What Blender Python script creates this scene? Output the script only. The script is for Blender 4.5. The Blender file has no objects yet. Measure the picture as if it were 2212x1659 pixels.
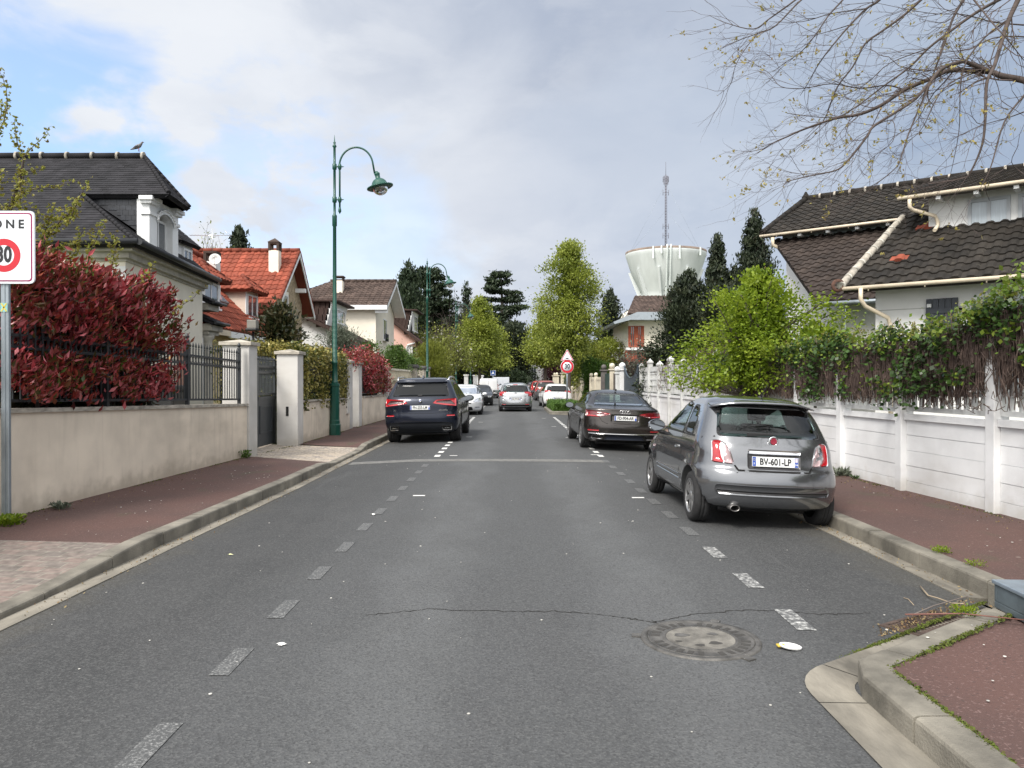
import bpy, bmesh, math, random
import numpy as np
from mathutils import Vector, Matrix
from mathutils.bvhtree import BVHTree
R = math.radians
S = bpy.context.scene
random.seed(7)
# ---------------------------------------------------------------- camera
cam_d = bpy.data.cameras.new('camera'); cam = bpy.data.objects.new('camera', cam_d)
S.collection.objects.link(cam); S.camera = cam
cam_d.sensor_width = 36; cam_d.lens = 27.0; cam_d.clip_end = 3000; cam_d.clip_start = .05
cam.location = (0, 0, 1.65)
cam.rotation_euler = (R(90) - 8.5 / 1659, 0, -6 / 1659)
# ---------------------------------------------------------------- light
S.view_settings.view_transform = 'Standard'; S.view_settings.look = 'None'
S.view_settings.exposure = 0.80; S.view_settings.gamma = 1
SUN_EL, SUN_AZ = 48, 215          # azimuth clockwise from +Y : behind the camera, to the left
sd = bpy.data.lights.new('sun', 'SUN'); sd.energy = 2.4; sd.angle = R(20); sd.color = (1, .95, .88)
so = bpy.data.objects.new('sun', sd); S.collection.objects.link(so)
so.rotation_euler = (R(90 - SUN_EL), 0, R(180 - SUN_AZ) )
W = bpy.data.worlds.new('World'); S.world = W; W.use_nodes = True
def sky():
    nt = W.node_tree; N = nt.nodes; L = nt.links; N.clear()
    out = N.new('ShaderNodeOutputWorld')
    sk = N.new('ShaderNodeTexSky'); sk.sky_type = 'NISHITA'; sk.sun_disc = False
    sk.sun_elevation = R(SUN_EL); sk.sun_rotation = R(SUN_AZ); sk.air_density = 1.2; sk.dust_density = .6; sk.ozone_density = 2
    bg1 = N.new('ShaderNodeBackground'); bg1.inputs[1].default_value = .14
    tint = N.new('ShaderNodeMixRGB'); tint.blend_type = 'MULTIPLY'; tint.inputs[0].default_value = 1
    tint.inputs[2].default_value = (.80, .93, 1.08, 1)
    L.new(sk.outputs[0], tint.inputs[1]); L.new(tint.outputs[0], bg1.inputs[0])
    bg2 = N.new('ShaderNodeBackground'); bg2.inputs[1].default_value = .62
    tc = N.new('ShaderNodeTexCoord')
    def lobe(d, lo, hi):
        v = Vector(d).normalized()
        dt = N.new('ShaderNodeVectorMath'); dt.operation = 'DOT_PRODUCT'; dt.inputs[1].default_value = v
        nm = N.new('ShaderNodeVectorMath'); nm.operation = 'NORMALIZE'
        L.new(warp.outputs[0], nm.inputs[0]); L.new(nm.outputs[0], dt.inputs[0])
        mr = N.new('ShaderNodeMapRange'); mr.interpolation_type = 'SMOOTHSTEP'
        mr.inputs[1].default_value = math.cos(R(lo)); mr.inputs[2].default_value = math.cos(R(hi))
        L.new(dt.outputs['Value'], mr.inputs[0]); return mr.outputs[0]
    def noise(sc, det, rough, scale3, dist=0):
        mp = N.new('ShaderNodeMapping'); mp.inputs['Scale'].default_value = scale3
        L.new(tc.outputs['Generated'], mp.inputs[0])
        n = N.new('ShaderNodeTexNoise'); n.inputs['Scale'].default_value = sc; n.inputs['Detail'].default_value = det
        n.inputs['Roughness'].default_value = rough; n.inputs['Distortion'].default_value = dist
        L.new(mp.outputs[0], n.inputs['Vector']); return n
    wn = noise(4.5, 8, .55, (1, 1, 1.6), .4)
    sub = N.new('ShaderNodeVectorMath'); sub.operation = 'SUBTRACT'; sub.inputs[1].default_value = (.5, .5, .5)
    L.new(wn.outputs['Color'], sub.inputs[0])
    sc_ = N.new('ShaderNodeVectorMath'); sc_.operation = 'SCALE'; sc_.inputs['Scale'].default_value = .38
    L.new(sub.outputs[0], sc_.inputs[0])
    warp = N.new('ShaderNodeVectorMath'); warp.operation = 'ADD'
    L.new(tc.outputs['Generated'], warp.inputs[0]); L.new(sc_.outputs[0], warp.inputs[1])
    def mixc(fac, a, b):
        m = N.new('ShaderNodeMixRGB')
        if isinstance(fac, float): m.inputs[0].default_value = fac
        else: L.new(fac, m.inputs[0])
        for i, c in ((1, a), (2, b)):
            if isinstance(c, tuple): m.inputs[i].default_value = (*c, 1)
            else: L.new(c, m.inputs[i])
        return m.outputs[0]
    def mul(a, b, op='MULTIPLY'):
        m = N.new('ShaderNodeMath'); m.operation = op; m.use_clamp = True
        for i, c in ((0, a), (1, b)):
            if isinstance(c, (int, float)): m.inputs[i].default_value = c
            else: L.new(c, m.inputs[i])
        return m.outputs[0]
    def ramp(v, a, b):
        mr = N.new('ShaderNodeMapRange'); mr.interpolation_type = 'SMOOTHSTEP'
        mr.inputs[1].default_value = a; mr.inputs[2].default_value = b; L.new(v, mr.inputs[0]); return mr.outputs[0]
    n1 = noise(2.6, 9, .55, (1, 1, 2.6), .3); n2 = noise(8, 8, .6, (1, 1, 2.0), .2)
    base = mixc(ramp(n1.outputs[0], .40, .62), (.46, .52, .635), (.72, .755, .82))
    base = mixc(mul(ramp(n2.outputs[0], .46, .64), .5), base, (.86, .88, .91))
    def D(u, v): return ((u - 1100) / 1659, 1, (821 - v) / 1659)
    base = mixc(mul(lobe(D(2050, 250), 27, 6), .75), base, (.315, .405, .55))      # blue grey bank over the right
    base = mixc(mul(lobe(D(1180, 130), 20, 4), .62), base, (.40, .455, .57))
    base = mixc(mul(lobe(D(1500, 470), 15, 3), .4), base, (.66, .72, .82))
    base = mixc(mul(lobe(D(700, 540), 24, 4), .55), base, (.84, .87, .92))
    base = mixc(mul(lobe(D(150, 0), 16, 2), .8), base, (.80, .83, .88))
    base = mixc(mul(lobe((-.25, -.75, 1.1), 78, 15), .95), base, (2.15, 2.13, 2.1))  # extra bright sky out of view, behind and overhead, added to light the street
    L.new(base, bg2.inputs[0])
    m2 = mul(lobe(D(620, 430), 9, 2), ramp(n2.outputs[0], .42, .6)); m3 = mul(lobe(D(800, 560), 9, 2), .35)
    low = mul(ramp(noise(9, 7, .5, (1, 1, 1.6)).outputs[0], .44, .66), lobe(D(160, 400), 13, 3))
    inv = N.new('ShaderNodeMath'); inv.operation = 'SUBTRACT'; inv.use_clamp = True
    mx = mul(mul(lobe(D(20, 330), 13.5, 8), mul(m2, .55), 'MAXIMUM'), m3, 'MAXIMUM')
    L.new(mul(mx, .74), inv.inputs[0]); L.new(low, inv.inputs[1])
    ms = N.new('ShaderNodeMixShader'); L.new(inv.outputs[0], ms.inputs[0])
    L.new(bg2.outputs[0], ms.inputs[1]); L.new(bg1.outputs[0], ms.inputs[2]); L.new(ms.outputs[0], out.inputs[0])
sky()

# ---------------------------------------------------------------- helpers
def P(u, v, Y):
    """point at depth Y, measured on a 2212 px wide print of the street"""
    return Vector(((u - 1100) / 1659 * Y, Y, 1.65 - (v - 821) / 1659 * Y))
def PX(u, Y): return (u - 1100) / 1659 * Y
def PZ(v, Y): return 1.65 - (v - 821) / 1659 * Y
def tag(o, label=None, cat=None, group=None, kind=None):
    if label: o['label'] = label
    if cat: o['category'] = cat
    if group: o['group'] = group
    if kind: o['kind'] = kind
    return o
def thing(name, label, cat, loc=(0, 0, 0), rot=(0, 0, 0), group=None):
    o = bpy.data.objects.new(name, None); S.collection.objects.link(o)
    o.empty_display_size = .2; o.location = loc; o.rotation_euler = rot
    return tag(o, label, cat, group)
def dup(o, parent=None):
    c = o.copy(); S.collection.objects.link(c)
    if parent: c.parent = parent
    for ch in list(o.children): dup(ch, c)
    return c
def newmat(name):
    m = bpy.data.materials.new(name); m.use_nodes = True
    nt = m.node_tree; b = nt.nodes['Principled BSDF']
    return m, nt, nt.nodes, nt.links, b
def mat(name, col, rough=.6, metal=0, var=.12, vs=3, bump=0, bs=60, coat=0, spec=.5, col2=None, stretch=(1, 1, 1), det=5, emit=None):
    m, nt, N, L, b = newmat(name)
    b.inputs['Roughness'].default_value = rough; b.inputs['Metallic'].default_value = metal
    b.inputs['Coat Weight'].default_value = coat; b.inputs['Coat Roughness'].default_value = .015
    b.inputs['Specular IOR Level'].default_value = spec
    tc = N.new('ShaderNodeTexCoord'); mp = N.new('ShaderNodeMapping'); mp.inputs['Scale'].default_value = stretch
    L.new(tc.outputs['Object'], mp.inputs[0])
    if var or col2:
        n = N.new('ShaderNodeTexNoise'); n.inputs['Scale'].default_value = vs; n.inputs['Detail'].default_value = det
        n.inputs['Roughness'].default_value = .6
        L.new(mp.outputs[0], n.inputs['Vector'])
        r = N.new('ShaderNodeValToRGB'); r.color_ramp.elements[0].position = .32; r.color_ramp.elements[1].position = .68
        c = Vector(col)
        lo = c * (1 - var); hi = Vector(col2) if col2 else c * (1 + var)
        r.color_ramp.elements[0].color = (*lo, 1); r.color_ramp.elements[1].color = (*[min(1, k) for k in hi], 1)
        L.new(n.outputs[0], r.inputs[0]); L.new(r.outputs[0], b.inputs['Base Color'])
    else: b.inputs['Base Color'].default_value = (*col, 1)
    if bump:
        n2 = N.new('ShaderNodeTexNoise'); n2.inputs['Scale'].default_value = bs; n2.inputs['Detail'].default_value = 4
        L.new(mp.outputs[0], n2.inputs['Vector'])
        bp = N.new('ShaderNodeBump'); bp.inputs['Strength'].default_value = bump; bp.inputs['Distance'].default_value = .01
        L.new(n2.outputs[0], bp.inputs['Height']); L.new(bp.outputs[0], b.inputs['Normal'])
    if emit:
        b.inputs['Emission Color'].default_value = (*emit[0], 1); b.inputs['Emission Strength'].default_value = emit[1]
    return m
def stained(name, col, dirt, zfoot=.12, amt=.5, vs=1.5, bump=.15, bs=90, streak=.35, rough=.85):
    """render / concrete with weather streaks, blotches and splashed dirt low down"""
    m, nt, N, L, b = newmat(name); b.inputs['Roughness'].default_value = rough
    g = N.new('ShaderNodeNewGeometry'); sp = N.new('ShaderNodeSeparateXYZ'); L.new(g.outputs['Position'], sp.inputs[0])
    def nz(scale, sx, det=6):
        mp = N.new('ShaderNodeMapping'); mp.inputs['Scale'].default_value = sx; L.new(g.outputs['Position'], mp.inputs[0])
        n = N.new('ShaderNodeTexNoise'); n.inputs['Scale'].default_value = scale; n.inputs['Detail'].default_value = det
        L.new(mp.outputs[0], n.inputs['Vector']); return n.outputs[0]
    def rmp(v, a, c, o0=0., o1=1.):
        r = N.new('ShaderNodeMapRange'); r.interpolation_type = 'SMOOTHSTEP'
        for i, k in enumerate((a, c, o0, o1)): r.inputs[i + 1].default_value = k
        L.new(v, r.inputs[0]); return r.outputs[0]
    def mx(f, a, c):
        k = N.new('ShaderNodeMixRGB'); L.new(f, k.inputs[0])
        for i, q in ((1, a), (2, c)):
            if isinstance(q, tuple): k.inputs[i].default_value = (*q, 1)
            else: L.new(q, k.inputs[i])
        return k.outputs[0]
    c = mx(rmp(nz(vs, (1, 1, 1)), .3, .7, 0, .9), col, tuple(k * .80 for k in col))
    c = mx(rmp(nz(.7, (1, 1, 2.5)), .45, .75, 0, .35), c, dirt)
    c = mx(rmp(nz(5, (1.5, 1.5, .18)), .5, .8, 0, streak), c, dirt)
    add = N.new('ShaderNodeMath'); add.operation = 'ADD'
    L.new(sp.outputs['Z'], add.inputs[0]); k = rmp(nz(6, (1, 1, 1)), 0, 1, -.16, .16); L.new(k, add.inputs[1])
    c = mx(rmp(add.outputs[0], zfoot + .26, zfoot - .02, 0, amt), c, dirt)
    L.new(c, b.inputs['Base Color'])
    bp = N.new('ShaderNodeBump'); bp.inputs['Strength'].default_value = bump; bp.inputs['Distance'].default_value = .01
    L.new(nz(bs, (1, 1, 1), 3), bp.inputs['Height']); L.new(bp.outputs[0], b.inputs['Normal'])
    return m
def leafmat(name, cols, trans=.3, rough=.45):
    m, nt, N, L, b = newmat(name)
    a = N.new('ShaderNodeAttribute'); a.attribute_name = 'rnd'
    r = N.new('ShaderNodeValToRGB'); e = r.color_ramp.elements
    n = len(cols)
    e[0].color = (*cols[0], 1); e[0].position = 0; e[1].color = (*cols[-1], 1); e[1].position = 1
    for i in range(1, n - 1):
        q = e.new(i / (n - 1)); q.color = (*cols[i], 1)
    L.new(a.outputs['Fac'], r.inputs[0]); L.new(r.outputs[0], b.inputs['Base Color'])
    b.inputs['Roughness'].default_value = rough; b.inputs['Specular IOR Level'].default_value = .35
    if trans:
        t = N.new('ShaderNodeBsdfTranslucent'); L.new(r.outputs[0], t.inputs[0])
        ms = N.new('ShaderNodeMixShader'); ms.inputs[0].default_value = trans
        L.new(b.outputs[0], ms.inputs[1]); L.new(t.outputs[0], ms.inputs[2])
        L.new(ms.outputs[0], N['Material Output'].inputs[0])
    return m
def glassmat(name, tint, refl=.06, rough=.02):
    m, nt, N, L, b = newmat(name); N.remove(b)
    t = N.new('ShaderNodeBsdfTransparent'); t.inputs[0].default_value = (*tint, 1)
    g = N.new('ShaderNodeBsdfGlossy'); g.inputs[1].default_value = rough; g.inputs[0].default_value = (.95, .98, 1, 1)
    f = N.new('ShaderNodeFresnel'); f.inputs[0].default_value = 1.5
    ad = N.new('ShaderNodeMath'); ad.operation = 'ADD'; ad.use_clamp = True; ad.inputs[1].default_value = refl
    L.new(f.outputs[0], ad.inputs[0])
    ms = N.new('ShaderNodeMixShader'); L.new(ad.outputs[0], ms.inputs[0]); L.new(t.outputs[0], ms.inputs[1]); L.new(g.outputs[0], ms.inputs[2])
    L.new(ms.outputs[0], N['Material Output'].inputs[0]); return m

class MB:
    """collects shapes, build() links them as ONE mesh object"""
    def __init__(s): s.v = []; s.f = []; s.m = []; s.sm = []
    def add(s, vs, fs, mi=0, smooth=False):
        o = len(s.v); s.v += [tuple(p) for p in vs]
        s.f += [[i + o for i in f] for f in fs]; s.m += [mi] * len(fs); s.sm += [smooth] * len(fs)
        return s
    def box(s, a, b, mi=0, M=None):
        x0, y0, z0 = a; x1, y1, z1 = b
        v = [Vector(p) for p in ((x0, y0, z0), (x1, y0, z0), (x1, y1, z0), (x0, y1, z0), (x0, y0, z1), (x1, y0, z1), (x1, y1, z1), (x0, y1, z1))]
        if M is not None: v = [M @ p for p in v]
        return s.add(v, [(0, 3, 2, 1), (4, 5, 6, 7), (0, 1, 5, 4), (1, 2, 6, 5), (2, 3, 7, 6), (3, 0, 4, 7)], mi)
    def bbox(s, a, b, r=.01, mi=0, M=None):
        """box with chamfered edges"""
        bm = bmesh.new(); bmesh.ops.create_cube(bm, size=1)
        c = [(a[i] + b[i]) / 2 for i in range(3)]; d = [abs(b[i] - a[i]) for i in range(3)]
        for v in bm.verts: v.co = Vector([c[i] + v.co[i] * d[i] for i in range(3)])
        bmesh.ops.bevel(bm, geom=bm.edges[:], offset=min(r, min(d) * .45), segments=2, affect='EDGES', profile=.6)
        if M is not None: bm.transform(M)
        s.bm(bm, mi); bm.free(); return s
    def bm(s, bm, mi=0, smooth=False):
        bm.verts.index_update()
        return s.add([v.co.copy() for v in bm.verts], [[v.index for v in f.verts] for f in bm.faces], mi, smooth)
    def prism(s, poly, axis, a, b, mi=0, M=None):
        """poly = 2D points; axis 0,1,2 = extrusion axis from a to b"""
        n = len(poly)
        def mk(p, t):
            q = list(p); q.insert(axis, t); q = Vector(q); return M @ q if M is not None else q
        v = [mk(p, a) for p in poly] + [mk(p, b) for p in poly]
        f = [tuple(range(n)), tuple(range(2 * n - 1, n - 1, -1))] + [(i, (i + 1) % n, n + (i + 1) % n, n + i) for i in range(n)]
        return s.add(v, f, mi)
    def tube(s, pts, rads, n=8, mi=0, smooth=True, cap=True):
        pts = [Vector(p) for p in pts]
        if not hasattr(rads, '__len__'): rads = [rads] * len(pts)
        vs = []; fs = []; ref = Vector((0, 0, 1)); prev = None
        for i, p in enumerate(pts):
            d = (pts[min(i + 1, len(pts) - 1)] - pts[max(i - 1, 0)])
            if d.length < 1e-9: d = Vector((0, 0, 1))
            d.normalize()
            if prev is None:
                a = d.orthogonal().normalized()
            else:
                a = prev - d * prev.dot(d)
                a = a.normalized() if a.length > 1e-6 else d.orthogonal().normalized()
            prev = a; b = d.cross(a)
            for k in range(n):
                t = 2 * math.pi * k / n
                vs.append(p + (a * math.cos(t) + b * math.sin(t)) * rads[i])
        for i in range(len(pts) - 1):
            for k in range(n):
                fs.append((i * n + k, i * n + (k + 1) % n, (i + 1) * n + (k + 1) % n, (i + 1) * n + k))
        s.add(vs, fs, mi, smooth)
        if cap:
            o = len(s.v) - len(vs)
            s.f += [[o + k for k in range(n)][::-1], [o + len(vs) - n + k for k in range(n)]]; s.m += [mi] * 2; s.sm += [False] * 2
        return s
    def lathe(s, prof, c=(0, 0, 0), n=20, mi=0, M=None, smooth=True, cap=True):
        """prof = [(r, z)...] about Z through c"""
        vs = []; fs = []
        for r, z in prof:
            for k in range(n):
                t = 2 * math.pi * k / n; p = Vector((r * math.cos(t), r * math.sin(t), z))
                if M is not None: p = M @ p
                vs.append(p + Vector(c))
        for i in range(len(prof) - 1):
            for k in range(n): fs.append((i * n + k, i * n + (k + 1) % n, (i + 1) * n + (k + 1) % n, (i + 1) * n + k))
        if cap: fs += [tuple(range(n))[::-1], tuple(range((len(prof) - 1) * n, len(prof) * n))]
        return s.add(vs, fs, mi, smooth)
    def ball(s, c, r, n=12, mi=0, sc=(1, 1, 1)):
        pr = [(max(1e-4, math.sin(t)) , -math.cos(t)) for t in [math.pi * i / 8 for i in range(9)]]
        M = Matrix.Diagonal((r * sc[0], r * sc[1], r * sc[2])).to_4x4()
        return s.lathe(pr, c, n, mi, M, cap=False)
    def quad(s, a, b, c, d, mi=0): return s.add([a, b, c, d], [(0, 1, 2, 3)], mi)
    def build(s, name, mats, parent=None, label=None, cat=None, group=None, kind=None, local=False, autosm=True):
        if not isinstance(mats, (list, tuple)): mats = [mats]
        me = bpy.data.meshes.new(name)
        off = Vector((0, 0, 0))
        if parent is not None and not local:
            q = parent
            while q is not None: off += q.location; q = q.parent
        vs = [(p[0] - off[0], p[1] - off[1], p[2] - off[2]) for p in s.v] if off.length else s.v
        me.from_pydata(vs, [], s.f)
        for mm in mats: me.materials.append(mm)
        me.polygons.foreach_set('material_index', s.m); me.polygons.foreach_set('use_smooth', s.sm)
        me.update()
        o = bpy.data.objects.new(name, me); S.collection.objects.link(o)
        if parent is not None: o.parent = parent
        return tag(o, label, cat, group, kind)
def leaves(name, mt, C, size, parent=None, asp=.5, up=0., seed=1, fold=False, dirs=None, jit=.35, **kw):
    """leaf blades (one small rhomb each) at centres C (N,3)"""
    rg = np.random.default_rng(seed); C = np.asarray(C, float); n = len(C)
    if parent is not None:
        q = parent; off = Vector((0, 0, 0))
        while q is not None: off += q.location; q = q.parent
        C = C - np.array(off)
    d = rg.normal(size=(n, 3))
    if dirs is not None: d = d * .55 + np.asarray(dirs) * 1.1
    d[:, 2] += up; d /= np.linalg.norm(d, axis=1)[:, None] + 1e-9
    r = rg.normal(size=(n, 3)); r[:, 2] *= .35
    w = np.cross(d, np.array([0, 0, 1.0]) + r * .7); w /= np.linalg.norm(w, axis=1)[:, None] + 1e-9
    nrm = np.cross(d, w)
    ln = size * (1 + jit * rg.uniform(-1, 1, n))[:, None]; wd = ln * asp
    if fold:
        V = np.stack([C - d * ln * .5, C - d * ln * .1 + w * wd * .5 + nrm * wd * .22, C + d * ln * .5 - nrm * wd * .12, C - d * ln * .1 - w * wd * .5 + nrm * wd * .22], 1).reshape(-1, 3)
        idx = (np.arange(n) * 4)[:, None]
        F = np.concatenate([idx + [0, 1, 2], idx + [0, 2, 3]], 1).reshape(-1)
        nf = n * 2; k = 3
    else:
        V = np.stack([C - d * ln * .5, C + w * wd * .5, C + d * ln * .5, C - w * wd * .5], 1).reshape(-1, 3)
        F = np.arange(n * 4); nf = n; k = 4
    me = bpy.data.meshes.new(name)
    me.vertices.add(len(V)); me.vertices.foreach_set('co', V.reshape(-1).astype(np.float32))
    me.loops.add(nf * k); me.loops.foreach_set('vertex_index', F.astype(np.int32))
    me.polygons.add(nf); me.polygons.foreach_set('loop_start', np.arange(nf, dtype=np.int32) * k)
    me.update(calc_edges=True)
    at = me.attributes.new('rnd', 'FLOAT', 'FACE')
    rv = kw.pop('rnd', None)
    if rv is None: rv = rg.uniform(0, 1, n)
    at.data.foreach_set('value', np.repeat(rv, nf // n).astype(np.float32))
    me.materials.append(mt)
    o = bpy.data.objects.new(name, me); S.collection.objects.link(o)
    if parent is not None: o.parent = parent
    return tag(o, kw.get('label'), kw.get('cat'), kw.get('group'), kw.get('kind'))
def textmesh(s, size, M, mt, name, parent, ext=.002, align='CENTER', bold=0):
    cu = bpy.data.curves.new('t', 'FONT'); cu.body = s; cu.size = size; cu.align_x = align; cu.align_y = 'CENTER'; cu.extrude = ext
    cu.offset = bold; cu.resolution_u = 3
    o = bpy.data.objects.new('t', cu); S.collection.objects.link(o)
    bpy.context.view_layer.update()
    me = bpy.data.meshes.new_from_object(o.evaluated_get(bpy.context.evaluated_depsgraph_get()))
    me.transform(M); me.materials.clear(); me.materials.append(mt); me.name = name
    bpy.data.objects.remove(o)
    q = bpy.data.objects.new(name, me); S.collection.objects.link(q); q.parent = parent; return q
def round_poly(pts, r, n=4):
    out = []; m = len(pts)
    for i in range(m):
        p = Vector(pts[i]); a = Vector(pts[i - 1]); b = Vector(pts[(i + 1) % m])
        ra = min(r, (a - p).length * .48); rb = min(r, (b - p).length * .48)
        p0 = p + (a - p).normalized() * ra; p1 = p + (b - p).normalized() * rb
        for k in range(n + 1):
            t = k / n; out.append(tuple(p0 * (1 - t) ** 2 + p * 2 * t * (1 - t) + p1 * t * t))
    return out
def lerp(a, b, t): return a + (b - a) * t
def pl(x, xs, ys): return float(np.interp(x, xs, ys))
# ================================================================ ground, road, pavements
def asphalt():
    m, nt, N, L, b = newmat('asphalt')
    g = N.new('ShaderNodeNewGeometry'); sp = N.new('ShaderNodeSeparateXYZ'); L.new(g.outputs['Position'], sp.inputs[0])
    def nz(scale, st=(1, 1, 1), det=5, rough=.6):
        mp = N.new('ShaderNodeMapping'); mp.inputs['Scale'].default_value = st; L.new(g.outputs['Position'], mp.inputs[0])
        n = N.new('ShaderNodeTexNoise'); n.inputs['Scale'].default_value = scale; n.inputs['Detail'].default_value = det
        n.inputs['Roughness'].default_value = rough; L.new(mp.outputs[0], n.inputs['Vector']); return n.outputs[0]
    def rmp(v, a, c, o0=0., o1=1.):
        r = N.new('ShaderNodeMapRange'); r.interpolation_type = 'SMOOTHSTEP'
        for i, k in enumerate((a, c, o0, o1)): r.inputs[i + 1].default_value = k
        L.new(v, r.inputs[0]); return r.outputs[0]
    def mth(op, a, c):
        k = N.new('ShaderNodeMath'); k.operation = op
        for i, q in ((0, a), (1, c)):
            if isinstance(q, (int, float)): k.inputs[i].default_value = q
            else: L.new(q, k.inputs[i])
        return k.outputs[0]
    def mx(f, a, c, bt='MIX'):
        k = N.new('ShaderNodeMixRGB'); k.blend_type = bt
        if isinstance(f, float): k.inputs[0].default_value = f
        else: L.new(f, k.inputs[0])
        for i, q in ((1, a), (2, c)):
            if isinstance(q, tuple): k.inputs[i].default_value = (*q, 1)
            else: L.new(q, k.inputs[i])
        return k.outputs[0]
    xx = mth('ADD', sp.outputs['X'], rmp(nz(.6), 0, 1, -.35, .35))
    ax = mth('ABSOLUTE', mth('SUBTRACT', xx, .15), 0)
    worn = mth('MULTIPLY', rmp(ax, 2.5, 1.45), 1)                      # traffic-worn middle of the carriageway
    tr = mth('ABSOLUTE', mth('SUBTRACT', ax, .85), 0); tr = rmp(tr, .55, .1)
    c = mx(worn, (.034, .0355, .037), (.061, .0635, .066))
    c = mx(mth('MULTIPLY', tr, .6), c, (.100, .104, .107))
    c = mx(rmp(nz(.8, (1, .35, 1)), .45, .75, 0, .4), c, (.046, .047, .048))
    c = mx(rmp(nz(2.5, (1, .5, 1), 6), .35, .65, 0, .35), c, (.055, .056, .057))
    c = mx(rmp(nz(.45, (1, .6, 1), 7), .58, .66, 0, .45), c, (.030, .030, .031)); c = mx(rmp(nz(1.3, (2.2, .25, 1), 5), .60, .78, 0, .3), c, (.115, .117, .118))
    c = mx(rmp(mth('ADD', mth('ABSOLUTE', sp.outputs['X'], 0), rmp(nz(3), 0, 1, -.3, .3)), 3.0, 3.5, 0, .6), c, (.058, .054, .044))
    # aggregate speckle
    v = N.new('ShaderNodeTexVoronoi'); v.inputs['Scale'].default_value = 95; L.new(g.outputs['Position'], v.inputs['Vector'])
    sx = N.new('ShaderNodeSeparateColor'); L.new(v.outputs['Color'], sx.inputs[0])
    c = mx(rmp(sx.outputs[0], .4, 1.0, 0, .34), c, (.14, .142, .14))
    c = mx(rmp(sx.outputs[1], .5, 1.0, 0, .45), c, (.022, .022, .023))
    f2 = nz(38, (1, 1, 1), 3)
    c = mx(rmp(f2, .56, .68, 0, .16), c, (.15, .15, .148)); c = mx(rmp(f2, .44, .32, 0, .25), c, (.028, .028, .029))
    L.new(c, b.inputs['Base Color']); b.inputs['Roughness'].default_value = .82; b.inputs['Specular IOR Level'].default_value = .45
    bp = N.new('ShaderNodeBump'); bp.inputs['Strength'].default_value = .4; bp.inputs['Distance'].default_value = .006
    L.new(v.outputs['Distance'], bp.inputs['Height']); L.new(bp.outputs[0], b.inputs['Normal'])
    return m
M_ASPH = asphalt()
M_RED = None
def redwalk():
    m, nt, N, L, b = newmat('red_asphalt')
    g = N.new('ShaderNodeNewGeometry')
    def nz(scale, det=5, st=(1, 1, 1)):
        mp = N.new('ShaderNodeMapping'); mp.inputs['Scale'].default_value = st; L.new(g.outputs['Position'], mp.inputs[0])
        n = N.new('ShaderNodeTexNoise'); n.inputs['Scale'].default_value = scale; n.inputs['Detail'].default_value = det
        L.new(mp.outputs[0], n.inputs['Vector']); return n.outputs[0]
    def step(v, a, c, hi, base, col):
        r = N.new('ShaderNodeMapRange'); r.interpolation_type = 'SMOOTHSTEP'
        for i, k in enumerate((a, c, 0, hi)): r.inputs[i + 1].default_value = k
        L.new(v, r.inputs[0]); k = N.new('ShaderNodeMixRGB'); L.new(r.outputs[0], k.inputs[0])
        if isinstance(base, tuple): k.inputs[1].default_value = (*base, 1)
        else: L.new(base, k.inputs[1])
        k.inputs[2].default_value = (*col, 1); return k.outputs[0]
    c = step(nz(.9), .35, .65, .8, (.090, .047, .039), (.066, .038, .033))
    c = step(nz(2.2, 6, (1, .5, 1)), .56, .72, .55, c, (.060, .056, .032))
    c = step(nz(60, 2), .58, .72, .6, c, (.20, .13, .12)); c = step(nz(48, 2), .42, .3, .6, c, (.045, .03, .028))
    c = step(nz(9, 3), .70, .74, .5, c, (.21, .17, .15))
    L.new(c, b.inputs['Base Color']); b.inputs['Roughness'].default_value = .9
    bp = N.new('ShaderNodeBump'); bp.inputs['Strength'].default_value = .5; bp.inputs['Distance'].default_value = .005
    L.new(nz(110, 2), bp.inputs['Height']); L.new(bp.outputs[0], b.inputs['Normal']); return m
M_RED = redwalk()
M_KERB = mat('kerb_stone', (.17, .157, .130), .85, var=.5, vs=2.2, bump=.5, bs=70)
M_GUT = mat('gutter_concrete', (.175, .16, .132), .88, var=.5, vs=3.2, bump=.4, bs=60, stretch=(1, .4, 1))
M_MOSS = leafmat('moss', [(.05, .075, .012), (.10, .13, .02), (.07, .06, .02)], .1, .9)
def zroad(x): return -.035 * max(0, abs(x) - 1.9)
YL = [-6, 5.0, 6.2, 8, 10, 12, 60, 120]; XLs = [-3.47, -3.45, -3.42, -3.40, -3.35, -3.30, -3.25, -3.2]
def XL(y): return pl(y, YL, XLs)
def XR(y): return 3.55
GW = .20
# far ground
gm = mat('lawn', (.055, .085, .022), .95, var=.35, vs=.4, bump=.4, bs=8, col2=(.10, .11, .045))
g = MB(); g.quad((-900, -60, -.16), (900, -60, -.16), (900, 1500, -.16), (-900, 1500, -.16)); g.build('ground', gm, kind='structure')
for s_ in (-1, 1):
    g = MB(); a, b_ = (5.75, 90) if s_ > 0 else (-90, -5.75)
    g.quad((a, -10, .06), (b_, -10, .06), (b_, 135, .06), (a, 135, .06)); g.build('garden_ground', gm, kind='structure')
# road sheet with camber
g = MB(); ys = [-6, -2, 0, 2, 4, 6, 8, 10, 12, 16, 22, 30, 45, 70, 100, 140]
cols = 9; vs = []
for y in ys:
    l = XL(y) - .04; r = XR(y) + .04
    for x in (l, -2.6, -1.9, -1, 0, 1, 1.9, 2.6, r): vs.append((x, y, zroad(x)))
fs = [(j * cols + i, j * cols + i + 1, (j + 1) * cols + i + 1, (j + 1) * cols + i) for j in range(len(ys) - 1) for i in range(cols - 1)]
g.add(vs, fs); road = g.build('road', M_ASPH, kind='structure')
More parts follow.
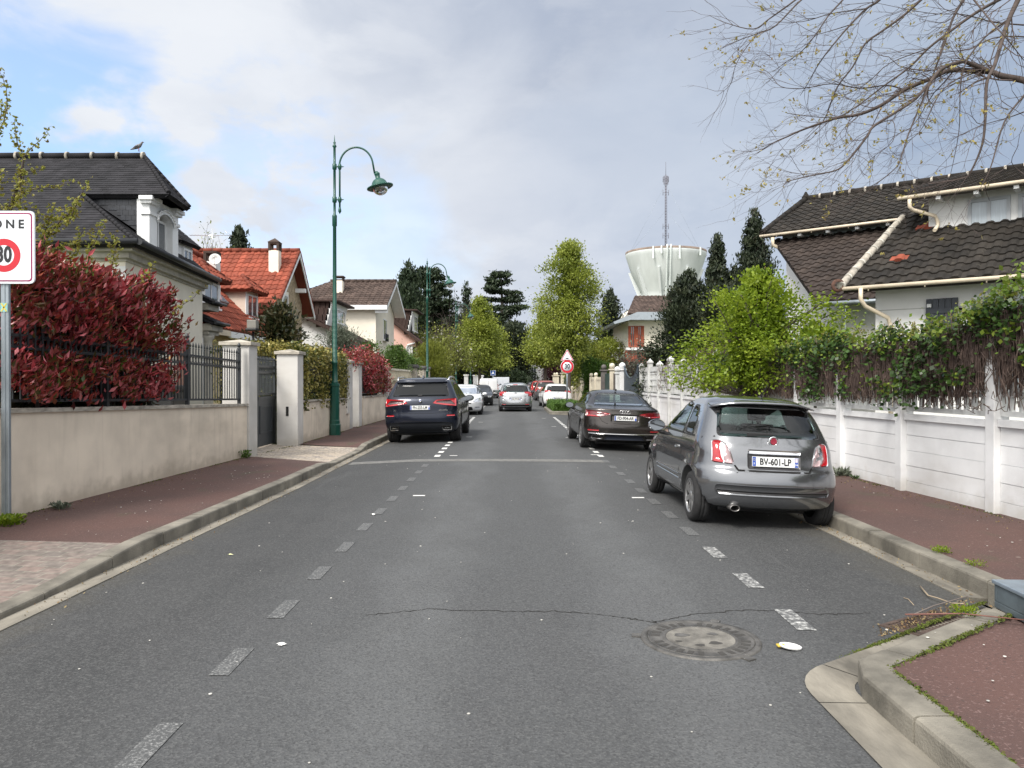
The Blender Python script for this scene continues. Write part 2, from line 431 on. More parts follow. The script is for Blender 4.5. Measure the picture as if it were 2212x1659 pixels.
# near cross street surface under the camera (beyond both kerbs nothing shows)
def kzL(y): return pl(y, [-6, 5.5, 5.9, 7.5, 14.6, 15.5, 18.1, 19.0, 140], [-.012, -.012, -.012, .075, .075, -.005, -.005, .08, .08])
def kzR(y): return .08
def strip(name, m, ys, xa, xb, za, zb, n=1, kind='structure'):
    g = MB(); vs = []; fs = []
    for y in ys:
        for i in range(n + 1):
            t = i / n; vs.append((lerp(xa(y), xb(y), t), y, lerp(za(y), zb(y), t)))
    for j in range(len(ys) - 1):
        for i in range(n): fs.append((j * (n + 1) + i, j * (n + 1) + i + 1, (j + 1) * (n + 1) + i + 1, (j + 1) * (n + 1) + i))
    g.add(vs, fs); return g.build(name, m, kind=kind)
ysd = list(np.arange(-6, 30, .5)) + list(np.arange(30, 141, 5.))
# gutters: slabs about a metre long with thin joints
def gutter(side):
    g = MB(); y = -4.0
    rr = random.Random(5)
    while y < 100:
        ln = 1.0 if y < 40 else 5
        if side > 0 and y < 5.2: y += ln; continue
        a, b = y + .006, y + ln - .006
        def ed(t):
            xa = XL(t) if side < 0 else XR(t); return xa, xa + GW * side
        (a0, a1), (b0, b1) = ed(a), ed(b); h = rr.uniform(0, .004)
        z0 = zroad(a0) + .006 + h; z1 = z0 - .018
        v = [(a0, a, z0), (a1 + .02 * side, a, z1), (b1 + .02 * side, b, z1), (b0, b, z0)]
        g.add(v + [(p[0], p[1], p[2] - .05) for p in v], [(0, 1, 2, 3) if side > 0 else (3, 2, 1, 0), (0, 4, 5, 1), (1, 5, 6, 2), (2, 6, 7, 3), (3, 7, 4, 0)]); y += ln
    g.build('gutter', M_GUT, kind='structure')
gutter(-1); gutter(1)
def kerb_run(path, ztop, name='kerb', step=1.0, w=.15, zb=-.12, seed=1):
    """kerb stones along a plan path (face on the path, stone to its left)"""
    g = MB(); pts = [Vector((p[0], p[1])) for p in path]; rr = random.Random(seed)
    L_ = [0]
    for i in range(1, len(pts)): L_.append(L_[-1] + (pts[i] - pts[i - 1]).length)
    def at(s):
        s = max(0, min(L_[-1], s))
        for i in range(1, len(pts)):
            if s <= L_[i] + 1e-9:
                t = (s - L_[i - 1]) / (L_[i] - L_[i - 1]); p = pts[i - 1].lerp(pts[i], t); d = (pts[i] - pts[i - 1]).normalized(); return p, d
    s = 0
    while s < L_[-1] - .05:
        e = min(s + step, L_[-1]); k = 4; ring = []
        jj = rr.uniform(-.004, .004); jz = rr.uniform(-.003, .003)
        for q in range(k + 1):
            t = lerp(s + .007, e - .007, q / k); p, d = at(t); nrm = Vector((-d.y, d.x)); z = ztop(p.x, p.y) + jz
            pr = [(jj, zb), (jj, z - .022), (.006 + jj, z - .008), (.024 + jj, z), (w, z + .002), (w, zb)]
            ring.append([(p.x + nrm.x * a, p.y + nrm.y * a, b) for a, b in pr])
        n = 6; vs = [v for r in ring for v in r]
        fs = [(i * n + j, i * n + (j + 1) % n, (i + 1) * n + (j + 1) % n, (i + 1) * n + j) for i in range(k) for j in range(n)]
        fs += [tuple(range(n))[::-1], tuple(range(k * n, k * n + n))]
        g.add(vs, fs); s = e
    return g.build(name, M_KERB, kind='structure')
ysk = list(np.arange(-4, 24, .5)) + [30, 40, 60, 90, 130]
kerb_run([(XL(y) - GW, y) for y in ysk], lambda x, y: kzL(y), seed=3)
kerb_run([(3.75, y) for y in reversed(ysk) if y >= 5.4], lambda x, y: .08, seed=4)
# build-out at the lower right corner
BP = [(1.83, -3), (1.83, 3.9)]
for i in range(0, 7):
    a = R(180 - i * 10); BP.append((2.08 + .25 * math.cos(a), 4.0 + .25 * math.sin(a)))
BP += [(3.72, 5.52)]
kerb_run(BP[::-1], lambda x, y: .13 if y < 4.9 else lerp(.13, .08, (y - 4.9) / .7), seed=6, w=.17)
def off_path(path, d):
    out = []
    for i, p in enumerate(path):
        a = Vector(path[max(0, i - 1)]); b = Vector(path[min(len(path) - 1, i + 1)]); t = (b - a).normalized(); n = Vector((-t.y, t.x))
        out.append((p[0] + n.x * d, p[1] + n.y * d))
    return out
GP = []
for a, b in zip(BP, BP[1:]):
    n = max(1, round(math.hypot(b[0] - a[0], b[1] - a[1]) / 1.0))
    for k in range(n): GP.append((lerp(a[0], b[0], k / n), lerp(a[1], b[1], k / n)))
BG = GP + [BP[-1]]
go = off_path(BG, .25); g = MB()
for i in range(len(BG) - 1):
    for sgm in range(1):
        a, b, c, d = BG[i], BG[i + 1], go[i + 1], go[i]
        if math.hypot(b[0] - a[0], b[1] - a[1]) > .5: e_ = .008; a, b = (lerp(a[0], b[0], e_), lerp(a[1], b[1], e_)), (lerp(b[0], a[0], e_), lerp(b[1], a[1], e_)); c, d = (lerp(c[0], d[0], e_), lerp(c[1], d[1], e_)), (lerp(d[0], c[0], e_), lerp(d[1], c[1], e_))
        za = lambda p: zroad(p[0])
        g.add([(a[0], a[1], za(a) + .005), (b[0], b[1], za(b) + .005), (c[0], c[1], za(c) + .009), (d[0], d[1], za(d) + .009)], [(0, 1, 2, 3)], smooth=True)
g.build('gutter', M_GUT, kind='structure')
# pavements
WLx = lambda y: pl(y, [-6, 8.66, 9.3, 15.5, 18.3, 24, 30, 140], [-5.72, -5.62, -5.52, -5.28, -5.06, -4.98, -4.85, -4.8])
WRx = lambda y: pl(y, [-6, 8.33, 8.94, 10.76, 12.57, 25, 140], [5.62, 5.59, 5.57, 5.44, 5.38, 5.25, 5.2])
ysp = sorted(set(list(np.arange(-6, 24, .25)) + list(range(24, 141, 4))))
def seg(lo, hi): return [lo] + [y for y in ysp if lo < y < hi] + [hi]
for nm, m_, lo, hi in (('pavement', M_RED, 7.45, 15.5), ('pavement', M_RED, 18.45, 140)):
    strip(nm, m_, seg(lo, hi), lambda y: XL(y) - GW - .14, lambda y: WLx(y) - .1, lambda y: kzL(y) - .002, lambda y: .12, 4)
strip('pavement', M_RED, seg(5.55, 140), lambda y: 3.89, lambda y: WRx(y) + .1, lambda y: .078, lambda y: .12, 3)
g = MB(); ins = off_path(BP, -.16); poly = [p for p in ins] + [(3.9, 5.62), (5.8, 5.56), (5.8, -3)]
g.add([(p[0], p[1], .128 if p[1] < 4.9 else lerp(.128, .079, min(1, (p[1] - 4.9) / .7))) for p in poly], [tuple(range(len(poly)))[::-1]])
g.build('pavement', M_RED, kind='structure')
def pavers(name, c1, c2, mortar, rot=0):
    m, nt, N, L, b = newmat(name)
    g = N.new('ShaderNodeNewGeometry'); mp = N.new('ShaderNodeMapping'); mp.inputs['Rotation'].default_value = (0, 0, rot)
    L.new(g.outputs['Position'], mp.inputs[0])
    nn = N.new('ShaderNodeTexNoise'); nn.inputs['Scale'].default_value = 5; L.new(g.outputs['Position'], nn.inputs['Vector'])
    sc = N.new('ShaderNodeVectorMath'); sc.operation = 'SCALE'; sc.inputs['Scale'].default_value = .06; L.new(nn.outputs['Color'], sc.inputs[0])
    ad = N.new('ShaderNodeVectorMath'); ad.operation = 'ADD'; L.new(mp.outputs[0], ad.inputs[0]); L.new(sc.outputs[0], ad.inputs[1])
    br = N.new('ShaderNodeTexBrick'); br.inputs['Scale'].default_value = 1; br.inputs['Brick Width'].default_value = .2; br.inputs['Row Height'].default_value = .15
    br.inputs['Mortar Size'].default_value = .009; br.inputs['Mortar Smooth'].default_value = .3
    br.inputs['Color1'].default_value = (*c1, 1); br.inputs['Color2'].default_value = (*c2, 1); br.inputs['Mortar'].default_value = (*mortar, 1)
    L.new(ad.outputs[0], br.inputs['Vector'])
    n2 = N.new('ShaderNodeTexNoise'); n2.inputs['Scale'].default_value = 14; n2.inputs['Detail'].default_value = 6; L.new(g.outputs['Position'], n2.inputs['Vector'])
    mm = N.new('ShaderNodeMixRGB'); mm.blend_type = 'OVERLAY'; mm.inputs[0].default_value = .75
    L.new(br.outputs[0], mm.inputs[1]); L.new(n2.outputs[0], mm.inputs[2]); L.new(mm.outputs[0], b.inputs['Base Color'])
    b.inputs['Roughness'].default_value = .85
    iv = N.new('ShaderNodeMath'); iv.operation = 'SUBTRACT'; iv.inputs[0].default_value = 1; L.new(br.outputs['Fac'], iv.inputs[1])
    bp = N.new('ShaderNodeBump'); bp.inputs['Distance'].default_value = .012; L.new(iv.outputs[0], bp.inputs['Height']); L.new(bp.outputs[0], b.inputs['Normal'])
    return m
M_PAV = pavers('setts', (.20, .15, .13), (.155, .135, .12), (.22, .20, .17), R(3))
M_PAV2 = pavers('pale_setts', (.40, .34, .27), (.25, .225, .205), (.50, .42, .33), 0)
strip('driveway_setts', M_PAV, seg(-6, 7.45), lambda y: XL(y) - GW - .14, lambda y: WLx(y) - .1, lambda y: kzL(y) - .002, lambda y: pl(y, [5, 7.4], [.06, .12]), 4)
strip('driveway_setts', M_PAV2, seg(15.5, 18.45), lambda y: XL(y) - GW - .14, lambda y: WLx(y) - .75, lambda y: kzL(y) - .002, lambda y: .12, 4)
# markings
def wornpaint(name, fade, sc=22):
    m, nt, N, L, b = newmat(name)
    g = N.new('ShaderNodeNewGeometry'); n = N.new('ShaderNodeTexNoise'); n.inputs['Scale'].default_value = sc; n.inputs['Detail'].default_value = 9; n.inputs['Roughness'].default_value = .7
    L.new(g.outputs['Position'], n.inputs['Vector'])
    r = N.new('ShaderNodeValToRGB'); r.color_ramp.elements[0].position = fade; r.color_ramp.elements[1].position = fade + .22
    r.color_ramp.elements[0].color = (.085, .087, .088, 1); r.color_ramp.elements[1].color = (.62, .62, .6, 1)
    if fade > .5: r.color_ramp.elements[0].color = (.066, .068, .069, 1); r.color_ramp.elements[1].color = (.34, .342, .335, 1)
    L.new(n.outputs[0], r.inputs[0]); L.new(r.outputs[0], b.inputs['Base Color']); b.inputs['Roughness'].default_value = .7; return m
MP0 = wornpaint('paint_crisp', .22); MP1 = wornpaint('paint_worn', .47); MP2 = wornpaint('paint_faded', .501, 70)
def dash(g, x, y, w=.13, ln=.5, sk=0):
    z = zroad(x) + .004
    z2 = zroad(x + w) + .004
    g.add([(x, y, z), (x + w, y, z2), (x + w, y + ln, z2), (x, y + ln, z)], [(0, 1, 2, 3)])
gl, gm_, gc = MB(), MB(), MB()
for i, y in enumerate(np.arange(3.25, 15.4, 1.03)): dash(gl, -1.68, y, .115, .44)
for i, y in enumerate(np.arange(5.05, 15.4, 1.03)): dash(gm_ if y < 8 else gl, 1.90, y, .13, .46)
for y in np.arange(16.5, 34, .9):
    dash(gc, -1.62, y, .12, .4)
    if y < 60: dash(gc, 1.93, y, .12, .42)
for y in np.arange(38, 75, 1.8): dash(gc, -1.62, y, .12, .4); 
for x, y in ((-1.37, 10.9), (-1.3, 16.7), (1.72, 10.7), (1.80, 16.9), (1.62, 22), (1.5, 27.2), (-1.25, 22.2), (1.4, 33), (-1.2, 30)): dash(gc, x, y, .17, .09)
gl.build('road_marking', MP2, kind='structure'); gm_.build('road_marking', MP1, kind='structure'); gc.build('road_marking', MP0, kind='structure')
# pale repaired trench across the road, hairline crack, thin seam
g = MB(); n = 24
for i in range(n):
    a = lerp(-3.22, 1.95, i / n); b = lerp(-3.22, 1.95, (i + 1) / n)
    f = lambda x: 15.55 - .035 * (x + .6) ** 2
    w_ = .48
    g.add([(a, f(a), zroad(a) + .004), (b, f(b), zroad(b) + .004), (b, f(b) + w_, zroad(b) + .004), (a, f(a) + w_, zroad(a) + .004)], [(0, 1, 2, 3)])
g.build('trench_patch', mat('trench_fill', (.135, .134, .128), .9, var=.25, vs=9, bump=.4, bs=120), kind='structure')
def crack(pts, w, name='crack'):
    g = MB(); rr = random.Random(3); P_ = []
    for i in range(len(pts) - 1):
        for k in range(14):
            t = k / 14; P_.append((lerp(pts[i][0], pts[i + 1][0], t) + rr.uniform(-.012, .012), lerp(pts[i][1], pts[i + 1][1], t) + rr.uniform(-.016, .016)))
    P_.append(pts[-1])
    for i in range(len(P_) - 1):
        a, b = P_[i], P_[i + 1]; d = Vector((b[0] - a[0], b[1] - a[1])).normalized(); n_ = Vector((-d.y, d.x)) * w * (.4 + rr.random())
        z = lambda p: zroad(p[0]) + .003
        g.add([(a[0] - n_.x, a[1] - n_.y, z(a)), (b[0] - n_.x, b[1] - n_.y, z(b)), (b[0] + n_.x, b[1] + n_.y, z(b)), (a[0] + n_.x, a[1] + n_.y, z(a))], [(0, 1, 2, 3)])
    return g.build(name, mat('crack_fill', (.018, .017, .015), .95, var=.4, vs=20), kind='structure')
crack([(-1.0, 5.38), (-.6, 5.52), (0, 5.46), (.35, 5.47), (.72, 5.36), (.98, 5.22), (1.3, 5.40), (1.75, 5.5), (2.2, 5.42), (2.6, 5.5)], .0045)
crack([(.98, 5.25), (1.1, 5.05), (1.0, 4.9)], .003)
# manhole
def manhole():
    t = thing('manhole_cover', 'round cast iron manhole cover with a slotted rim set in the road', 'manhole cover', (1.215, 4.87, 0))
    iron = mat('worn_iron', (.10, .096, .09), .6, metal=.4, var=.5, vs=9, bump=.3, bs=90)
    conc = mat('cover_infill', (.135, .127, .112), .8, var=.5, vs=7, bump=.6, bs=50)
    dark = mat('iron_recess', (.04, .038, .035), .9)
    g = MB(); g.lathe([(.375, .0), (.372, .010), (.335, .011), (.333, .004)], n=64, cap=False); 
    for a in (170, 62, 300): g.box((.37, -.03, .001), (.43, .03, .009), 0, Matrix.Rotation(R(a), 4, 'Z'))
    g.build('frame', iron, t, local=True)
    g = MB(); g.lathe([(.001, .0095), (.215, .010)], n=48, mi=1, cap=False); g.lathe([(.215, .010), (.217, .013), (.235, .013), (.237, .009), (.322, .009), (.325, .012), (.331, .012), (.331, .0)], n=64, cap=False)
    g.lathe([(.34, .0015), (.32, .0015)], n=48, mi=2, cap=False)
    for k in range(28):
        if k % 7 == 0: continue
        g.box((.252, -.017, .0091), (.308, .017, .0105), 2, Matrix.Rotation(2 * math.pi * k / 28, 4, 'Z'))
    for x, y, r_, mi in ((-.11, .06, .05, 0), (.07, -.09, .04, 2), (.10, .08, .035, 0), (-.03, -.13, .03, 2), (-.15, -.06, .022, 2)):
        g.add([(x + r_ * (1 + .3 * math.sin(3 * a + x * 40)) * math.cos(a), y + r_ * .7 * math.sin(a), .0112) for a in [k * .5236 for k in range(12)]], [tuple(range(12))], mi)
    g.build('lid', [iron, conc, dark], t, local=True)
manhole()
# gully grate in the transverse gutter
def grate():
    a = Vector((2.66, 4.99, -.041)); b = Vector((3.26, 5.40, -.041)); d = (b - a); ln = d.length; ang = math.atan2(d.y, d.x)
    t = thing('drain_grate', 'rusty cast iron gully grate against the kerb of the build-out', 'drain grate', a, (0, .027, ang))
    rust = mat('rusty_iron', (.075, .052, .042), .85, metal=.2, var=.4, vs=12, bump=.4, bs=80)
    g = MB(); w = .26
    g.bbox((0, -.01, 0), (ln, .028, .03), .004); g.bbox((0, w - .03, 0), (ln, w, .03), .004); g.bbox((0, .028, 0), (.03, w - .03, .03), .004); g.bbox((ln - .03, .028, 0), (ln, w - .03, .03), .004)
    n = 15
    for i in range(n):
        x = .05 + (ln - .09) * i / (n - 1); g.box((x - .007, .028, .002), (x + .007, w - .03, .027))
    g.build('grate', rust, t, local=True)
    g = MB(); g.box((.03, .028, -.02), (ln - .03, w - .03, .003)); g.build('pit', mat('pit_dark', (.006, .006, .005), 1), t, local=True)
grate()
# ================================================================ cars
def pchip(keys, per=5):
    K = np.array(keys, float); n, m = K.shape; h = 1.0; d = np.diff(K, axis=0); S_ = np.zeros_like(K)
    for j in range(m):
        for i in range(1, n - 1):
            a, b = d[i - 1, j], d[i, j]; S_[i, j] = 0 if a * b <= 0 else 2 * a * b / (a + b)
        S_[0, j] = d[0, j]; S_[-1, j] = d[-1, j]
    out = []
    for i in range(n - 1):
        for k in range(per):
            t = k / per; h00 = 2 * t ** 3 - 3 * t ** 2 + 1; h10 = t ** 3 - 2 * t ** 2 + t; h01 = -2 * t ** 3 + 3 * t ** 2; h11 = t ** 3 - t ** 2
            out.append(h00 * K[i] + h10 * S_[i] + h01 * K[i + 1] + h11 * S_[i + 1])
    out.append(K[-1]); return out
def shell(keys, wheels, wr, p=2.5, flare=.012, belt=None):
    """keys = (z, y_rear, y_front, half width, rear corner depth, front corner depth)"""
    lv = pchip(keys, 5); nc, ns = 14, 40; bm = bmesh.new(); rings = []
    for z, y0, y1, hw, dr, df in lv:
        half = []
        tot = y1 - y0; dr = min(dr, tot * .45); df = min(df, tot * .45)
        for i in range(nc):
            a = math.pi / 2 * (1 - i / nc) ; half.append((hw * abs(math.cos(a)) ** (2 / p), y0 + dr - dr * abs(math.sin(a)) ** (2 / p)))
        for i in range(ns + 1): half.append((hw, lerp(y0 + dr, y1 - df, i / ns)))
        for i in range(1, nc + 1):
            a = math.pi / 2 * i / nc; half.append((hw * abs(math.cos(a)) ** (2 / p), y1 - df + df * abs(math.sin(a)) ** (2 / p)))
        half[0] = (0, y0); half[-1] = (0, y1)
        h2 = []
        for x, y in half:
            for yw in wheels:
                r_ = math.hypot(y - yw, z - wr); x2 = flare * math.exp(-((r_ - wr * 1.1) / .12) ** 2) if x > hw * .8 else 0; x += x2
            if belt and x > hw * .7: x -= belt[1] * math.exp(-((z - belt[0]) / belt[2]) ** 2)
            h2.append((x, y))
        ring = [bm.verts.new((-x, y, z)) for x, y in h2] + [bm.verts.new((x, y, z)) for x, y in h2[1:-1][::-1]]
        rings.append(ring)
    n = len(rings[0])
    for a, b in zip(rings, rings[1:]):
        for k in range(n): bm.faces.new((a[k], b[k], b[(k + 1) % n], a[(k + 1) % n]))
    bm.faces.new(rings[0]); bm.faces.new(rings[-1][::-1])
    bmesh.ops.remove_doubles(bm, verts=bm.verts, dist=1e-4)
    bmesh.ops.recalc_face_normals(bm, faces=bm.faces)
    for f in bm.faces: f.smooth = len(f.verts) <= 4
    return bm
def bool_cut(bm, cutters, mats):
    """cutters = list of (MB); returns mesh with each cut away, cut faces keep the cutter's material"""
    me = bpy.data.meshes.new('s'); bm.to_mesh(me); o = bpy.data.objects.new('s', me); S.collection.objects.link(o)
    for m in mats: me.materials.append(m)
    cs = []
    for c in cutters:
        q = c.build('c', mats); b2 = bmesh.new(); b2.from_mesh(q.data); bmesh.ops.recalc_face_normals(b2, faces=b2.faces); b2.to_mesh(q.data); b2.free()
        cs.append(q); md = o.modifiers.new('b', 'BOOLEAN'); md.operation = 'DIFFERENCE'; md.object = q; md.solver = 'EXACT'; md.material_mode = 'TRANSFER'
    bpy.context.view_layer.update()
    r = bpy.data.meshes.new_from_object(o.evaluated_get(bpy.context.evaluated_depsgraph_get()))
    for q in cs + [o]: bpy.data.objects.remove(q)
    return r
DIRS = {'R': (Vector((0, 1, 0)), lambda a, b: Vector((a, -3, b)), (0, 2)), 'F': (Vector((0, -1, 0)), lambda a, b: Vector((a, 9, b)), (0, 2)),
        'L': (Vector((1, 0, 0)), lambda a, b: Vector((-3, a, b)), (1, 2)), 'S': (Vector((-1, 0, 0)), lambda a, b: Vector((3, a, b)), (1, 2)),
        'T': (Vector((0, 0, -1)), lambda a, b: Vector((a, b, 4)), (0, 1))}
def decal(bvh, ax, poly, off=.004, step=.05, depth=.012, mi=0, out=None, bulge=0):
    d, org, _ = DIRS[ax]; bm = bmesh.new()
    fv = [bm.verts.new((p[0], p[1], 0)) for p in poly]; bm.faces.new(fv)
    xs = [p[0] for p in poly]; ys = [p[1] for p in poly]
    for i, (lo, hi) in enumerate(((min(xs), max(xs)), (min(ys), max(ys)))):
        k = max(1, int((hi - lo) / step))
        for j in range(1, k):
            co = Vector((0, 0, 0)); co[i] = lerp(lo, hi, j / k); no = Vector((0, 0, 0)); no[i] = 1
            bmesh.ops.bisect_plane(bm, geom=bm.verts[:] + bm.edges[:] + bm.faces[:], plane_co=co, plane_no=no)
    bmesh.ops.triangulate(bm, faces=[f for f in bm.faces if len(f.verts) > 4])
    cx = sum(xs) / len(xs); cy = sum(ys) / len(ys); rx = (max(xs) - min(xs)) / 2 + 1e-6; ry = (max(ys) - min(ys)) / 2 + 1e-6
    vs = []; bk = []
    for v in bm.verts:
        o = org(v.co.x, v.co.y); hit, nn, idx, ds = bvh.ray_cast(o, d)
        if hit is None: hit, nn, idx, ds = bvh.find_nearest(o + d * 3.2)
        if nn.dot(d) > 0: nn = -nn
        bl = bulge * max(0, 1 - ((v.co.x - cx) / rx) ** 2) * max(0, 1 - ((v.co.y - cy) / ry) ** 2) if bulge else 0
        vs.append(hit + nn * (off + bl)); bk.append(hit - nn * depth)
    bm.verts.index_update(); fs = [[v.index for v in f.verts] for f in bm.faces]
    nv = len(vs); bf = []
    for e in bm.edges:
        if len(e.link_faces) == 1:
            a, b = e.verts[0].index, e.verts[1].index; bf.append((a, b, nv + b, nv + a))
    bm.free(); out = out or MB(); o0 = len(out.v)
    out.v += [tuple(p) for p in vs + bk]; out.f += [[i + o0 for i in f] for f in fs + bf]; out.m += [mi] * (len(fs) + len(bf)); out.sm += [True] * len(fs) + [False] * len(bf)
    return out
def ring_poly(poly, w):
    """closed thin band around a polygon, as a list of quads"""
    c = Vector((sum(p[0] for p in poly) / len(poly), sum(p[1] for p in poly) / len(poly))); out = []
    n = len(poly)
    def ins(p): v = Vector(p); d = (c - v); return tuple(v + d.normalized() * w)
    for i in range(n): out.append([poly[i], poly[(i + 1) % n], ins(poly[(i + 1) % n]), ins(poly[i])])
    return out
def line_poly(pts, w):
    out = []
    for a, b in zip(pts, pts[1:]):
        a, b = Vector(a), Vector(b); d = (b - a).normalized(); n = Vector((-d.y, d.x)) * w / 2; e = d * w * .3
        out.append([tuple(a - n - e), tuple(b - n + e), tuple(b + n + e), tuple(a + n - e)])
    return out
def shrinkp(poly, w):
    c = Vector((sum(p[0] for p in poly) / len(poly), sum(p[1] for p in poly) / len(poly))); o = []
    for p in poly:
        v = Vector(p); d = c - v; o.append(tuple(v + Vector((math.copysign(min(w, abs(d.x)), d.x), math.copysign(min(w, abs(d.y)), d.y)))))
    return o
M_TYRE = mat('tyre_rubber', (.018, .018, .019), .85, var=.3, vs=20, bump=.2, bs=60)
M_RIM = mat('alloy', (.42, .42, .42), .35, metal=.85, var=.1)
M_RIMD = mat('dark_alloy', (.06, .06, .065), .35, metal=.8, var=.1)
M_BLK = mat('black_plastic', (.014, .014, .015), .5, var=.1)
M_INT = mat('car_interior', (.012, .013, .014), .9, var=.1)
M_SEAT = mat('seat_fabric', (.022, .023, .026), .8, var=.2)
M_CHR = mat('chrome', (.75, .75, .76), .12, metal=1, var=0)
M_GAP = mat('panel_gap', (.004, .004, .004), .9, var=0)
M_GLS = glassmat('clear_glass', (.40, .50, .48), .0)
M_GLD = glassmat('dark_glass', (.08, .085, .09), .0)
M_TL = mat('red_lamp', (.36, .006, .012), .12, var=.15, vs=30, coat=1)
M_TLD = mat('dark_red_lamp', (.10, .006, .010), .12, var=.3, vs=20, coat=1)
M_TLW = mat('white_lamp', (.42, .30, .31), .1, var=.1, vs=30, coat=1)
M_PLW = mat('plate_white', (.70, .71, .70), .35, var=.03)
M_PLB = mat('plate_blue', (.02, .07, .35), .35, var=0)
M_PLK = mat('plate_black', (.012, .012, .014), .4, var=0)
M_HL = mat('headlamp', (.45, .47, .5), .08, metal=.5, var=.5, vs=14, coat=1)
def paint(name, col, met=.55, rough=.32): return mat(name, col, rough, metal=met, var=.03, vs=60, coat=1 if max(col) > .1 else .4)
def wheel(t, x, y, r, w, side, rimr, spokes, rm, ang=0, steer=0):
    Mx = Matrix.Translation((x, y, r)) @ Matrix.Rotation(steer, 4, 'Z') @ Matrix.Rotation(R(90) * side, 4, 'Y')
    rr = rimr
    pr = [(rr - .005, -w / 2), (rr + .012, -w / 2), (r - .05, -w / 2 - .004), (r - .018, -w / 2 + .008), (r - .004, -w / 2 + .03), (r, -w * .25), (r, -w * .12), (r - .008, -w * .11), (r - .008, -w * .09), (r, -w * .08),
          (r, w * .08), (r - .008, w * .09), (r - .008, w * .11), (r, w * .12), (r, w * .25), (r - .004, w / 2 - .03), (r - .018, w / 2 - .008), (r - .05, w / 2 + .004), (rr + .012, w / 2), (rr - .005, w / 2)]
    g = MB(); g.lathe(pr, n=44, M=Mx, cap=False); wh = g.build('wheel', M_TYRE, t, local=True)
    g = MB(); g.lathe([(rr, -w / 2), (rr, w / 2 - .004), (rr - .012, w / 2), (rr - .02, w / 2 - .012), (rr - .03, w * .1), (.001, w * .1)], n=40, M=Mx, cap=False, mi=1)
    g.lathe([(rr + .003, w / 2 - .002), (rr - .016, w / 2 + .001), (rr - .022, w / 2 - .02)], n=40, M=Mx, cap=False)
    g.lathe([(.001, w / 2 - .008), (.045, w / 2 - .01), (.06, w / 2 - .025), (.062, w * .1)], n=20, M=Mx, cap=False)
    for k in range(spokes):
        A = Mx @ Matrix.Rotation(2 * math.pi * (k + ang) / spokes, 4, 'Z'); sw = .022 + .05 / spokes
        g.prism([(.03, w / 2 - .045), (.03, w / 2 - .018), (rr - .012, w / 2 - .008), (rr - .012, w / 2 - .04)], 1, -sw, sw, 0, A)
    g.build('rim', [rm, M_GAP], wh, local=True)
def plate(t, y, z, s, dept=None, w=.52, h=.11, face=-1, tilt=0, thick=.006):
    Mx = Matrix.Translation((0, y, z)) @ Matrix.Rotation(tilt, 4, 'X')
    g = MB(); g.bbox((-w / 2, 0, -h / 2), (w / 2, thick, h / 2), .004, 0, Mx)
    g.box((-w / 2 + .004, -.0015, -h / 2 + .004), (-w / 2 + .042, .001, h / 2 - .004), 1, Mx); g.box((w / 2 - .042, -.0015, -h / 2 + .004), (w / 2 - .004, .001, h / 2 - .004), 1, Mx)
    for k in range(12):
        a = 2 * math.pi * k / 12; cx, cz = -w / 2 + .023 + .011 * math.cos(a), .022 + .011 * math.sin(a); g.box((cx - .0016, -.0025, cz - .0016), (cx + .0016, -.0014, cz + .0016), 2, Mx)
    g.box((w / 2 - .037, -.0025, .004), (w / 2 - .009, -.0014, h / 2 - .008), 3, Mx)
    p = g.build('number_plate', [M_PLW, M_PLB, mat('plate_star', (.7, .6, .1), .4, var=0), mat('plate_badge', (.62, .55, .56), .5, var=.2, vs=90)], t, local=True)
    Mt = Mx @ Matrix.Translation((0, -.0032, -.002)) @ Matrix.Rotation(R(90), 4, 'X')
    textmesh(s, .103, Mt @ Matrix.Diagonal((.80, 1, 1, 1)), M_PLK, 'plate_number', p, .0012, bold=.0022)
    textmesh('F', .034, Mx @ Matrix.Translation((-w / 2 + .023, -.0032, -.026)) @ Matrix.Rotation(R(90), 4, 'X'), M_PLW, 'plate_number', p, .001)
    if dept: textmesh(dept, .034, Mx @ Matrix.Translation((w / 2 - .023, -.0032, -.026)) @ Matrix.Rotation(R(90), 4, 'X'), M_PLW, 'plate_number', p, .001)
    return p
def mirror_pod(t, side, x, y, z, body, s=1.0, glassback=True):
    g = MB(); A = Matrix.Translation((side * x, y, z))
    g.lathe([(.001, -.055 * s), (.06 * s, -.045 * s), (.105 * s, -.01 * s), (.115 * s, .01 * s), (.11 * s, .022 * s)], n=20, M=A @ Matrix.Rotation(R(90), 4, 'X') @ Matrix.Diagonal((1, .68, 1.0, 1)), cap=False)
    g.tube([A @ Vector((0, -.005, -.03 * s)), A @ Vector((-side * .07, .0, -.09 * s)), A @ Vector((-side * .17, .02, -.10 * s))], [.028 * s, .026 * s, .03 * s], 8, 2)
    g.lathe([(.001, .012), (.100 * s, .012)], n=20, mi=1, M=A @ Matrix.Translation((0, -.03, 0)) @ Matrix.Rotation(R(90), 4, 'X') @ Matrix.Diagonal((1, .66, 1, 1)), cap=False)
    return g.build('wing_mirror', [body, mat('mirror_glass', (.30, .32, .34), .05, metal=1, var=0), M_BLK], t, local=True)
def seat(t, x, y, z, h=.42, w=.44):
    g = MB(); A = Matrix.Translation((x, y, z)) @ Matrix.Rotation(R(-14), 4, 'X')
    g.bbox((-w / 2, -.05, 0), (w / 2, .07, h), .05, 0, A); g.bbox((-.12, -.04, h + .04), (.12, .05, h + .22), .04, 0, A)
    g.box((-.06, 0, h), (-.05, .01, h + .05), 0, A); g.box((.05, 0, h), (.06, .01, h + .05), 0, A)
    g.build('seat', M_SEAT, t, local=True)
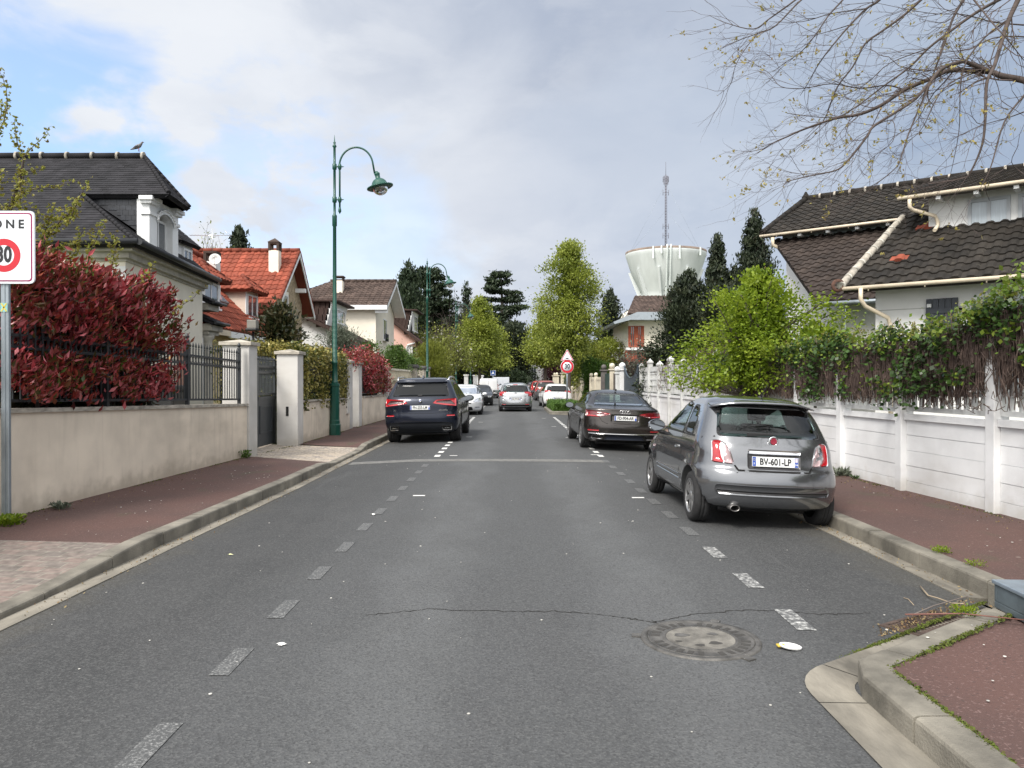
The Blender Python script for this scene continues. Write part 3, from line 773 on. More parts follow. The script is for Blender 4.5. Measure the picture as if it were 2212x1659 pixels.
def car(name, label, cat, loc, rot, sp, group='cars parked along the kerbs'):
    t = thing(name, label, cat, loc, rot, group)
    bm = shell(sp['keys'], sp['wheels'], sp['wr'], sp.get('p', 2.5), sp.get('flare', .012), sp.get('belt'))
    bvh = BVHTree.FromBMesh(bm); cut = []
    W2 = max(k[3] for k in sp['keys']); tr = sp.get('track', W2 - .12)
    for yw in sp['wheels']:
        for s in (-1, 1):
            g = MB(); A = Matrix.Translation((s * (W2 - .12), yw, sp['wr'] + .01)) @ Matrix.Rotation(R(90), 4, 'Y')
            g.lathe([(sp['wr'] + .055, -.18), (sp['wr'] + .055, .3)], n=40, M=A, mi=1); cut.append(g)
    if sp.get('see', True):
        for w in sp['glass']:
            pol = shrinkp(w[1], .035); g = MB()
            if w[0] == 'R': g.prism(pol, 1, -1, sp.get('thru', 3.4), 1); cut.append(g)
            elif w[0] == 'F': g.prism(pol, 1, sp.get('fthru', 1.4), 7, 1); cut.append(g)
            elif w[0] == 'L': g.prism(pol, 0, -2, 2, 1); cut.append(g)
    me = bool_cut(bm, cut, [sp['paint'], M_INT]); bm.free()
    o = bpy.data.objects.new('body', me); S.collection.objects.link(o); o.parent = t; me.name = 'body'
    gm2 = sp.get('gmat', M_GLS)
    for w in sp['glass']:
        for ax in (('L', 'S') if w[0] == 'L' else (w[0],)):
            g = decal(bvh, ax, w[1], .003, .07, .004)
            mm = w[2] if len(w) > 2 else gm2
            nm = {'R': 'rear_window', 'F': 'windscreen', 'L': 'side_window', 'S': 'side_window'}[ax]
            go_ = g.build(nm, mm, t, local=True)
            g = MB()
            for q in ring_poly(w[1], .03): decal(bvh, ax, q, .005, .2, .004, 0, g)
            g.build('window_seal', M_BLK, go_, local=True)
    seen = {}
    for d in sp.get('decals', []):
        ax, nm, poly, mt_ = d[:4]; off = d[4] if len(d) > 4 else .006; bl = d[5] if len(d) > 5 else 0
        polys = [(ax, poly)]
        if ax == 'LS': polys = [('L', poly), ('S', poly)]
        if ax == 'RR': polys = [('R', poly), ('R', [(-a, b) for a, b in poly][::-1])]
        if ax == 'FF': polys = [('F', poly), ('F', [(-a, b) for a, b in poly][::-1])]
        for a_, p_ in polys:
            g = decal(bvh, a_, p_, off, .05, .012, 0, None, bl); seen[(nm, a_, len(seen))] = g.build(nm, mt_, t, local=True)
    g = MB(); k = 0
    for ln in sp.get('gaps', []):
        for a_ in (('L', 'S') if ln[0] == 'LS' else (ln[0],)):
            for q in line_poly(ln[1], ln[2] if len(ln) > 2 else .007): decal(bvh, a_, q, .003, .2, .002, 0, g); k = 1
    if k: g.build('panel_gap', M_GAP, o, local=True)
    for yw in sp['wheels']:
        for s in (-1, 1):
            wheel(t, s * (tr), yw, sp['wr'], sp.get('ww', .2), s, sp['rim'], sp.get('spokes', 5), sp.get('rmat', M_RIM), .3 * yw, sp.get('steer', 0) if yw == sp['wheels'][1] else 0)
    # dark underbody
    y0, y1 = sp['keys'][0][1], sp['keys'][0][2]; z0 = sp['keys'][0][0]; g = MB(); g.bbox((-W2 + .3, y0 + .25, z0 - .06), (W2 - .3, y1 - .3, z0 + .05), .03)
    g.build('underbody', M_BLK, t, local=True)
    for s_ in sp.get('seats', []): seat(t, *s_)
    return t, bvh
def rect(x0, z0, x1, z1, r=.02, n=3): return round_poly([(x0, z0), (x1, z0), (x1, z1), (x0, z1)], r, n)
# ---- small grey hatchback, nearest
def c_fiat():
    pt = paint('grey_metallic', (.185, .192, .204), .82, .16)
    sp = dict(paint=pt, wheels=(.60, 2.90), wr=.295, ww=.185, rim=.205, spokes=7, track=.715, p=2.35, flare=.02, belt=(.80, .006, .05), thru=2.75, fthru=1.2,
      keys=[(.21, .20, 3.35, .70, .35, .5), (.27, .07, 3.44, .765, .42, .6), (.36, .02, 3.5, .80, .46, .62), (.52, .0, 3.54, .815, .48, .65), (.64, .035, 3.52, .815, .46, .65), (.70, .075, 3.46, .81, .45, .6), (.82, .10, 3.3, .80, .44, .6),
            (.92, .135, 2.98, .785, .43, .6), (1.00, .18, 2.68, .762, .42, .55), (1.14, .27, 2.38, .712, .40, .5), (1.28, .38, 2.10, .655, .38, .45), (1.38, .48, 1.9, .60, .4, .42), (1.445, .62, 1.68, .52, .4, .4), (1.478, .86, 1.48, .38, .3, .3), (1.49, 1.05, 1.3, .2, .1, .1)],
      glass=[('R', round_poly([(-.60, 1.03), (.60, 1.03), (.53, 1.36), (.48, 1.39), (-.48, 1.39), (-.53, 1.36)], .05)),
             ('L', round_poly([(1.18, 1.0), (1.27, 1.36), (1.56, 1.40), (1.95, 1.30), (2.30, 1.12), (2.42, 1.0)], .05)),
             ('L', round_poly([(.74, 1.0), (.80, 1.20), (.98, 1.36), (1.20, 1.36), (1.12, 1.0)], .06)),
             ('F', round_poly([(-.6, 1.02), (.6, 1.02), (.5, 1.36), (-.5, 1.36)], .06))],
      decals=[('RR', 'tail_lamp_surround', round_poly([(-.665, .735), (-.435, .725), (-.475, .87), (-.515, .955), (-.60, .985), (-.655, .975)], .03), M_CHR, .008, .012),
              ('RR', 'tail_lamp', round_poly([(-.652, .748), (-.545, .74), (-.545, .965), (-.605, .973), (-.645, .965)], .025), M_TL, .011, .014),
              ('RR', 'reversing_lamp', round_poly([(-.542, .742), (-.455, .735), (-.49, .87), (-.52, .945), (-.542, .955)], .02), M_TLW, .011, .012),
              ('R', 'number_plate_recess', rect(-.30, .685, .30, .865, .03), mat('grey_recess', (.10, .10, .105), .35, metal=.5, var=.05), .002),
              ('R', 'tailgate_handle', rect(-.295, .848, .295, .895, .02), M_CHR, .022, .012),
              ('R', 'bumper_groove', rect(-.64, .395, .64, .505, .05), pt, .012, .0), ('R', 'bumper_strip', rect(-.62, .418, .62, .446, .012), M_BLK, .018),
              ('LS', 'side_strip', [(1.05, .435), (2.4, .45), (2.4, .50), (1.05, .50)], pt, .010), ('LS', 'side_strip_chrome', [(1.05, .495), (2.4, .50), (2.4, .515), (1.05, .51)], M_CHR, .012),
              ('LS', 'door_handle', rect(1.28, .80, 1.42, .835, .012), M_CHR, .016, .01),
              ('LS', 'front_indicator', rect(2.62, .70, 2.70, .735, .012), M_TLW, .006),
              ('FF', 'headlamp', round_poly([(-.72, .72), (-.52, .72), (-.52, .9), (-.72, .9)], .08), M_HL, .008)],
      gaps=[('R', [(-.60, 1.36), (-.62, 1.02), (-.43, .71), (-.40, .665), (.40, .665), (.43, .71), (.62, 1.02), (.60, 1.36)], .018),
            ('LS', [(1.14, 1.0), (1.12, .75), (1.16, .33)]), ('LS', [(1.14, .28), (2.45, .30)]), ('LS', [(2.44, 1.0), (2.55, .8), (2.5, .32)]),
            ('LS', [(.08, .64), (.30, .64)], .008), ('LS', [(.45, 1.0), (2.42, 1.0)], .02), ('LS', [(.3, .83), (1.1, .845), (2.5, .82)], .006)],
      seats=[(-.34, 1.62, .72), (.34, 1.62, .72), (-.3, .78, .60, .33), (.3, .78, .60, .33)])
    t, bvh = car('parked_car', 'small grey hatchback parked nearest, its right wheels on the kerb', 'car', (2.93, 8.47, -.040), (0, R(2.6), R(1.0)), sp)
    plate(t, .068, .775, 'BV-601-LP', '94', tilt=R(-8))
    # tailgate spoiler lip
    g = MB(); n = 16; top = []; 
    for i in range(n + 1):
        x = lerp(-.60, .60, i / n); k = 1 - (abs(x) / .60) ** 3
        z = 1.355 + .055 * k; y = .365 + .15 * (abs(x) / .6) ** 2.5
        top += [(x, y + .22, z + .035), (x, y, z + .012), (x, y + .012, z - .006), (x, y + .2, z - .012)]
    g.add(top, [(i * 4 + j, i * 4 + (j + 1) % 4, (i + 1) * 4 + (j + 1) % 4, (i + 1) * 4 + j) for i in range(n) for j in range(4)] + [(0, 1, 2, 3)[::-1], tuple(n * 4 + j for j in range(4))], smooth=True)
    g.build('spoiler', pt, t, local=True)
    g = MB(); A = Matrix.Translation((0, .165, 1.0)) @ Matrix.Diagonal((1.15, 1, 1.15, 1)) @ Matrix.Rotation(R(90), 4, 'X')
    g.lathe([(.046, -.0), (.048, .012), (.04, .018), (.038, .014)], n=28, M=A, cap=False); g.lathe([(.001, .016), (.032, .0185)], n=28, M=A, cap=False, mi=1)
    q = g.build('badge', [M_CHR, mat('badge_red', (.25, .02, .04), .3, var=.1)], t, local=True)
    for s_, x_ in (('FIAT', 0),): textmesh(s_, .034, Matrix.Translation((0, .152, .999)) @ Matrix.Rotation(R(90), 4, 'X') @ Matrix.Diagonal((.72, 1.3, 1, 1)), M_CHR, 'badge_letters', q, .001)
    g = MB(); g.tube([(-.24, .30, 1.08), (-.02, .27, 1.072), (.08, .25, 1.068)], [.010, .014, .012], 8); g.bbox((-.28, .215, 1.04), (.02, .26, 1.085), .01); g.build('rear_wiper', M_BLK, t, local=True)
    g = MB(); g.tube([(.12, 1.0, 1.475), (.12, .93, 1.52), (.13, .80, 1.64)], [.014, .006, .004], 8); g.ball((.12, 1.0, 1.483), .03, 10, 0, (1, 1.5, .6)); g.build('aerial', M_BLK, t, local=True)
    g = MB(); A = Matrix.Translation((-.43, .10, .245)) @ Matrix.Rotation(R(90), 4, 'X') @ Matrix.Diagonal((1, .65, 1, 1))
    g.lathe([(.055, -.25), (.057, .04), (.050, .045), (.046, .02), (.046, -.2)], n=20, M=A, cap=False); g.build('exhaust', mat('exhaust_steel', (.3, .29, .28), .35, metal=.9), t, local=True)
    mirror_pod(t, -1, .90, 2.18, 1.03, M_CHR, 1.05); mirror_pod(t, 1, .90, 2.18, 1.03, M_CHR, 1.05)
    g = MB(); A = Matrix.Translation((-.34, 2.1, .98)) @ Matrix.Rotation(R(65), 4, 'X')
    g.lathe([(.17 + .013 * math.cos(a), .013 * math.sin(a)) for a in [2 * math.pi * k / 8 for k in range(9)]], n=24, M=A, cap=False); g.box((-.17, -.02, -.01), (.17, .02, .01), 0, A); g.build('steering_wheel', M_BLK, t, local=True)
c_fiat()
def c_audi():
    pt = paint('brown_metallic', (.060, .054, .051), .85, .25)
    sp = dict(paint=pt, wheels=(1.05, 3.87), wr=.33, ww=.235, rim=.24, spokes=10, track=.80, p=2.6, thru=3.6, fthru=1.9,
      keys=[(.20, .28, 4.45, .76, .5, .7), (.27, .10, 4.6, .86, .52, .75), (.40, .02, 4.7, .90, .55, .8), (.55, .0, 4.73, .915, .55, .85), (.70, .03, 4.7, .918, .52, .85), (.84, .06, 4.4, .905, .5, .8), (.92, .085, 4.05, .885, .5, .75), (.985, .10, 3.75, .86, .5, .7),
            (1.02, .30, 3.50, .835, .5, .6), (1.06, .62, 3.32, .81, .45, .55), (1.17, .92, 3.05, .75, .5, .5), (1.29, 1.24, 2.76, .675, .5, .5), (1.37, 1.52, 2.52, .58, .45, .45), (1.41, 1.75, 2.33, .45, .4, .3), (1.43, 1.95, 2.15, .2, .05, .05)],
      glass=[('R', round_poly([(-.66, 1.055), (.66, 1.055), (.52, 1.325), (.45, 1.345), (-.45, 1.345), (-.52, 1.325)], .04), glassmat('green_glass', (.60, .74, .71), .04)),
             ('L', round_poly([(1.0, 1.06), (1.45, 1.29), (1.85, 1.355), (1.85, 1.05)], .05)), ('L', round_poly([(1.92, 1.05), (1.92, 1.36), (2.4, 1.345), (2.85, 1.18), (3.15, 1.03)], .05)),
             ('F', round_poly([(-.7, 1.08), (.7, 1.08), (.53, 1.34), (-.53, 1.34)], .06))],
      decals=[('RR', 'tail_lamp', round_poly([(-.885, .80), (-.60, .80), (-.34, .855), (-.34, .885), (-.60, .935), (-.87, .955)], .02), M_TLD, .007, .008),
              ('RR', 'tail_lamp_bar', round_poly([(-.86, .815), (-.62, .81), (-.60, .86), (-.86, .90)], .015), M_TL, .010, .004), ('RR', 'tail_lamp_bar', round_poly([(-.59, .862), (-.36, .868), (-.36, .88), (-.59, .91)], .008), M_TL, .010, .003),
              ('RR', 'reversing_lamp', [(-.58, .805), (-.43, .835), (-.43, .85), (-.58, .835)], M_TLW, .011),
              ('R', 'number_plate_recess', rect(-.34, .69, .34, .865, .04), pt, .001),
              ('RR', 'reflector', rect(-.84, .475, -.60, .505, .01), M_TL, .008), ('R', 'bumper_trim', rect(-.82, .41, .82, .435, .01), M_CHR, .012),
              ('R', 'diffuser', round_poly([(-.82, .27), (.82, .27), (.80, .405), (-.80, .405)], .03), M_BLK, .006), ('R', 'diffuser_inset', round_poly([(-.48, .28), (.48, .28), (.38, .385), (-.38, .385)], .03), mat('dark_blue_plastic', (.02, .025, .04), .4), .010),
              ('RR', 'exhaust_trim', round_poly([(-.76, .295), (-.52, .295), (-.47, .385), (-.73, .385)], .03), M_CHR, .014), ('RR', 'exhaust', round_poly([(-.735, .31), (-.535, .31), (-.50, .37), (-.715, .37)], .025), M_GAP, .018),
              ('LS', 'door_handle', rect(1.35, .84, 1.55, .87, .012), pt, .02), ('LS', 'door_handle', rect(2.35, .82, 2.55, .85, .012), pt, .02)],
      gaps=[('R', [(-.66, .99), (-.60, .80), (-.53, .70), (-.44, .655), (.44, .655), (.53, .70), (.60, .80), (.66, .99)], .008), ('R', [(-.8, .972), (-.3, .965), (.3, .965), (.8, .972)], .006), ('R', [(-.34, .87), (.34, .87)], .010),
            ('LS', [(1.25, 1.05), (1.45, .7), (1.5, .35)]), ('LS', [(1.89, 1.05), (1.92, .3)]), ('LS', [(3.05, 1.02), (3.1, .3)]), ('LS', [(.12, .87), (3.7, .80)], .006)],
      seats=[(-.37, 2.2, .70), (.37, 2.2, .70), (-.35, 1.25, .72, .28), (.35, 1.25, .72, .28)])
    t, bvh = car('parked_car', 'dark brown saloon parked behind the small grey hatchback', 'car', (2.68, 17.85, -.030), (0, R(2.0), R(1.5)), sp)
    plate(t, .012, .785, 'FD-904-AR', None, tilt=R(-3))
    g = MB()
    for k in range(4):
        A = Matrix.Translation(((k - 1.5) * .058, .078, .925)) @ Matrix.Rotation(R(90), 4, 'X')
        g.lathe([(.036 + .0055 * math.cos(a), .0055 * math.sin(a)) for a in [2 * math.pi * q / 6 for q in range(7)]], n=22, M=A, cap=False)
    g.build('badge', M_CHR, t, local=True)
    g = MB(); g.prism([(1.5, 1.40), (1.62, 1.40), (1.54, 1.455), (1.50, 1.455)], 0, -.02, .02); g.build('aerial', M_BLK, t, local=True)
    mirror_pod(t, -1, 1.0, 3.0, .98, M_BLK, 1.0); mirror_pod(t, 1, 1.0, 3.0, .98, M_BLK, 1.0)
c_audi()
def c_suv():
    pt = paint('dark_blue_metallic', (.009, .013, .026), .5, .25)
    dk = M_GLD
    sp = dict(paint=pt, wheels=(.98, 3.955), wr=.38, ww=.30, rim=.27, spokes=10, rmat=M_RIMD, track=.835, p=2.9, see=False, gmat=mat('privacy_glass', (.006, .007, .008), .08, var=0, spec=.28), belt=(.86, .008, .08),
      keys=[(.27, .25, 4.65, .82, .4, .6), (.36, .08, 4.82, .92, .42, .65), (.50, .01, 4.9, .97, .45, .7), (.68, .0, 4.92, .99, .45, .7), (.86, .03, 4.9, .985, .42, .7), (1.02, .04, 4.8, .985, .40, .65), (1.10, .06, 4.4, .975, .40, .6), (1.17, .09, 3.9, .955, .40, .55),
            (1.23, .13, 3.6, .925, .38, .5), (1.40, .27, 3.2, .85, .36, .5), (1.55, .40, 2.9, .78, .34, .5), (1.64, .46, 2.65, .73, .36, .45), (1.70, .55, 2.45, .65, .4, .4), (1.735, .8, 2.25, .50, .3, .3), (1.75, 1.1, 2.0, .3, .1, .1)],
      glass=[('R', round_poly([(-.76, 1.24), (.76, 1.24), (.67, 1.55), (.60, 1.585), (-.60, 1.585), (-.67, 1.55)], .04)),
             ('L', round_poly([(.62, 1.25), (.85, 1.52), (1.35, 1.60), (1.35, 1.22)], .05)), ('L', round_poly([(1.42, 1.21), (1.42, 1.60), (2.15, 1.61), (2.15, 1.19)], .04)), ('L', round_poly([(2.22, 1.19), (2.22, 1.61), (2.6, 1.58), (3.1, 1.36), (3.4, 1.2)], .05)),
             ('F', round_poly([(-.75, 1.25), (.75, 1.25), (.6, 1.6), (-.6, 1.6)], .06))],
      decals=[('R', 'roof_spoiler', round_poly([(-.68, 1.595), (.68, 1.595), (.62, 1.645), (-.62, 1.645)], .02), pt, .05), 
              ('RR', 'tail_lamp', round_poly([(-.93, .985), (-.62, 1.02), (-.36, 1.06), (-.33, 1.075), (-.42, 1.15), (-.62, 1.165), (-.92, 1.185)], .02), M_TL, .008, .006),
              ('RR', 'tail_lamp_inset', round_poly([(-.90, 1.03), (-.64, 1.055), (-.44, 1.08), (-.40, 1.085), (-.45, 1.125), (-.64, 1.135), (-.78, 1.14), (-.80, 1.13)], .012), mat('smoked_lamp', (.05, .02, .022), .2, coat=1), .013, .004),
              ('RR', 'reflector', rect(-.89, .725, -.69, .765, .008), M_TL, .008), ('R', 'bumper_skirt', round_poly([(-.86, .30), (.86, .30), (.86, .545), (.6, .575), (-.6, .575), (-.86, .545)], .05), mat('dark_skirt', (.012, .014, .018), .35, metal=.3), .008),
              ('RR', 'exhaust_trim', round_poly([(-.81, .36), (-.58, .37), (-.54, .49), (-.81, .485)], .03), M_CHR, .018), ('RR', 'exhaust', round_poly([(-.79, .375), (-.595, .385), (-.562, .472), (-.79, .468)], .025), M_GAP, .022),
              ('LS', 'door_handle', rect(1.5, 1.0, 1.72, 1.035, .012), pt, .02), ('LS', 'door_handle', rect(2.5, .98, 2.72, 1.015, .012), pt, .02)],
      gaps=[('R', [(-.80, 1.22), (-.78, 1.0), (-.74, .74), (-.66, .60), (.66, .60), (.74, .74), (.78, 1.0), (.80, 1.22)], .008), ('R', [(-.74, .82), (-.3, .80), (.3, .80), (.74, .82)], .006), ('LS', [(1.38, 1.22), (1.45, .8), (1.3, .4)]), ('LS', [(2.18, 1.2), (2.22, .35)]), ('LS', [(3.35, 1.2), (3.35, .35)]), ('LS', [(.3, 1.06), (3.9, .98)], .006)])
    t, bvh = car('parked_car', 'dark blue off-road estate car parked by the left kerb beyond the green lamp post', 'car', (-2.32, 20.1, -.028), (0, R(-1.0), R(-1.0)), sp)
    plate(t, .012, .955, 'FN-255-LM', None, tilt=R(-4))
    g = MB(); A = Matrix.Translation((0, .03, 1.135)) @ Matrix.Rotation(R(90), 4, 'X')
    g.lathe([(.001, .02), (.044, .018), (.046, .0)], n=24, M=A, cap=False)
    for k in range(4): g.prism([(0, 0)] + [(.030 * math.cos(R(90 * k + i * 15)), .030 * math.sin(R(90 * k + i * 15))) for i in range(7)], 2, .0195, .022, 1 + k % 2, A)
    g.build('badge', [M_CHR, M_PLB, M_PLW], t, local=True)
    for s_, x_ in (('X5', -.66), ('xDrive45e', .61)):
        textmesh(s_, .055, Matrix.Translation((x_, .012, .885)) @ Matrix.Rotation(R(90), 4, 'X'), M_CHR, 'badge_letters', t, .003)
    g = MB(); g.tube([(-.05, .19, 1.265), (.2, .20, 1.28), (.42, .22, 1.285)], [.02, .018, .008], 8); g.bbox((-.07, .13, 1.25), (.05, .22, 1.29), .01); g.build('rear_wiper', M_BLK, t, local=True)
    g = MB(); g.prism([(.75, 1.74), (.95, 1.74), (.84, 1.80), (.78, 1.80)], 0, -.02, .02); g.build('aerial', pt, t, local=True)
    for s in (-1, 1):
        g = MB(); g.tube([(s * .68, .78, 1.67), (s * .70, .9, 1.745), (s * .70, 1.8, 1.77), (s * .69, 2.7, 1.72), (s * .70, 2.85, 1.64)], .018, 8); g.build('roof_rail', M_CHR, t, local=True)
    mirror_pod(t, -1, 1.08, 3.2, 1.12, M_BLK, 1.2); mirror_pod(t, 1, 1.08, 3.2, 1.12, M_BLK, 1.2)
c_suv()
def hatch(pt, L=4.0, Wd=1.73, H=1.5, **k):
    w = Wd / 2; f = H / 1.5
    sp = dict(paint=pt, wheels=(.68, L - .82), wr=.31, ww=.2, rim=.21, spokes=6, track=w - .11, p=2.5, thru=L - .9, fthru=1.2, gmat=M_GLS,
      keys=[(.20, .22, L - .25, w * .88, .4, .6), (.28, .06, L - .1, w * .95, .42, .65), (.45, .0, L - .02, w * .99, .45, .7), (.62, .02, L, w, .45, .7), (.78 * f, .06, L - .15, w * .99, .42, .65), (.90 * f, .09, L - .55, w * .97, .40, .6), (1.0 * f, .14, L - 1.05, w * .94, .38, .55),
            (1.13 * f, .24, L - 1.4, w * .875, .36, .5), (1.28 * f, .34, L - 1.75, w * .80, .36, .45), (1.39 * f, .40, L - 2.0, w * .72, .4, .4), (1.46 * f, .56, L - 2.2, w * .60, .4, .35), (1.49 * f, .9, L - 2.4, w * .4, .2, .2), (1.50 * f, 1.1, L - 2.6, w * .2, .05, .05)],
      glass=[('R', round_poly([(-w * .80, 1.0 * f), (w * .80, 1.0 * f), (w * .68, 1.36 * f), (-w * .68, 1.36 * f)], .06)),
             ('L', round_poly([(.55, 1.04 * f), (.8, 1.33 * f), (1.45, 1.38 * f), (1.45, 1.0 * f)], .06)), ('L', round_poly([(1.52, 1.0 * f), (1.52, 1.38 * f), (L - 2.1, 1.33 * f), (L - 1.35, 1.0 * f)], .06)),
             ('F', round_poly([(-w * .82, 1.02 * f), (w * .82, 1.02 * f), (w * .68, 1.37 * f), (-w * .68, 1.37 * f)], .06))],
      decals=[], gaps=[('LS', [(1.48, 1.0), (1.5, .3)]), ('LS', [(L - 1.3, 1.0), (L - 1.3, .3)])], seats=[(-.34, 1.75, .72), (.34, 1.75, .72), (-.34, .95, .70, .32), (.34, .95, .70, .32)])
    sp.update(k); return sp
def c_c3():
    pt = paint('silver_metallic', (.42, .435, .45), .8, .26)
    sp = hatch(pt, 3.94, 1.74, 1.52)
    sp['decals'] = [('RR', 'tail_lamp', round_poly([(-.84, .80), (-.70, .80), (-.68, .93), (-.48, .96), (-.46, 1.04), (-.82, 1.05)], .02), M_TL, .008, .01), ('RR', 'tail_lamp_lower', rect(-.81, .80, -.66, .905, .02), M_TLD, .012),
        ('R', 'number_plate_recess', rect(-.33, .60, .33, .74, .03), pt, .002), ('R', 'bumper_skirt', rect(-.74, .24, .74, .37, .04), M_BLK, .006), ('RR', 'reflector', rect(-.70, .375, -.50, .41, .01), M_TL, .006), ('R', 'brake_lamp', rect(-.12, 1.395, .12, 1.42, .008), M_TL, .008)]
    sp['gaps'] += [('R', [(-.74, 1.38), (-.72, 1.0), (-.58, .83), (-.50, .775), (.50, .775), (.58, .83), (.72, 1.0), (.74, 1.38)], .010)]
    t, b = car('moving_car', 'silver hatchback driving away in the middle of the road', 'car', (.33, 39.9, 0), (0, 0, R(1)), sp, None)
    plate(t, -.008, .665, 'GG-797-NB', None)
    g = MB()
    for q in range(2): g.prism([(-.06, .955 + .04 * q), (0, .995 + .04 * q), (.06, .955 + .04 * q), (.06, .972 + .04 * q), (0, 1.012 + .04 * q), (-.06, .972 + .04 * q)], 1, .08, .11)
    g.build('badge', M_CHR, t, local=True)
    mirror_pod(t, -1, .98, 2.5, 1.02, pt); mirror_pod(t, 1, .98, 2.5, 1.02, pt)
c_c3()
M_WHITE = paint('white_paint', (.62, .63, .64), 0, .3)
def c_i20():
    sp = hatch(M_WHITE, 4.03, 1.74, 1.47, gmat=M_GLD)
    sp['decals'] = [('RR', 'tail_lamp', round_poly([(-.84, .93), (-.66, .95), (-.40, .99), (-.44, 1.05), (-.80, 1.06)], .02), M_TL, .008, .01), ('R', 'number_plate_recess', rect(-.36, .50, .36, .66, .03), M_WHITE, .002),
        ('R', 'bumper_skirt', rect(-.66, .24, .66, .34, .04), M_BLK, .008), ('RR', 'reflector', round_poly([(-.70, .46), (-.48, .46), (-.55, .51), (-.70, .50)], .01), M_TL, .007), ('R', 'badge', rect(-.07, .88, .07, .94, .025), M_CHR, .01)]
    sp['gaps'] += [('R', [(-.74, 1.3), (-.72, 1.0), (-.60, .78), (-.5, .70), (.50, .70), (.60, .78), (.72, 1.0), (.74, 1.3)], .012)]
    t, b = car('parked_car', 'white hatchback parked behind the clipped hedge island', 'car', (2.92, 45.9, -.03), (0, R(1), R(3)), sp)
    plate(t, -.005, .585, 'DP-258-KG', None)
    mirror_pod(t, -1, .98, 2.5, 1.0, M_WHITE)
c_i20()
def c_c5():
    sp = hatch(M_WHITE, 4.78, 1.86, 1.46)
    L = 4.78; w = .93
    sp['keys'] = [(.20, .3, L - .25, w * .88, .4, .6), (.28, .08, L - .12, w * .95, .42, .75), (.45, .0, L - .03, w * .99, .5, .9), (.62, .02, L, w, .5, .95), (.74, .05, L - .18, w * .99, .5, .9), (.84, .08, L - .6, w * .98, .5, .8), (.93, .12, L - 1.15, w * .95, .5, .7), (1.0, .2, L - 1.45, w * .92, .5, .6),
            (1.12, .3, L - 1.75, w * .86, .5, .55), (1.26, .4, L - 2.1, w * .79, .45, .5), (1.36, .5, L - 2.35, w * .70, .4, .45), (1.42, .7, L - 2.6, w * .58, .4, .35), (1.45, 1.2, L - 2.8, w * .4, .2, .2), (1.46, 1.4, L - 3.0, w * .2, .05, .05)]
    sp['wheels'] = (.95, L - 1.05); sp['glass'] = [('F', round_poly([(-.80, 1.0), (.80, 1.0), (.62, 1.34), (-.62, 1.34)], .06)), ('L', round_poly([(1.0, 1.02), (1.2, 1.3), (2.0, 1.34), (2.0, 1.0)], .06)), ('L', round_poly([(2.08, 1.0), (2.08, 1.34), (L - 2.4, 1.3), (L - 1.6, 1.0)], .06)), ('R', round_poly([(-.7, 1.05), (.7, 1.05), (.6, 1.3), (-.6, 1.3)], .06))]
    sp['decals'] = [('FF', 'headlamp', round_poly([(-.88, .70), (-.62, .63), (-.50, .66), (-.62, .76), (-.86, .84)], .03), M_HL, .008, .015), ('FF', 'fog_lamp', rect(-.80, .34, -.58, .42, .02), M_HL, .008), ('F', 'grille', round_poly([(-.5, .26), (.5, .26), (.46, .42), (-.46, .42)], .04), M_GAP, .006),
        ('F', 'upper_grille', round_poly([(-.42, .56), (.42, .56), (.42, .60), (-.42, .60)], .01), M_GAP, .006), ('F', 'chrome_bar', rect(-.48, .655, .48, .67, .005), M_CHR, .008)]
    sp['gaps'] = [('LS', [(2.04, 1.0), (2.04, .3)]), ('LS', [(L - 1.5, 1.0), (L - 1.5, .3)])]; sp['spokes'] = 9; sp['fthru'] = 1.0
    t, b = car('parked_car', 'white saloon facing the camera, parked just beyond the dark blue estate car', 'car', (-2.28, 40.55, -.02), (0, 0, R(181)), sp)
    mirror_pod(t, 1, 1.03, 3.2, 1.0, M_WHITE); mirror_pod(t, -1, 1.03, 3.2, 1.0, M_WHITE)
c_c5()
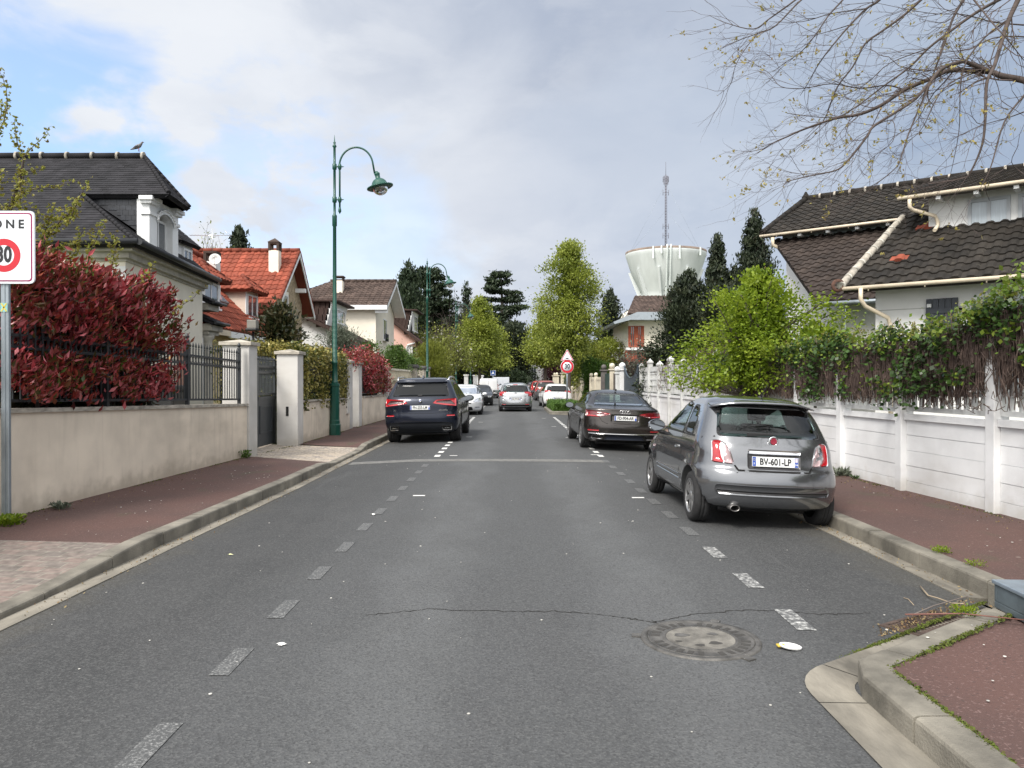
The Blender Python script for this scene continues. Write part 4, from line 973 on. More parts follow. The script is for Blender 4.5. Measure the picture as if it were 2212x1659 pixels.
def c_far():
    bk = paint('black_paint', (.012, .013, .015), .3, .3)
    sp = hatch(bk, 4.3, 1.78, 1.36, see=False, gmat=mat('dark_far_glass', (.015, .018, .02), .08))
    sp['decals'] = [('FF', 'headlamp', rect(-.78, .58, -.55, .68, .03), M_HL, .008)]
    t, b = car('parked_car', 'low black car parked behind the white saloon, before the white van', 'car', (-2.0, 53.2, -.02), (0, 0, R(181)), sp); mirror_pod(t, 1, .99, 2.7, .95, bk); mirror_pod(t, -1, .99, 2.7, .95, bk)
    sp = hatch(M_WHITE, 4.4, 1.82, 1.82, see=False)
    sp['keys'] = [(.22, .1, 4.2, .84, .2, .5), (.35, .02, 4.35, .90, .2, .6), (.9, .02, 4.3, .91, .2, .6), (1.0, .03, 3.8, .90, .2, .5), (1.15, .04, 3.4, .88, .2, .5), (1.6, .08, 2.8, .80, .2, .45), (1.74, .12, 2.5, .76, .2, .4), (1.80, .3, 2.3, .62, .2, .3), (1.82, .7, 2.0, .3, .1, .1)]
    sp['glass'] = [('F', round_poly([(-.72, 1.1), (.72, 1.1), (.62, 1.6), (-.62, 1.6)], .06)), ('L', round_poly([(2.2, 1.1), (2.2, 1.6), (2.7, 1.55), (3.2, 1.15)], .05))]; sp['gmat'] = bpy.data.materials['dark_far_glass']
    sp['decals'] = [('RR', 'tail_lamp', rect(-.90, .85, -.80, 1.3, .02), M_TL, .008), ('R', 'bumper', rect(-.85, .26, .85, .46, .04), M_BLK, .012), ('R', 'brake_lamp', rect(-.12, 1.68, .12, 1.70, .006), M_TL, .006)]
    sp['gaps'] = [('R', [(0, .5), (0, 1.7)], .012), ('R', [(-.78, .48), (-.78, 1.7), (.78, 1.7), (.78, .48)], .012)]
    t, b = car('parked_van', 'white panel van with two rear doors, seen from behind on the left side', 'van', (-1.85, 68.5, 0), (0, 0, 0), sp); mirror_pod(t, 1, 1.02, 3.2, 1.25, M_BLK)
    rp = paint('red_paint', (.36, .02, .016), 0, .3)
    sp = hatch(rp, 4.0, 1.72, 1.62, see=False, gmat=bpy.data.materials['dark_far_glass'])
    sp['decals'] = [('RR', 'tail_lamp', rect(-.80, .9, -.62, 1.15, .03), M_TL, .008), ('R', 'bumper_skirt', rect(-.7, .24, .7, .50, .04), M_BLK, .008)]
    t, b = car('parked_car', 'red car with a plain red tailgate, second one before the white hatchback', 'car', (2.95, 75, -.02), (0, 0, 0), sp); mirror_pod(t, -1, .98, 2.6, 1.1, rp)
    rp2 = paint('dull_red_paint', (.22, .04, .03), .2, .35)
    sp = hatch(rp2, 4.1, 1.74, 1.66, see=False, gmat=bpy.data.materials['dark_far_glass'])
    sp['decals'] = [('RR', 'tail_lamp', rect(-.84, .78, -.60, .98, .03), M_TL, .01, .01), ('R', 'bumper', rect(-.85, .26, .85, .75, .04), mat('grey_bumper', (.05, .052, .055), .5), .012)]
    t, b = car('parked_car', 'dull red estate with grey bumper just in front of the white hatchback', 'car', (2.95, 61.5, -.02), (0, 0, R(1)), sp)
    sp = hatch(bk, 4.0, 1.72, 1.5, see=False, gmat=bpy.data.materials['dark_far_glass']); sp['decals'] = [('RR', 'tail_lamp', rect(-.8, .8, -.6, 1.0, .03), M_TL, .008)]
    t, b = car('parked_car', 'dark hatchback farthest along the right kerb, beyond the red cars', 'car', (2.7, 86, -.02), (0, 0, 0), sp)
    # corrugated white truck box
    t = thing('box_truck', 'white truck with a tall ribbed box body, beyond the white van', 'truck', (-.95, 88, 0))
    wm = mat('white_box_sheet', (.62, .65, .70), .5, var=.06); g = MB(); g.bbox((-.95, 0, .5), (.95, 5, 1.98), .02)
    for i in range(17): g.box((-.92 + i * .112, -.02, .52), (-.87 + i * .112, .0, 1.95))
    g.build('box_body', wm, t, local=True)
    g = MB(); g.bbox((-.85, 5.1, .4), (.85, 6.7, 1.8), .12); g.build('cab', M_WHITE, t, local=True); g = MB(); g.box((-.8, .1, .38), (.8, 6.5, .5)); g.build('chassis', M_BLK, t, local=True)
    for y in (1.0, 5.7):
        for s in (-1, 1): wheel(t, s * .78, y, .36, .22, s, .22, 6, M_RIM)
c_far()
# ================================================================ walls, fences, posts, lamps, signs
M_REND = stained('cream_render', (.80, .70, .57), (.27, .22, .16), .13, .5, streak=.25)
M_PILL = stained('pillar_render', (.60, .585, .56), (.32, .29, .24), .12, .45, streak=.25)
M_COP = mat('coping_stone', (.36, .33, .28), .85, var=.45, vs=5, bump=.3, bs=50, stretch=(1, 1, 3))
M_IRON = mat('dark_iron_paint', (.022, .025, .029), .4, var=.15, vs=8)
M_GATE = mat('anthracite_paint', (.040, .046, .052), .45, var=.1, vs=4)
def zc(y): return pl(y, [6, 9.1, 15.5, 19, 24, 31], [1.39, 1.32, 1.175, 1.16, 1.11, 1.08])
def low_wall(label, y0, y1, X, side=-1, th=.2, cope=True):
    t = thing('garden_wall', label, 'wall', (X((y0 + y1) / 2) , (y0 + y1) / 2, .1))
    g = MB(); n = max(1, int((y1 - y0) / 1.5)); ys = [lerp(y0, y1, i / n) for i in range(n + 1)]
    def sl(g, xo, xi, z0, z1):
        vs = []
        for y in ys: vs += [(X(y) + side * xo, y, z0(y)), (X(y) + side * xo, y, z1(y)), (X(y) + side * xi, y, z1(y)), (X(y) + side * xi, y, z0(y))]
        g.add(vs, [(i * 4 + j, i * 4 + (j + 1) % 4, (i + 1) * 4 + (j + 1) % 4, (i + 1) * 4 + j) for i in range(n) for j in range(4)] + [(0, 3, 2, 1), tuple(n * 4 + j for j in range(4))])
    sl(g, 0, th, lambda y: 0, lambda y: zc(y) - .05); g.build('wall', M_REND, t)
    g = MB(); sl(g, -.035, th + .035, lambda y: zc(y) - .05, lambda y: zc(y)); g.build('coping', M_COP, t); return t
low_wall('long low cream rendered wall under the black railings and red hedge', 4.5, 15.48, WLx)
low_wall('cream low wall behind the green lamp post, between two tall pillars', 18.75, 24.0, WLx)
low_wall('short cream low wall with red hedge behind, between the twin pillars and the last pillar', 26.0, 30.55, WLx)
def pillar(label, xr, y0, w, dpt, zt, base=.1, over=.05, m=None, ball=None):
    t = thing('gate_pillar', label, 'pillar', (xr - w / 2, y0 + dpt / 2, base), group='rendered pillars of the left garden walls')
    g = MB(); g.bbox((xr - w, y0, base - .1), (xr, y0 + dpt, zt - .11), .012); g.build('shaft', m or M_PILL, t)
    g = MB(); a, b, c, d = xr - w - over, y0 - over, xr + over, y0 + dpt + over; z1 = zt - .11; z2 = zt - .035
    g.bbox((a, b, z1), (c, d, z2), .01)
    cx, cy = (a + c) / 2, (b + d) / 2
    g.add([(a + .02, b + .02, z2 - .001), (c - .02, b + .02, z2 - .001), (c - .02, d - .02, z2 - .001), (a + .02, d - .02, z2 - .001), (cx, cy, zt + .02)], [(0, 1, 4), (1, 2, 4), (2, 3, 4), (3, 0, 4)])
    g.build('cap', M_COP, t); return t
p1 = pillar('tall white pillar at the end of the black railings, left of the grey gate', -5.24, 15.5, .55, .5, 2.46)
p2 = pillar('wide white pillar with a black letter slot, right of the grey gate', -5.02, 18.25, .50, .5, 2.37)
g = MB(); g.bbox((-5.30, 18.235, .80), (-5.24, 18.262, 1.02), .006); g.build('letter_slot', M_GAP, p2)
p3 = pillar('white pillar with an intercom panel, just right of the green lamp post', -5.0, 24.05, .26, .5, 2.30)
g = MB(); g.bbox((-5.07, 24.03, 1.48), (-5.02, 24.052, 1.72), .006); g.build('intercom', M_CHR, p3)
p4 = pillar('white pillar beside the intercom one, narrow gap between them', -4.95, 25.35, .34, .5, 2.28)
p5 = pillar('last white pillar, against the rough cream stone wall', -4.83, 30.6, .30, .4, 2.23)
t = thing('letter_box', 'white letter box with openings set on the low wall beside the green lamp post', 'letter box', (-5.0, 23.6, .7))
g = MB(); g.bbox((-5.05, 23.5, .62), (-4.94, 23.78, 1.12), .01); g.build('box', mat('pale_box', (.62, .6, .56), .5), t); g = MB(); g.box((-5.03, 23.494, .95), (-4.96, 23.50, .99)); g.box((-5.03, 23.494, .8), (-4.96, 23.50, .84)); g.build('slot', M_GAP, t)
g = MB(); g.bbox((-4.95, 30.3, .55), (-4.83, 30.55, 1.25), .02); tag(g.build('meter_box', M_PILL), 'small white meter box against the last white pillar', 'meter box')
def spear(g, x, y, z, s=1):
    g.lathe([(.009 * s, 0), (.016 * s, .012 * s), (.009 * s, .026 * s), (.007 * s, .03 * s), (.019 * s, .045 * s), (.013 * s, .085 * s), (.001, .135 * s)], (x, y, z), 6, cap=False)
def railing(label, y0, y1, X, zb, post_ys, sp=.112, bars=True, hgt=1.09, x_off=-.11):
    t = thing('railing', label, 'railing', (X(y0) + x_off, y0, zb(y0)))
    Xf = lambda y: X(y) + x_off
    g = MB(); g2 = MB()
    def rail(g, za, h=.035, w=.035):
        n = 6
        for i in range(n):
            a, b = lerp(y0, y1, i / n), lerp(y0, y1, (i + 1) / n)
            vs = []
            for y in (a, b): vs += [(Xf(y) - w / 2, y, zb(y) + za), (Xf(y) + w / 2, y, zb(y) + za), (Xf(y) + w / 2, y, zb(y) + za + h), (Xf(y) - w / 2, y, zb(y) + za + h)]
            g.add(vs, [(0, 1, 2, 3)[::-1], (4, 5, 6, 7), (0, 1, 5, 4), (1, 2, 6, 5), (2, 3, 7, 6), (3, 0, 4, 7)])
    for za in (.07, hgt - .40, hgt - .26): rail(g, za)
    g.build('rails', M_IRON, t)
    y = y0 + sp / 2
    while y < y1:
        x = Xf(y); z = zb(y); g2.box((x - .008, y - .008, z + .08), (x + .008, y + .008, z + hgt - .13)); spear(g2, x, y, z + hgt - .135)
        if bars:
            A = Matrix.Translation((x, y + sp / 2, z + hgt - .313)) @ Matrix.Rotation(R(90), 4, 'Y')
            g2.lathe([(.046 + .005 * math.cos(a), .005 * math.sin(a)) for a in [2 * math.pi * k / 4 for k in range(5)]], n=12, M=A, cap=False)
        y += sp
    g2.build('bars', M_IRON, t)
    for y in post_ys:
        g = MB(); x = Xf(y); z = zb(y); g.bbox((x - .03, y - .03, z), (x + .03, y + .03, z + hgt + .02), .004); g.lathe([(.02, 0), (.012, .01), (.034, .035), (.036, .06), (.022, .09), (.004, .11)], (x, y, z + hgt + .02), 12, cap=False)
        g.build('post', M_IRON, t)
    return t
railing('black spear-topped railing on the long cream wall, overgrown by the red hedge', 5.2, 15.42, WLx, zc, [5.6, 8.15, 10.65, 13.1, 15.36])
railing('dark railing on the cream wall behind the green lamp post, filled by variegated hedge', 18.85, 24.0, WLx, zc, [18.9, 21.4, 23.95], hgt=1.02)
railing('dark railing on the short cream wall with the small red hedge', 26.05, 30.5, WLx, zc, [28.2, 30.4], hgt=.98)
# gate
def gate():
    X = -5.66; y0, y1 = 15.95, 18.6
    t = thing('garden_gate', 'anthracite metal gate, solid below and barred above, between two white pillars', 'gate', (X, y0, .1))
    g = MB(); g.bbox((X - .03, y0, .13), (X, y1, 1.27), .004); g.build('lower_panel', M_GATE, t)
    for a, b in ((y0 + .25, y0 + 1.16), (y0 + 1.48, y1 - .25)):
        g = MB()
        for p, q in (((a, .42), (b, .46)), ((a, 1.02), (b, 1.06)), ((a, .46), (a + .04, 1.02)), ((b - .04, .46), (b, 1.02))): g.box((X + .001, p[0], p[1]), (X + .016, q[0], q[1]))
        g.build('panel_moulding', M_GATE, t)
    g = MB()
    for z in (1.30, 1.80, 1.94): g.box((X - .03, y0, z), (X + .006, y1, z + .045))
    for y in (y0, (y0 + y1) / 2 - .06, (y0 + y1) / 2 + .01, y1 - .06): g.bbox((X - .035, y, .13), (X + .012, y + .06, 2.10), .004); g.ball((X - .01, y + .03, 2.14), .035)
    g.bbox((X - .03, y0, 1.2), (X + .012, y1, 1.26), .004); g.build('frame', M_GATE, t)
    g = MB(); y = y0 + .12
    while y < y1 - .06:
        g.box((X - .018, y - .008, 1.3), (X - .002, y + .008, 2.08)); spear(g, X - .01, y, 2.07)
        g.lathe([(.042 + .005 * math.cos(a), .005 * math.sin(a)) for a in [2 * math.pi * k / 4 for k in range(5)]], n=10, M=Matrix.Translation((X - .01, y + .052, 1.89)) @ Matrix.Rotation(R(90), 4, 'Y'), cap=False); y += .105
    g.build('bars', M_GATE, t)
gate()
# rough cream stone wall and rubble pillars beyond
M_ROCK = mat('rough_cream_stone', (.52, .46, .33), .9, var=.22, vs=3, bump=1, bs=7)
def stone_wall():
    t = thing('stone_wall', 'rough cream stone wall left of the dark blue car', 'wall', (-4.85, 31.2, 0))
    g = MB(); rr = random.Random(2); z = 0
    yy0, yy1 = 31.05, 37.9
    while z < 1.75:
        y = yy0 + rr.uniform(0, .2); h = .19
        while y < yy1:
            w = rr.uniform(.3, .55); d = rr.uniform(0, .035); g.bbox((-5.1, y, z), (-4.83 + d, min(yy1, y + w - .012), z + h - .012), .02); y += w
        z += h
    g.box((-5.08, yy0, 0), (-4.85, yy1, 2.05)); g.build('wall', M_ROCK, t)
    g = MB(); g.bbox((-5.14, 31.05, 2.05), (-4.8, 37.9, 2.13), .01); g.build('coping', mat('cream_coping', (.6, .56, .45), .8, var=.2), t)
    for y in (31.9, 34.2): g = MB(); g.bbox((-4.86, y, 1.62), (-4.72, y + .9, 1.70), .01); g.build('ledge', bpy.data.materials['cream_coping'], t)
stone_wall()
M_RUB = mat('rubble', (.32, .29, .24), .9, var=.5, vs=6, bump=1, bs=9)
for i, (y, lb) in enumerate(((38.2, 'rubble stone pillar with dark cap, nearest of the four by the bushy juniper'), (41.9, 'second rubble stone pillar, with the name plates, left of the thin lamp post'), (44.6, 'third rubble stone pillar, just right of the thin lamp post'), (47.4, 'farthest of the four rubble stone pillars, against the juniper'))):
    t = thing('stone_pillar', lb, 'pillar', (-4.7, y, 0), group='rubble pillars'); g = MB(); g.bbox((-5.1, y, 0), (-4.62, y + .48, 2.25), .05); g.build('shaft', M_RUB, t)
    g = MB(); g.bbox((-5.18, y - .08, 2.25), (-4.54, y + .56, 2.42), .06); g.build('cap', mat('dark_cap', (.09, .085, .085), .85, var=.3), t)
t = thing('garden_gate', 'dark gate between the rubble stone pillars', 'gate', (-4.9, 38.7, 0)); g = MB(); g.box((-4.93, 38.7, .1), (-4.88, 41.88, 1.9)); g.box((-4.93, 42.4, .1), (-4.88, 44.58, 1.6)); g.build('leaf', M_IRON, t)
M_WCON = stained('white_concrete', (.76, .765, .77), (.38, .35, .30), .10, .45, streak=.05, bump=.1, bs=50)
for i, (u, Y) in enumerate(((1007, 76), (1026, 84), (1032, 86), (1040, 88))):
    x = PX(u, Y); t = thing('gate_post', 'white gate post beyond the white saloon, ' + ('nearest of the row', 'second of the row', 'third of the row', 'last of the row under the lime tree')[i], 'post', (x, Y, 0), group='white posts far on the left'); g = MB(); g.bbox((x - .2, Y, 0), (x + .2, Y + .4, 2.05), .02); g.build('shaft', M_WCON, t); g = MB(); g.bbox((x - .27, Y - .06, 2.05), (x + .27, Y + .46, 2.2), .03); g.build('cap', M_WCON, t)
# ---- street lamps
M_LG = mat('lamp_green', (.008, .068, .048), .4, var=.05, vs=6, coat=.1)
def lamp(label, x, y, base=.1):
    t = thing('street_lamp', label, 'street lamp', (x, y, base), group='green swan-neck street lamps')
    g = MB()
    g.lathe([(.165, 0), (.165, .30), (.145, .33), (.143, .42), (.13, .44), (.13, 1.36), (.145, 1.38), (.145, 1.44), (.10, 1.46)], n=8, smooth=False, M=Matrix.Rotation(R(22.5), 4, 'Z')); 
    for a in range(4):
        A = Matrix.Rotation(R(90 * a), 4, 'Z'); g.box((-.035, -.124, .58), (.035, -.1195, 1.28), 0, A)
    g.build('base', M_LG, t, local=True)
    g = MB(); g.lathe([(.10, 1.45), (.10, 1.50), (.078, 1.52), (.074, 2.0), (.086, 2.01), (.086, 2.06), (.070, 2.08), (.064, 3.6), (.056, 3.62), (.048, 5.84), (.066, 5.86), (.066, 6.10), (.070, 6.12), (.06, 6.16), (.036, 6.18), (.034, 6.5), (.062, 6.52), (.062, 6.66), (.038, 6.68),
                       (.036, 7.42), (.06, 7.44), (.06, 7.58), (.036, 7.60), (.034, 8.04), (.06, 8.07), (.045, 8.11), (.025, 8.14), (.04, 8.18), (.018, 8.21), (.002, 8.40)], n=18)
    # raised diamond pattern on the lower shaft
    for k in range(10):
        for s in (0, 1):
            z0 = 2.12 + k * .145; pts = []
            for q in range(9):
                a = 2 * math.pi * q / 8; zz = z0 + (.07 if (q + s) % 2 else 0); pts.append(((.071 - .0005 * k) * math.cos(a), (.071 - .0005 * k) * math.sin(a), zz))
            g.tube(pts, .006, 4, smooth=False, cap=False)
    g.build('post', M_LG, t, local=True)
    g = MB(); ax = .145; cx = ax + .46; cz = 7.52; pts = [(ax, 0, 6.24), (ax, 0, 7.35)]
    for k in range(19):
        a = R(180 - k * 9.2); pts.append((cx + .47 * math.cos(a), 0, cz + .53 * math.sin(a)))
    pts.append((1.12, 0, 7.32)); g.tube(pts, .026, 10)
    g.lathe([(.004, 6.19), (.02, 6.22), (.045, 6.26), (.04, 6.32), (.028, 6.38)], (ax, 0, 0), 12)
    for z in (6.59, 7.51):
        g.tube([(0, 0, z), (ax + .02, 0, z)], .022, 8); g.ball((ax, 0, z), .058, 12, 0, (1, 1, .9)); g.lathe([(.022, z - .1), (.05, z - .05), (.05, z + .04), (.024, z + .09)], (ax, 0, 0), 12); g.lathe([(.012, .05), (.02, .07), (.004, .12)], n=8, M=Matrix.Translation((ax, 0, z)) @ Matrix.Rotation(R(90), 4, 'Y'), cap=False)
    g.build('bracket', M_LG, t, local=True)
    A = Matrix.Translation((1.245, 0, 7.05)) @ Matrix.Rotation(R(-13), 4, 'Y')
    g = MB(); g.lathe([(.03, .34), (.05, .30), (.075, .29), (.08, .25), (.068, .23), (.068, .14), (.09, .125), (.15, .09), (.20, .03), (.225, -.04), (.24, -.05), (.34, -.10), (.365, -.105), (.365, -.125), (.33, -.145), (.24, -.16), (.235, -.13)], n=36, M=A, cap=False)
    for k in range(36): g.box((.335, -.012, -.122), (.37, .012, -.098), 0, A @ Matrix.Rotation(R(10 * k), 4, 'Z'))
    sh = g.build('lamp_shade', M_LG, t, local=True)
    g = MB(); g.lathe([(.215, -.14)] + [(.215 * math.cos(R(a)), -.14 - .20 * math.sin(R(a))) for a in range(10, 90, 10)] + [(.002, -.34)], n=28, M=A, cap=False)
    g.build('glass_bowl', glassmat('lamp_bowl', (.82, .82, .80), .08), sh, local=True)
    g = MB(); g.lathe([(.23, -.13), (.18, -.11), (.002, -.10)], n=24, M=A, cap=False); g.lathe([(.03, -.11), (.04, -.18), (.03, -.24), (.002, -.26)], n=12, M=A, cap=False, mi=1); g.build('reflector', [mat('lamp_reflector', (.65, .65, .62), .6), M_TLW], sh, local=True)
lamp('tall green swan-neck street lamp nearest the camera, before the white pillars', PX(723.5, 21.5), 21.5)
lamp('second green street lamp, rising behind the roof of the dark blue car', PX(923, 43), 43)
lamp('third green street lamp, at the left edge of the round lime tree', PX(985, 65.5), 65.5)
lamp('fourth green street lamp, its head inside the lime tree crown', PX(1016.5, 88), 88)
lamp('farthest green street lamp, faint in front of the dark trees', PX(1052, 112), 112)
# ---- signs
M_GALV = mat('galvanised', (.30, .34, .37), .45, metal=.6, var=.25, vs=6, stretch=(1, 1, .3))
M_SW = mat('sign_white', (.72, .76, .80), .35, var=.03); M_SR = mat('sign_red', (.50, .012, .025), .35, var=.05); M_SM = mat('sign_magenta', (.25, .01, .08), .35, var=0); M_SK = mat('sign_black', (.012, .013, .016), .4, var=0); M_SB = mat('sign_blue', (.01, .06, .26), .35, var=.05)
def disc(g, r0, r1, y, A, mi, n=48): g.lathe([(r0, 0), (r1, 0)], n=n, M=A @ Matrix.Translation((0, y, 0)) @ Matrix.Rotation(R(90), 4, 'X'), cap=False, smooth=False, mi=mi)
def zone():
    Y = 8.36; x = PX(15.5, Y); zb = .1
    t = thing('road_sign', 'zone 30 road sign on a grey post at the left edge, cut by the frame', 'road sign', (x, Y, zb))
    g = MB(); g.bbox((-.045, -.022, 0), (.045, .022, PZ(560, Y) - zb), .014); g.box((-.008, -.028, 0), (.008, -.0215, PZ(615, Y) - zb)); g.build('post', M_GALV, t, local=True)
    w, h = .665, .785; cx = PX(17, Y) - x; cz = PZ(536.5, Y) - zb
    A = Matrix.Translation((cx, -.045, cz))
    def rr_(g, w, h, r, y0, y1, mi): g.prism(round_poly([(-w / 2, -h / 2), (w / 2, -h / 2), (w / 2, h / 2), (-w / 2, h / 2)], r, 6), 1, y0, y1, mi, A)
    g = MB(); rr_(g, w, h, .06, 0, .02, 0); rr_(g, w - .045, h - .045, .045, -.0015, 0, 1); rr_(g, w - .075, h - .075, .035, -.003, -.0015, 0)
    B = A @ Matrix.Translation((.006, 0, -.088)); disc(g, .110, .180, -.0045, B, 2)
    pl_ = g.build('sign_plate', [M_SW, M_SM, M_SR], t, local=True)
    textmesh('30', .235, B @ Matrix.Translation((0, -.0045, .002)) @ Matrix.Rotation(R(90), 4, 'X') @ Matrix.Diagonal((.72, 1, 1, 1)), M_SK, 'sign_number', pl_, .001, bold=.009)
    textmesh('Z O N E', .128, A @ Matrix.Translation((-.005, -.0045, .245)) @ Matrix.Rotation(R(90), 4, 'X') @ Matrix.Diagonal((1.0, 1, 1, 1)), M_SK, 'sign_lettering', pl_, .001, bold=.004)
    g = MB(); g.box((-.037, -.030, 2.29 - .05), (.037, -.0285, 2.37)); q = PZ(665, Y) - zb; g = MB(); g.box((-.040, -.0305, q - .048), (.040, -.0285, q + .048))
    for s in (-1, 1): g.prism([(-.036, s * -.044), (-.020, s * -.044), (.036, s * .044), (.020, s * .044)], 1, -.0325, -.0306, 1, Matrix.Translation((0, 0, q)))
    g.build('sticker', [mat('sticker_teal', (.25, .50, .50), .6, var=.2), mat('sticker_yellow', (.65, .5, .05), .6, var=.2)], t, local=True)
    for z in (PZ(480, Y) - zb, PZ(600, Y) - zb): g = MB(); g.bbox((-.07, -.03, z - .02), (.07, .03, z + .02), .006); g.build('clamp', M_GALV, t, local=True)
zone()
def sign30():
    Y = 39.2; x = PX(1225, Y); t = thing('road_sign', 'speed hump triangle above a 30 roundel on a post in the hedge island', 'road sign', (x, Y, 0))
    zt = PZ(755, Y); g = MB(); g.tube([(0, 0, 0), (0, 0, zt)], .04, 14); g.build('post', M_GALV, t, local=True)
    A = Matrix.Translation((0, -.06, PZ(791.8, Y)))
    g = MB(); g.lathe([(.34, 0), (.34, .02)], n=48, M=A @ Matrix.Translation((0, .02, 0)) @ Matrix.Rotation(R(90), 4, 'X')); disc(g, .225, .325, -.002, A, 1); q = g.build('sign_plate', [M_SW, M_SR], t, local=True)
    textmesh('30', .34, A @ Matrix.Translation((0, -.006, .004)) @ Matrix.Rotation(R(90), 4, 'X') @ Matrix.Diagonal((.82, 1, 1, 1)), M_SK, 'sign_number', q, .001, bold=.012)
    zc_ = PZ(770, Y); s = .68; hh = s * .866
    def tri(k): return round_poly([(-s / 2 * k, zc_ - hh / 3 * k - .02), (s / 2 * k, zc_ - hh / 3 * k - .02), (0, zc_ + 2 * hh / 3 * k - .02)], .05 * k, 4)
    g = MB(); g.prism(tri(1), 1, -.06, -.04, 0); g.prism(tri(.93), 1, -.062, -.06, 1); g.prism(tri(.76), 1, -.064, -.062, 0)
    g.prism([(-.15, zc_ - .135), (-.08, zc_ - .115), (-.035, zc_ - .075), (.035, zc_ - .075), (.08, zc_ - .115), (.15, zc_ - .135)], 1, -.066, -.064, 2); g.build('warning_plate', [M_SW, M_SR, M_SK], t, local=True)
sign30()
def bluesign():
    Y = 85; x = PX(1065, Y); t = thing('road_sign', 'small blue square sign with a white triangle, far on the left side', 'road sign', (x, Y, 0)); g = MB(); g.tube([(0, 0, 0), (0, 0, 2.3)], .035, 10); g.build('post', M_GALV, t, local=True)
    g = MB(); g.bbox((-.28, -.06, 2.15), (.28, -.04, 2.71), .004); g.box((-.255, -.063, 2.175), (.255, -.06, 2.685), 1); g.prism([(-.17, 2.28), (.17, 2.28), (.04, 2.6), (-.04, 2.6)], 1, -.066, -.063, 0); g.prism([(-.13, 2.26), (.13, 2.26), (.06, 2.34), (-.06, 2.34)], 1, -.069, -.066, 1); g.build('sign_plate', [M_SW, M_SB], t, local=True)
bluesign()
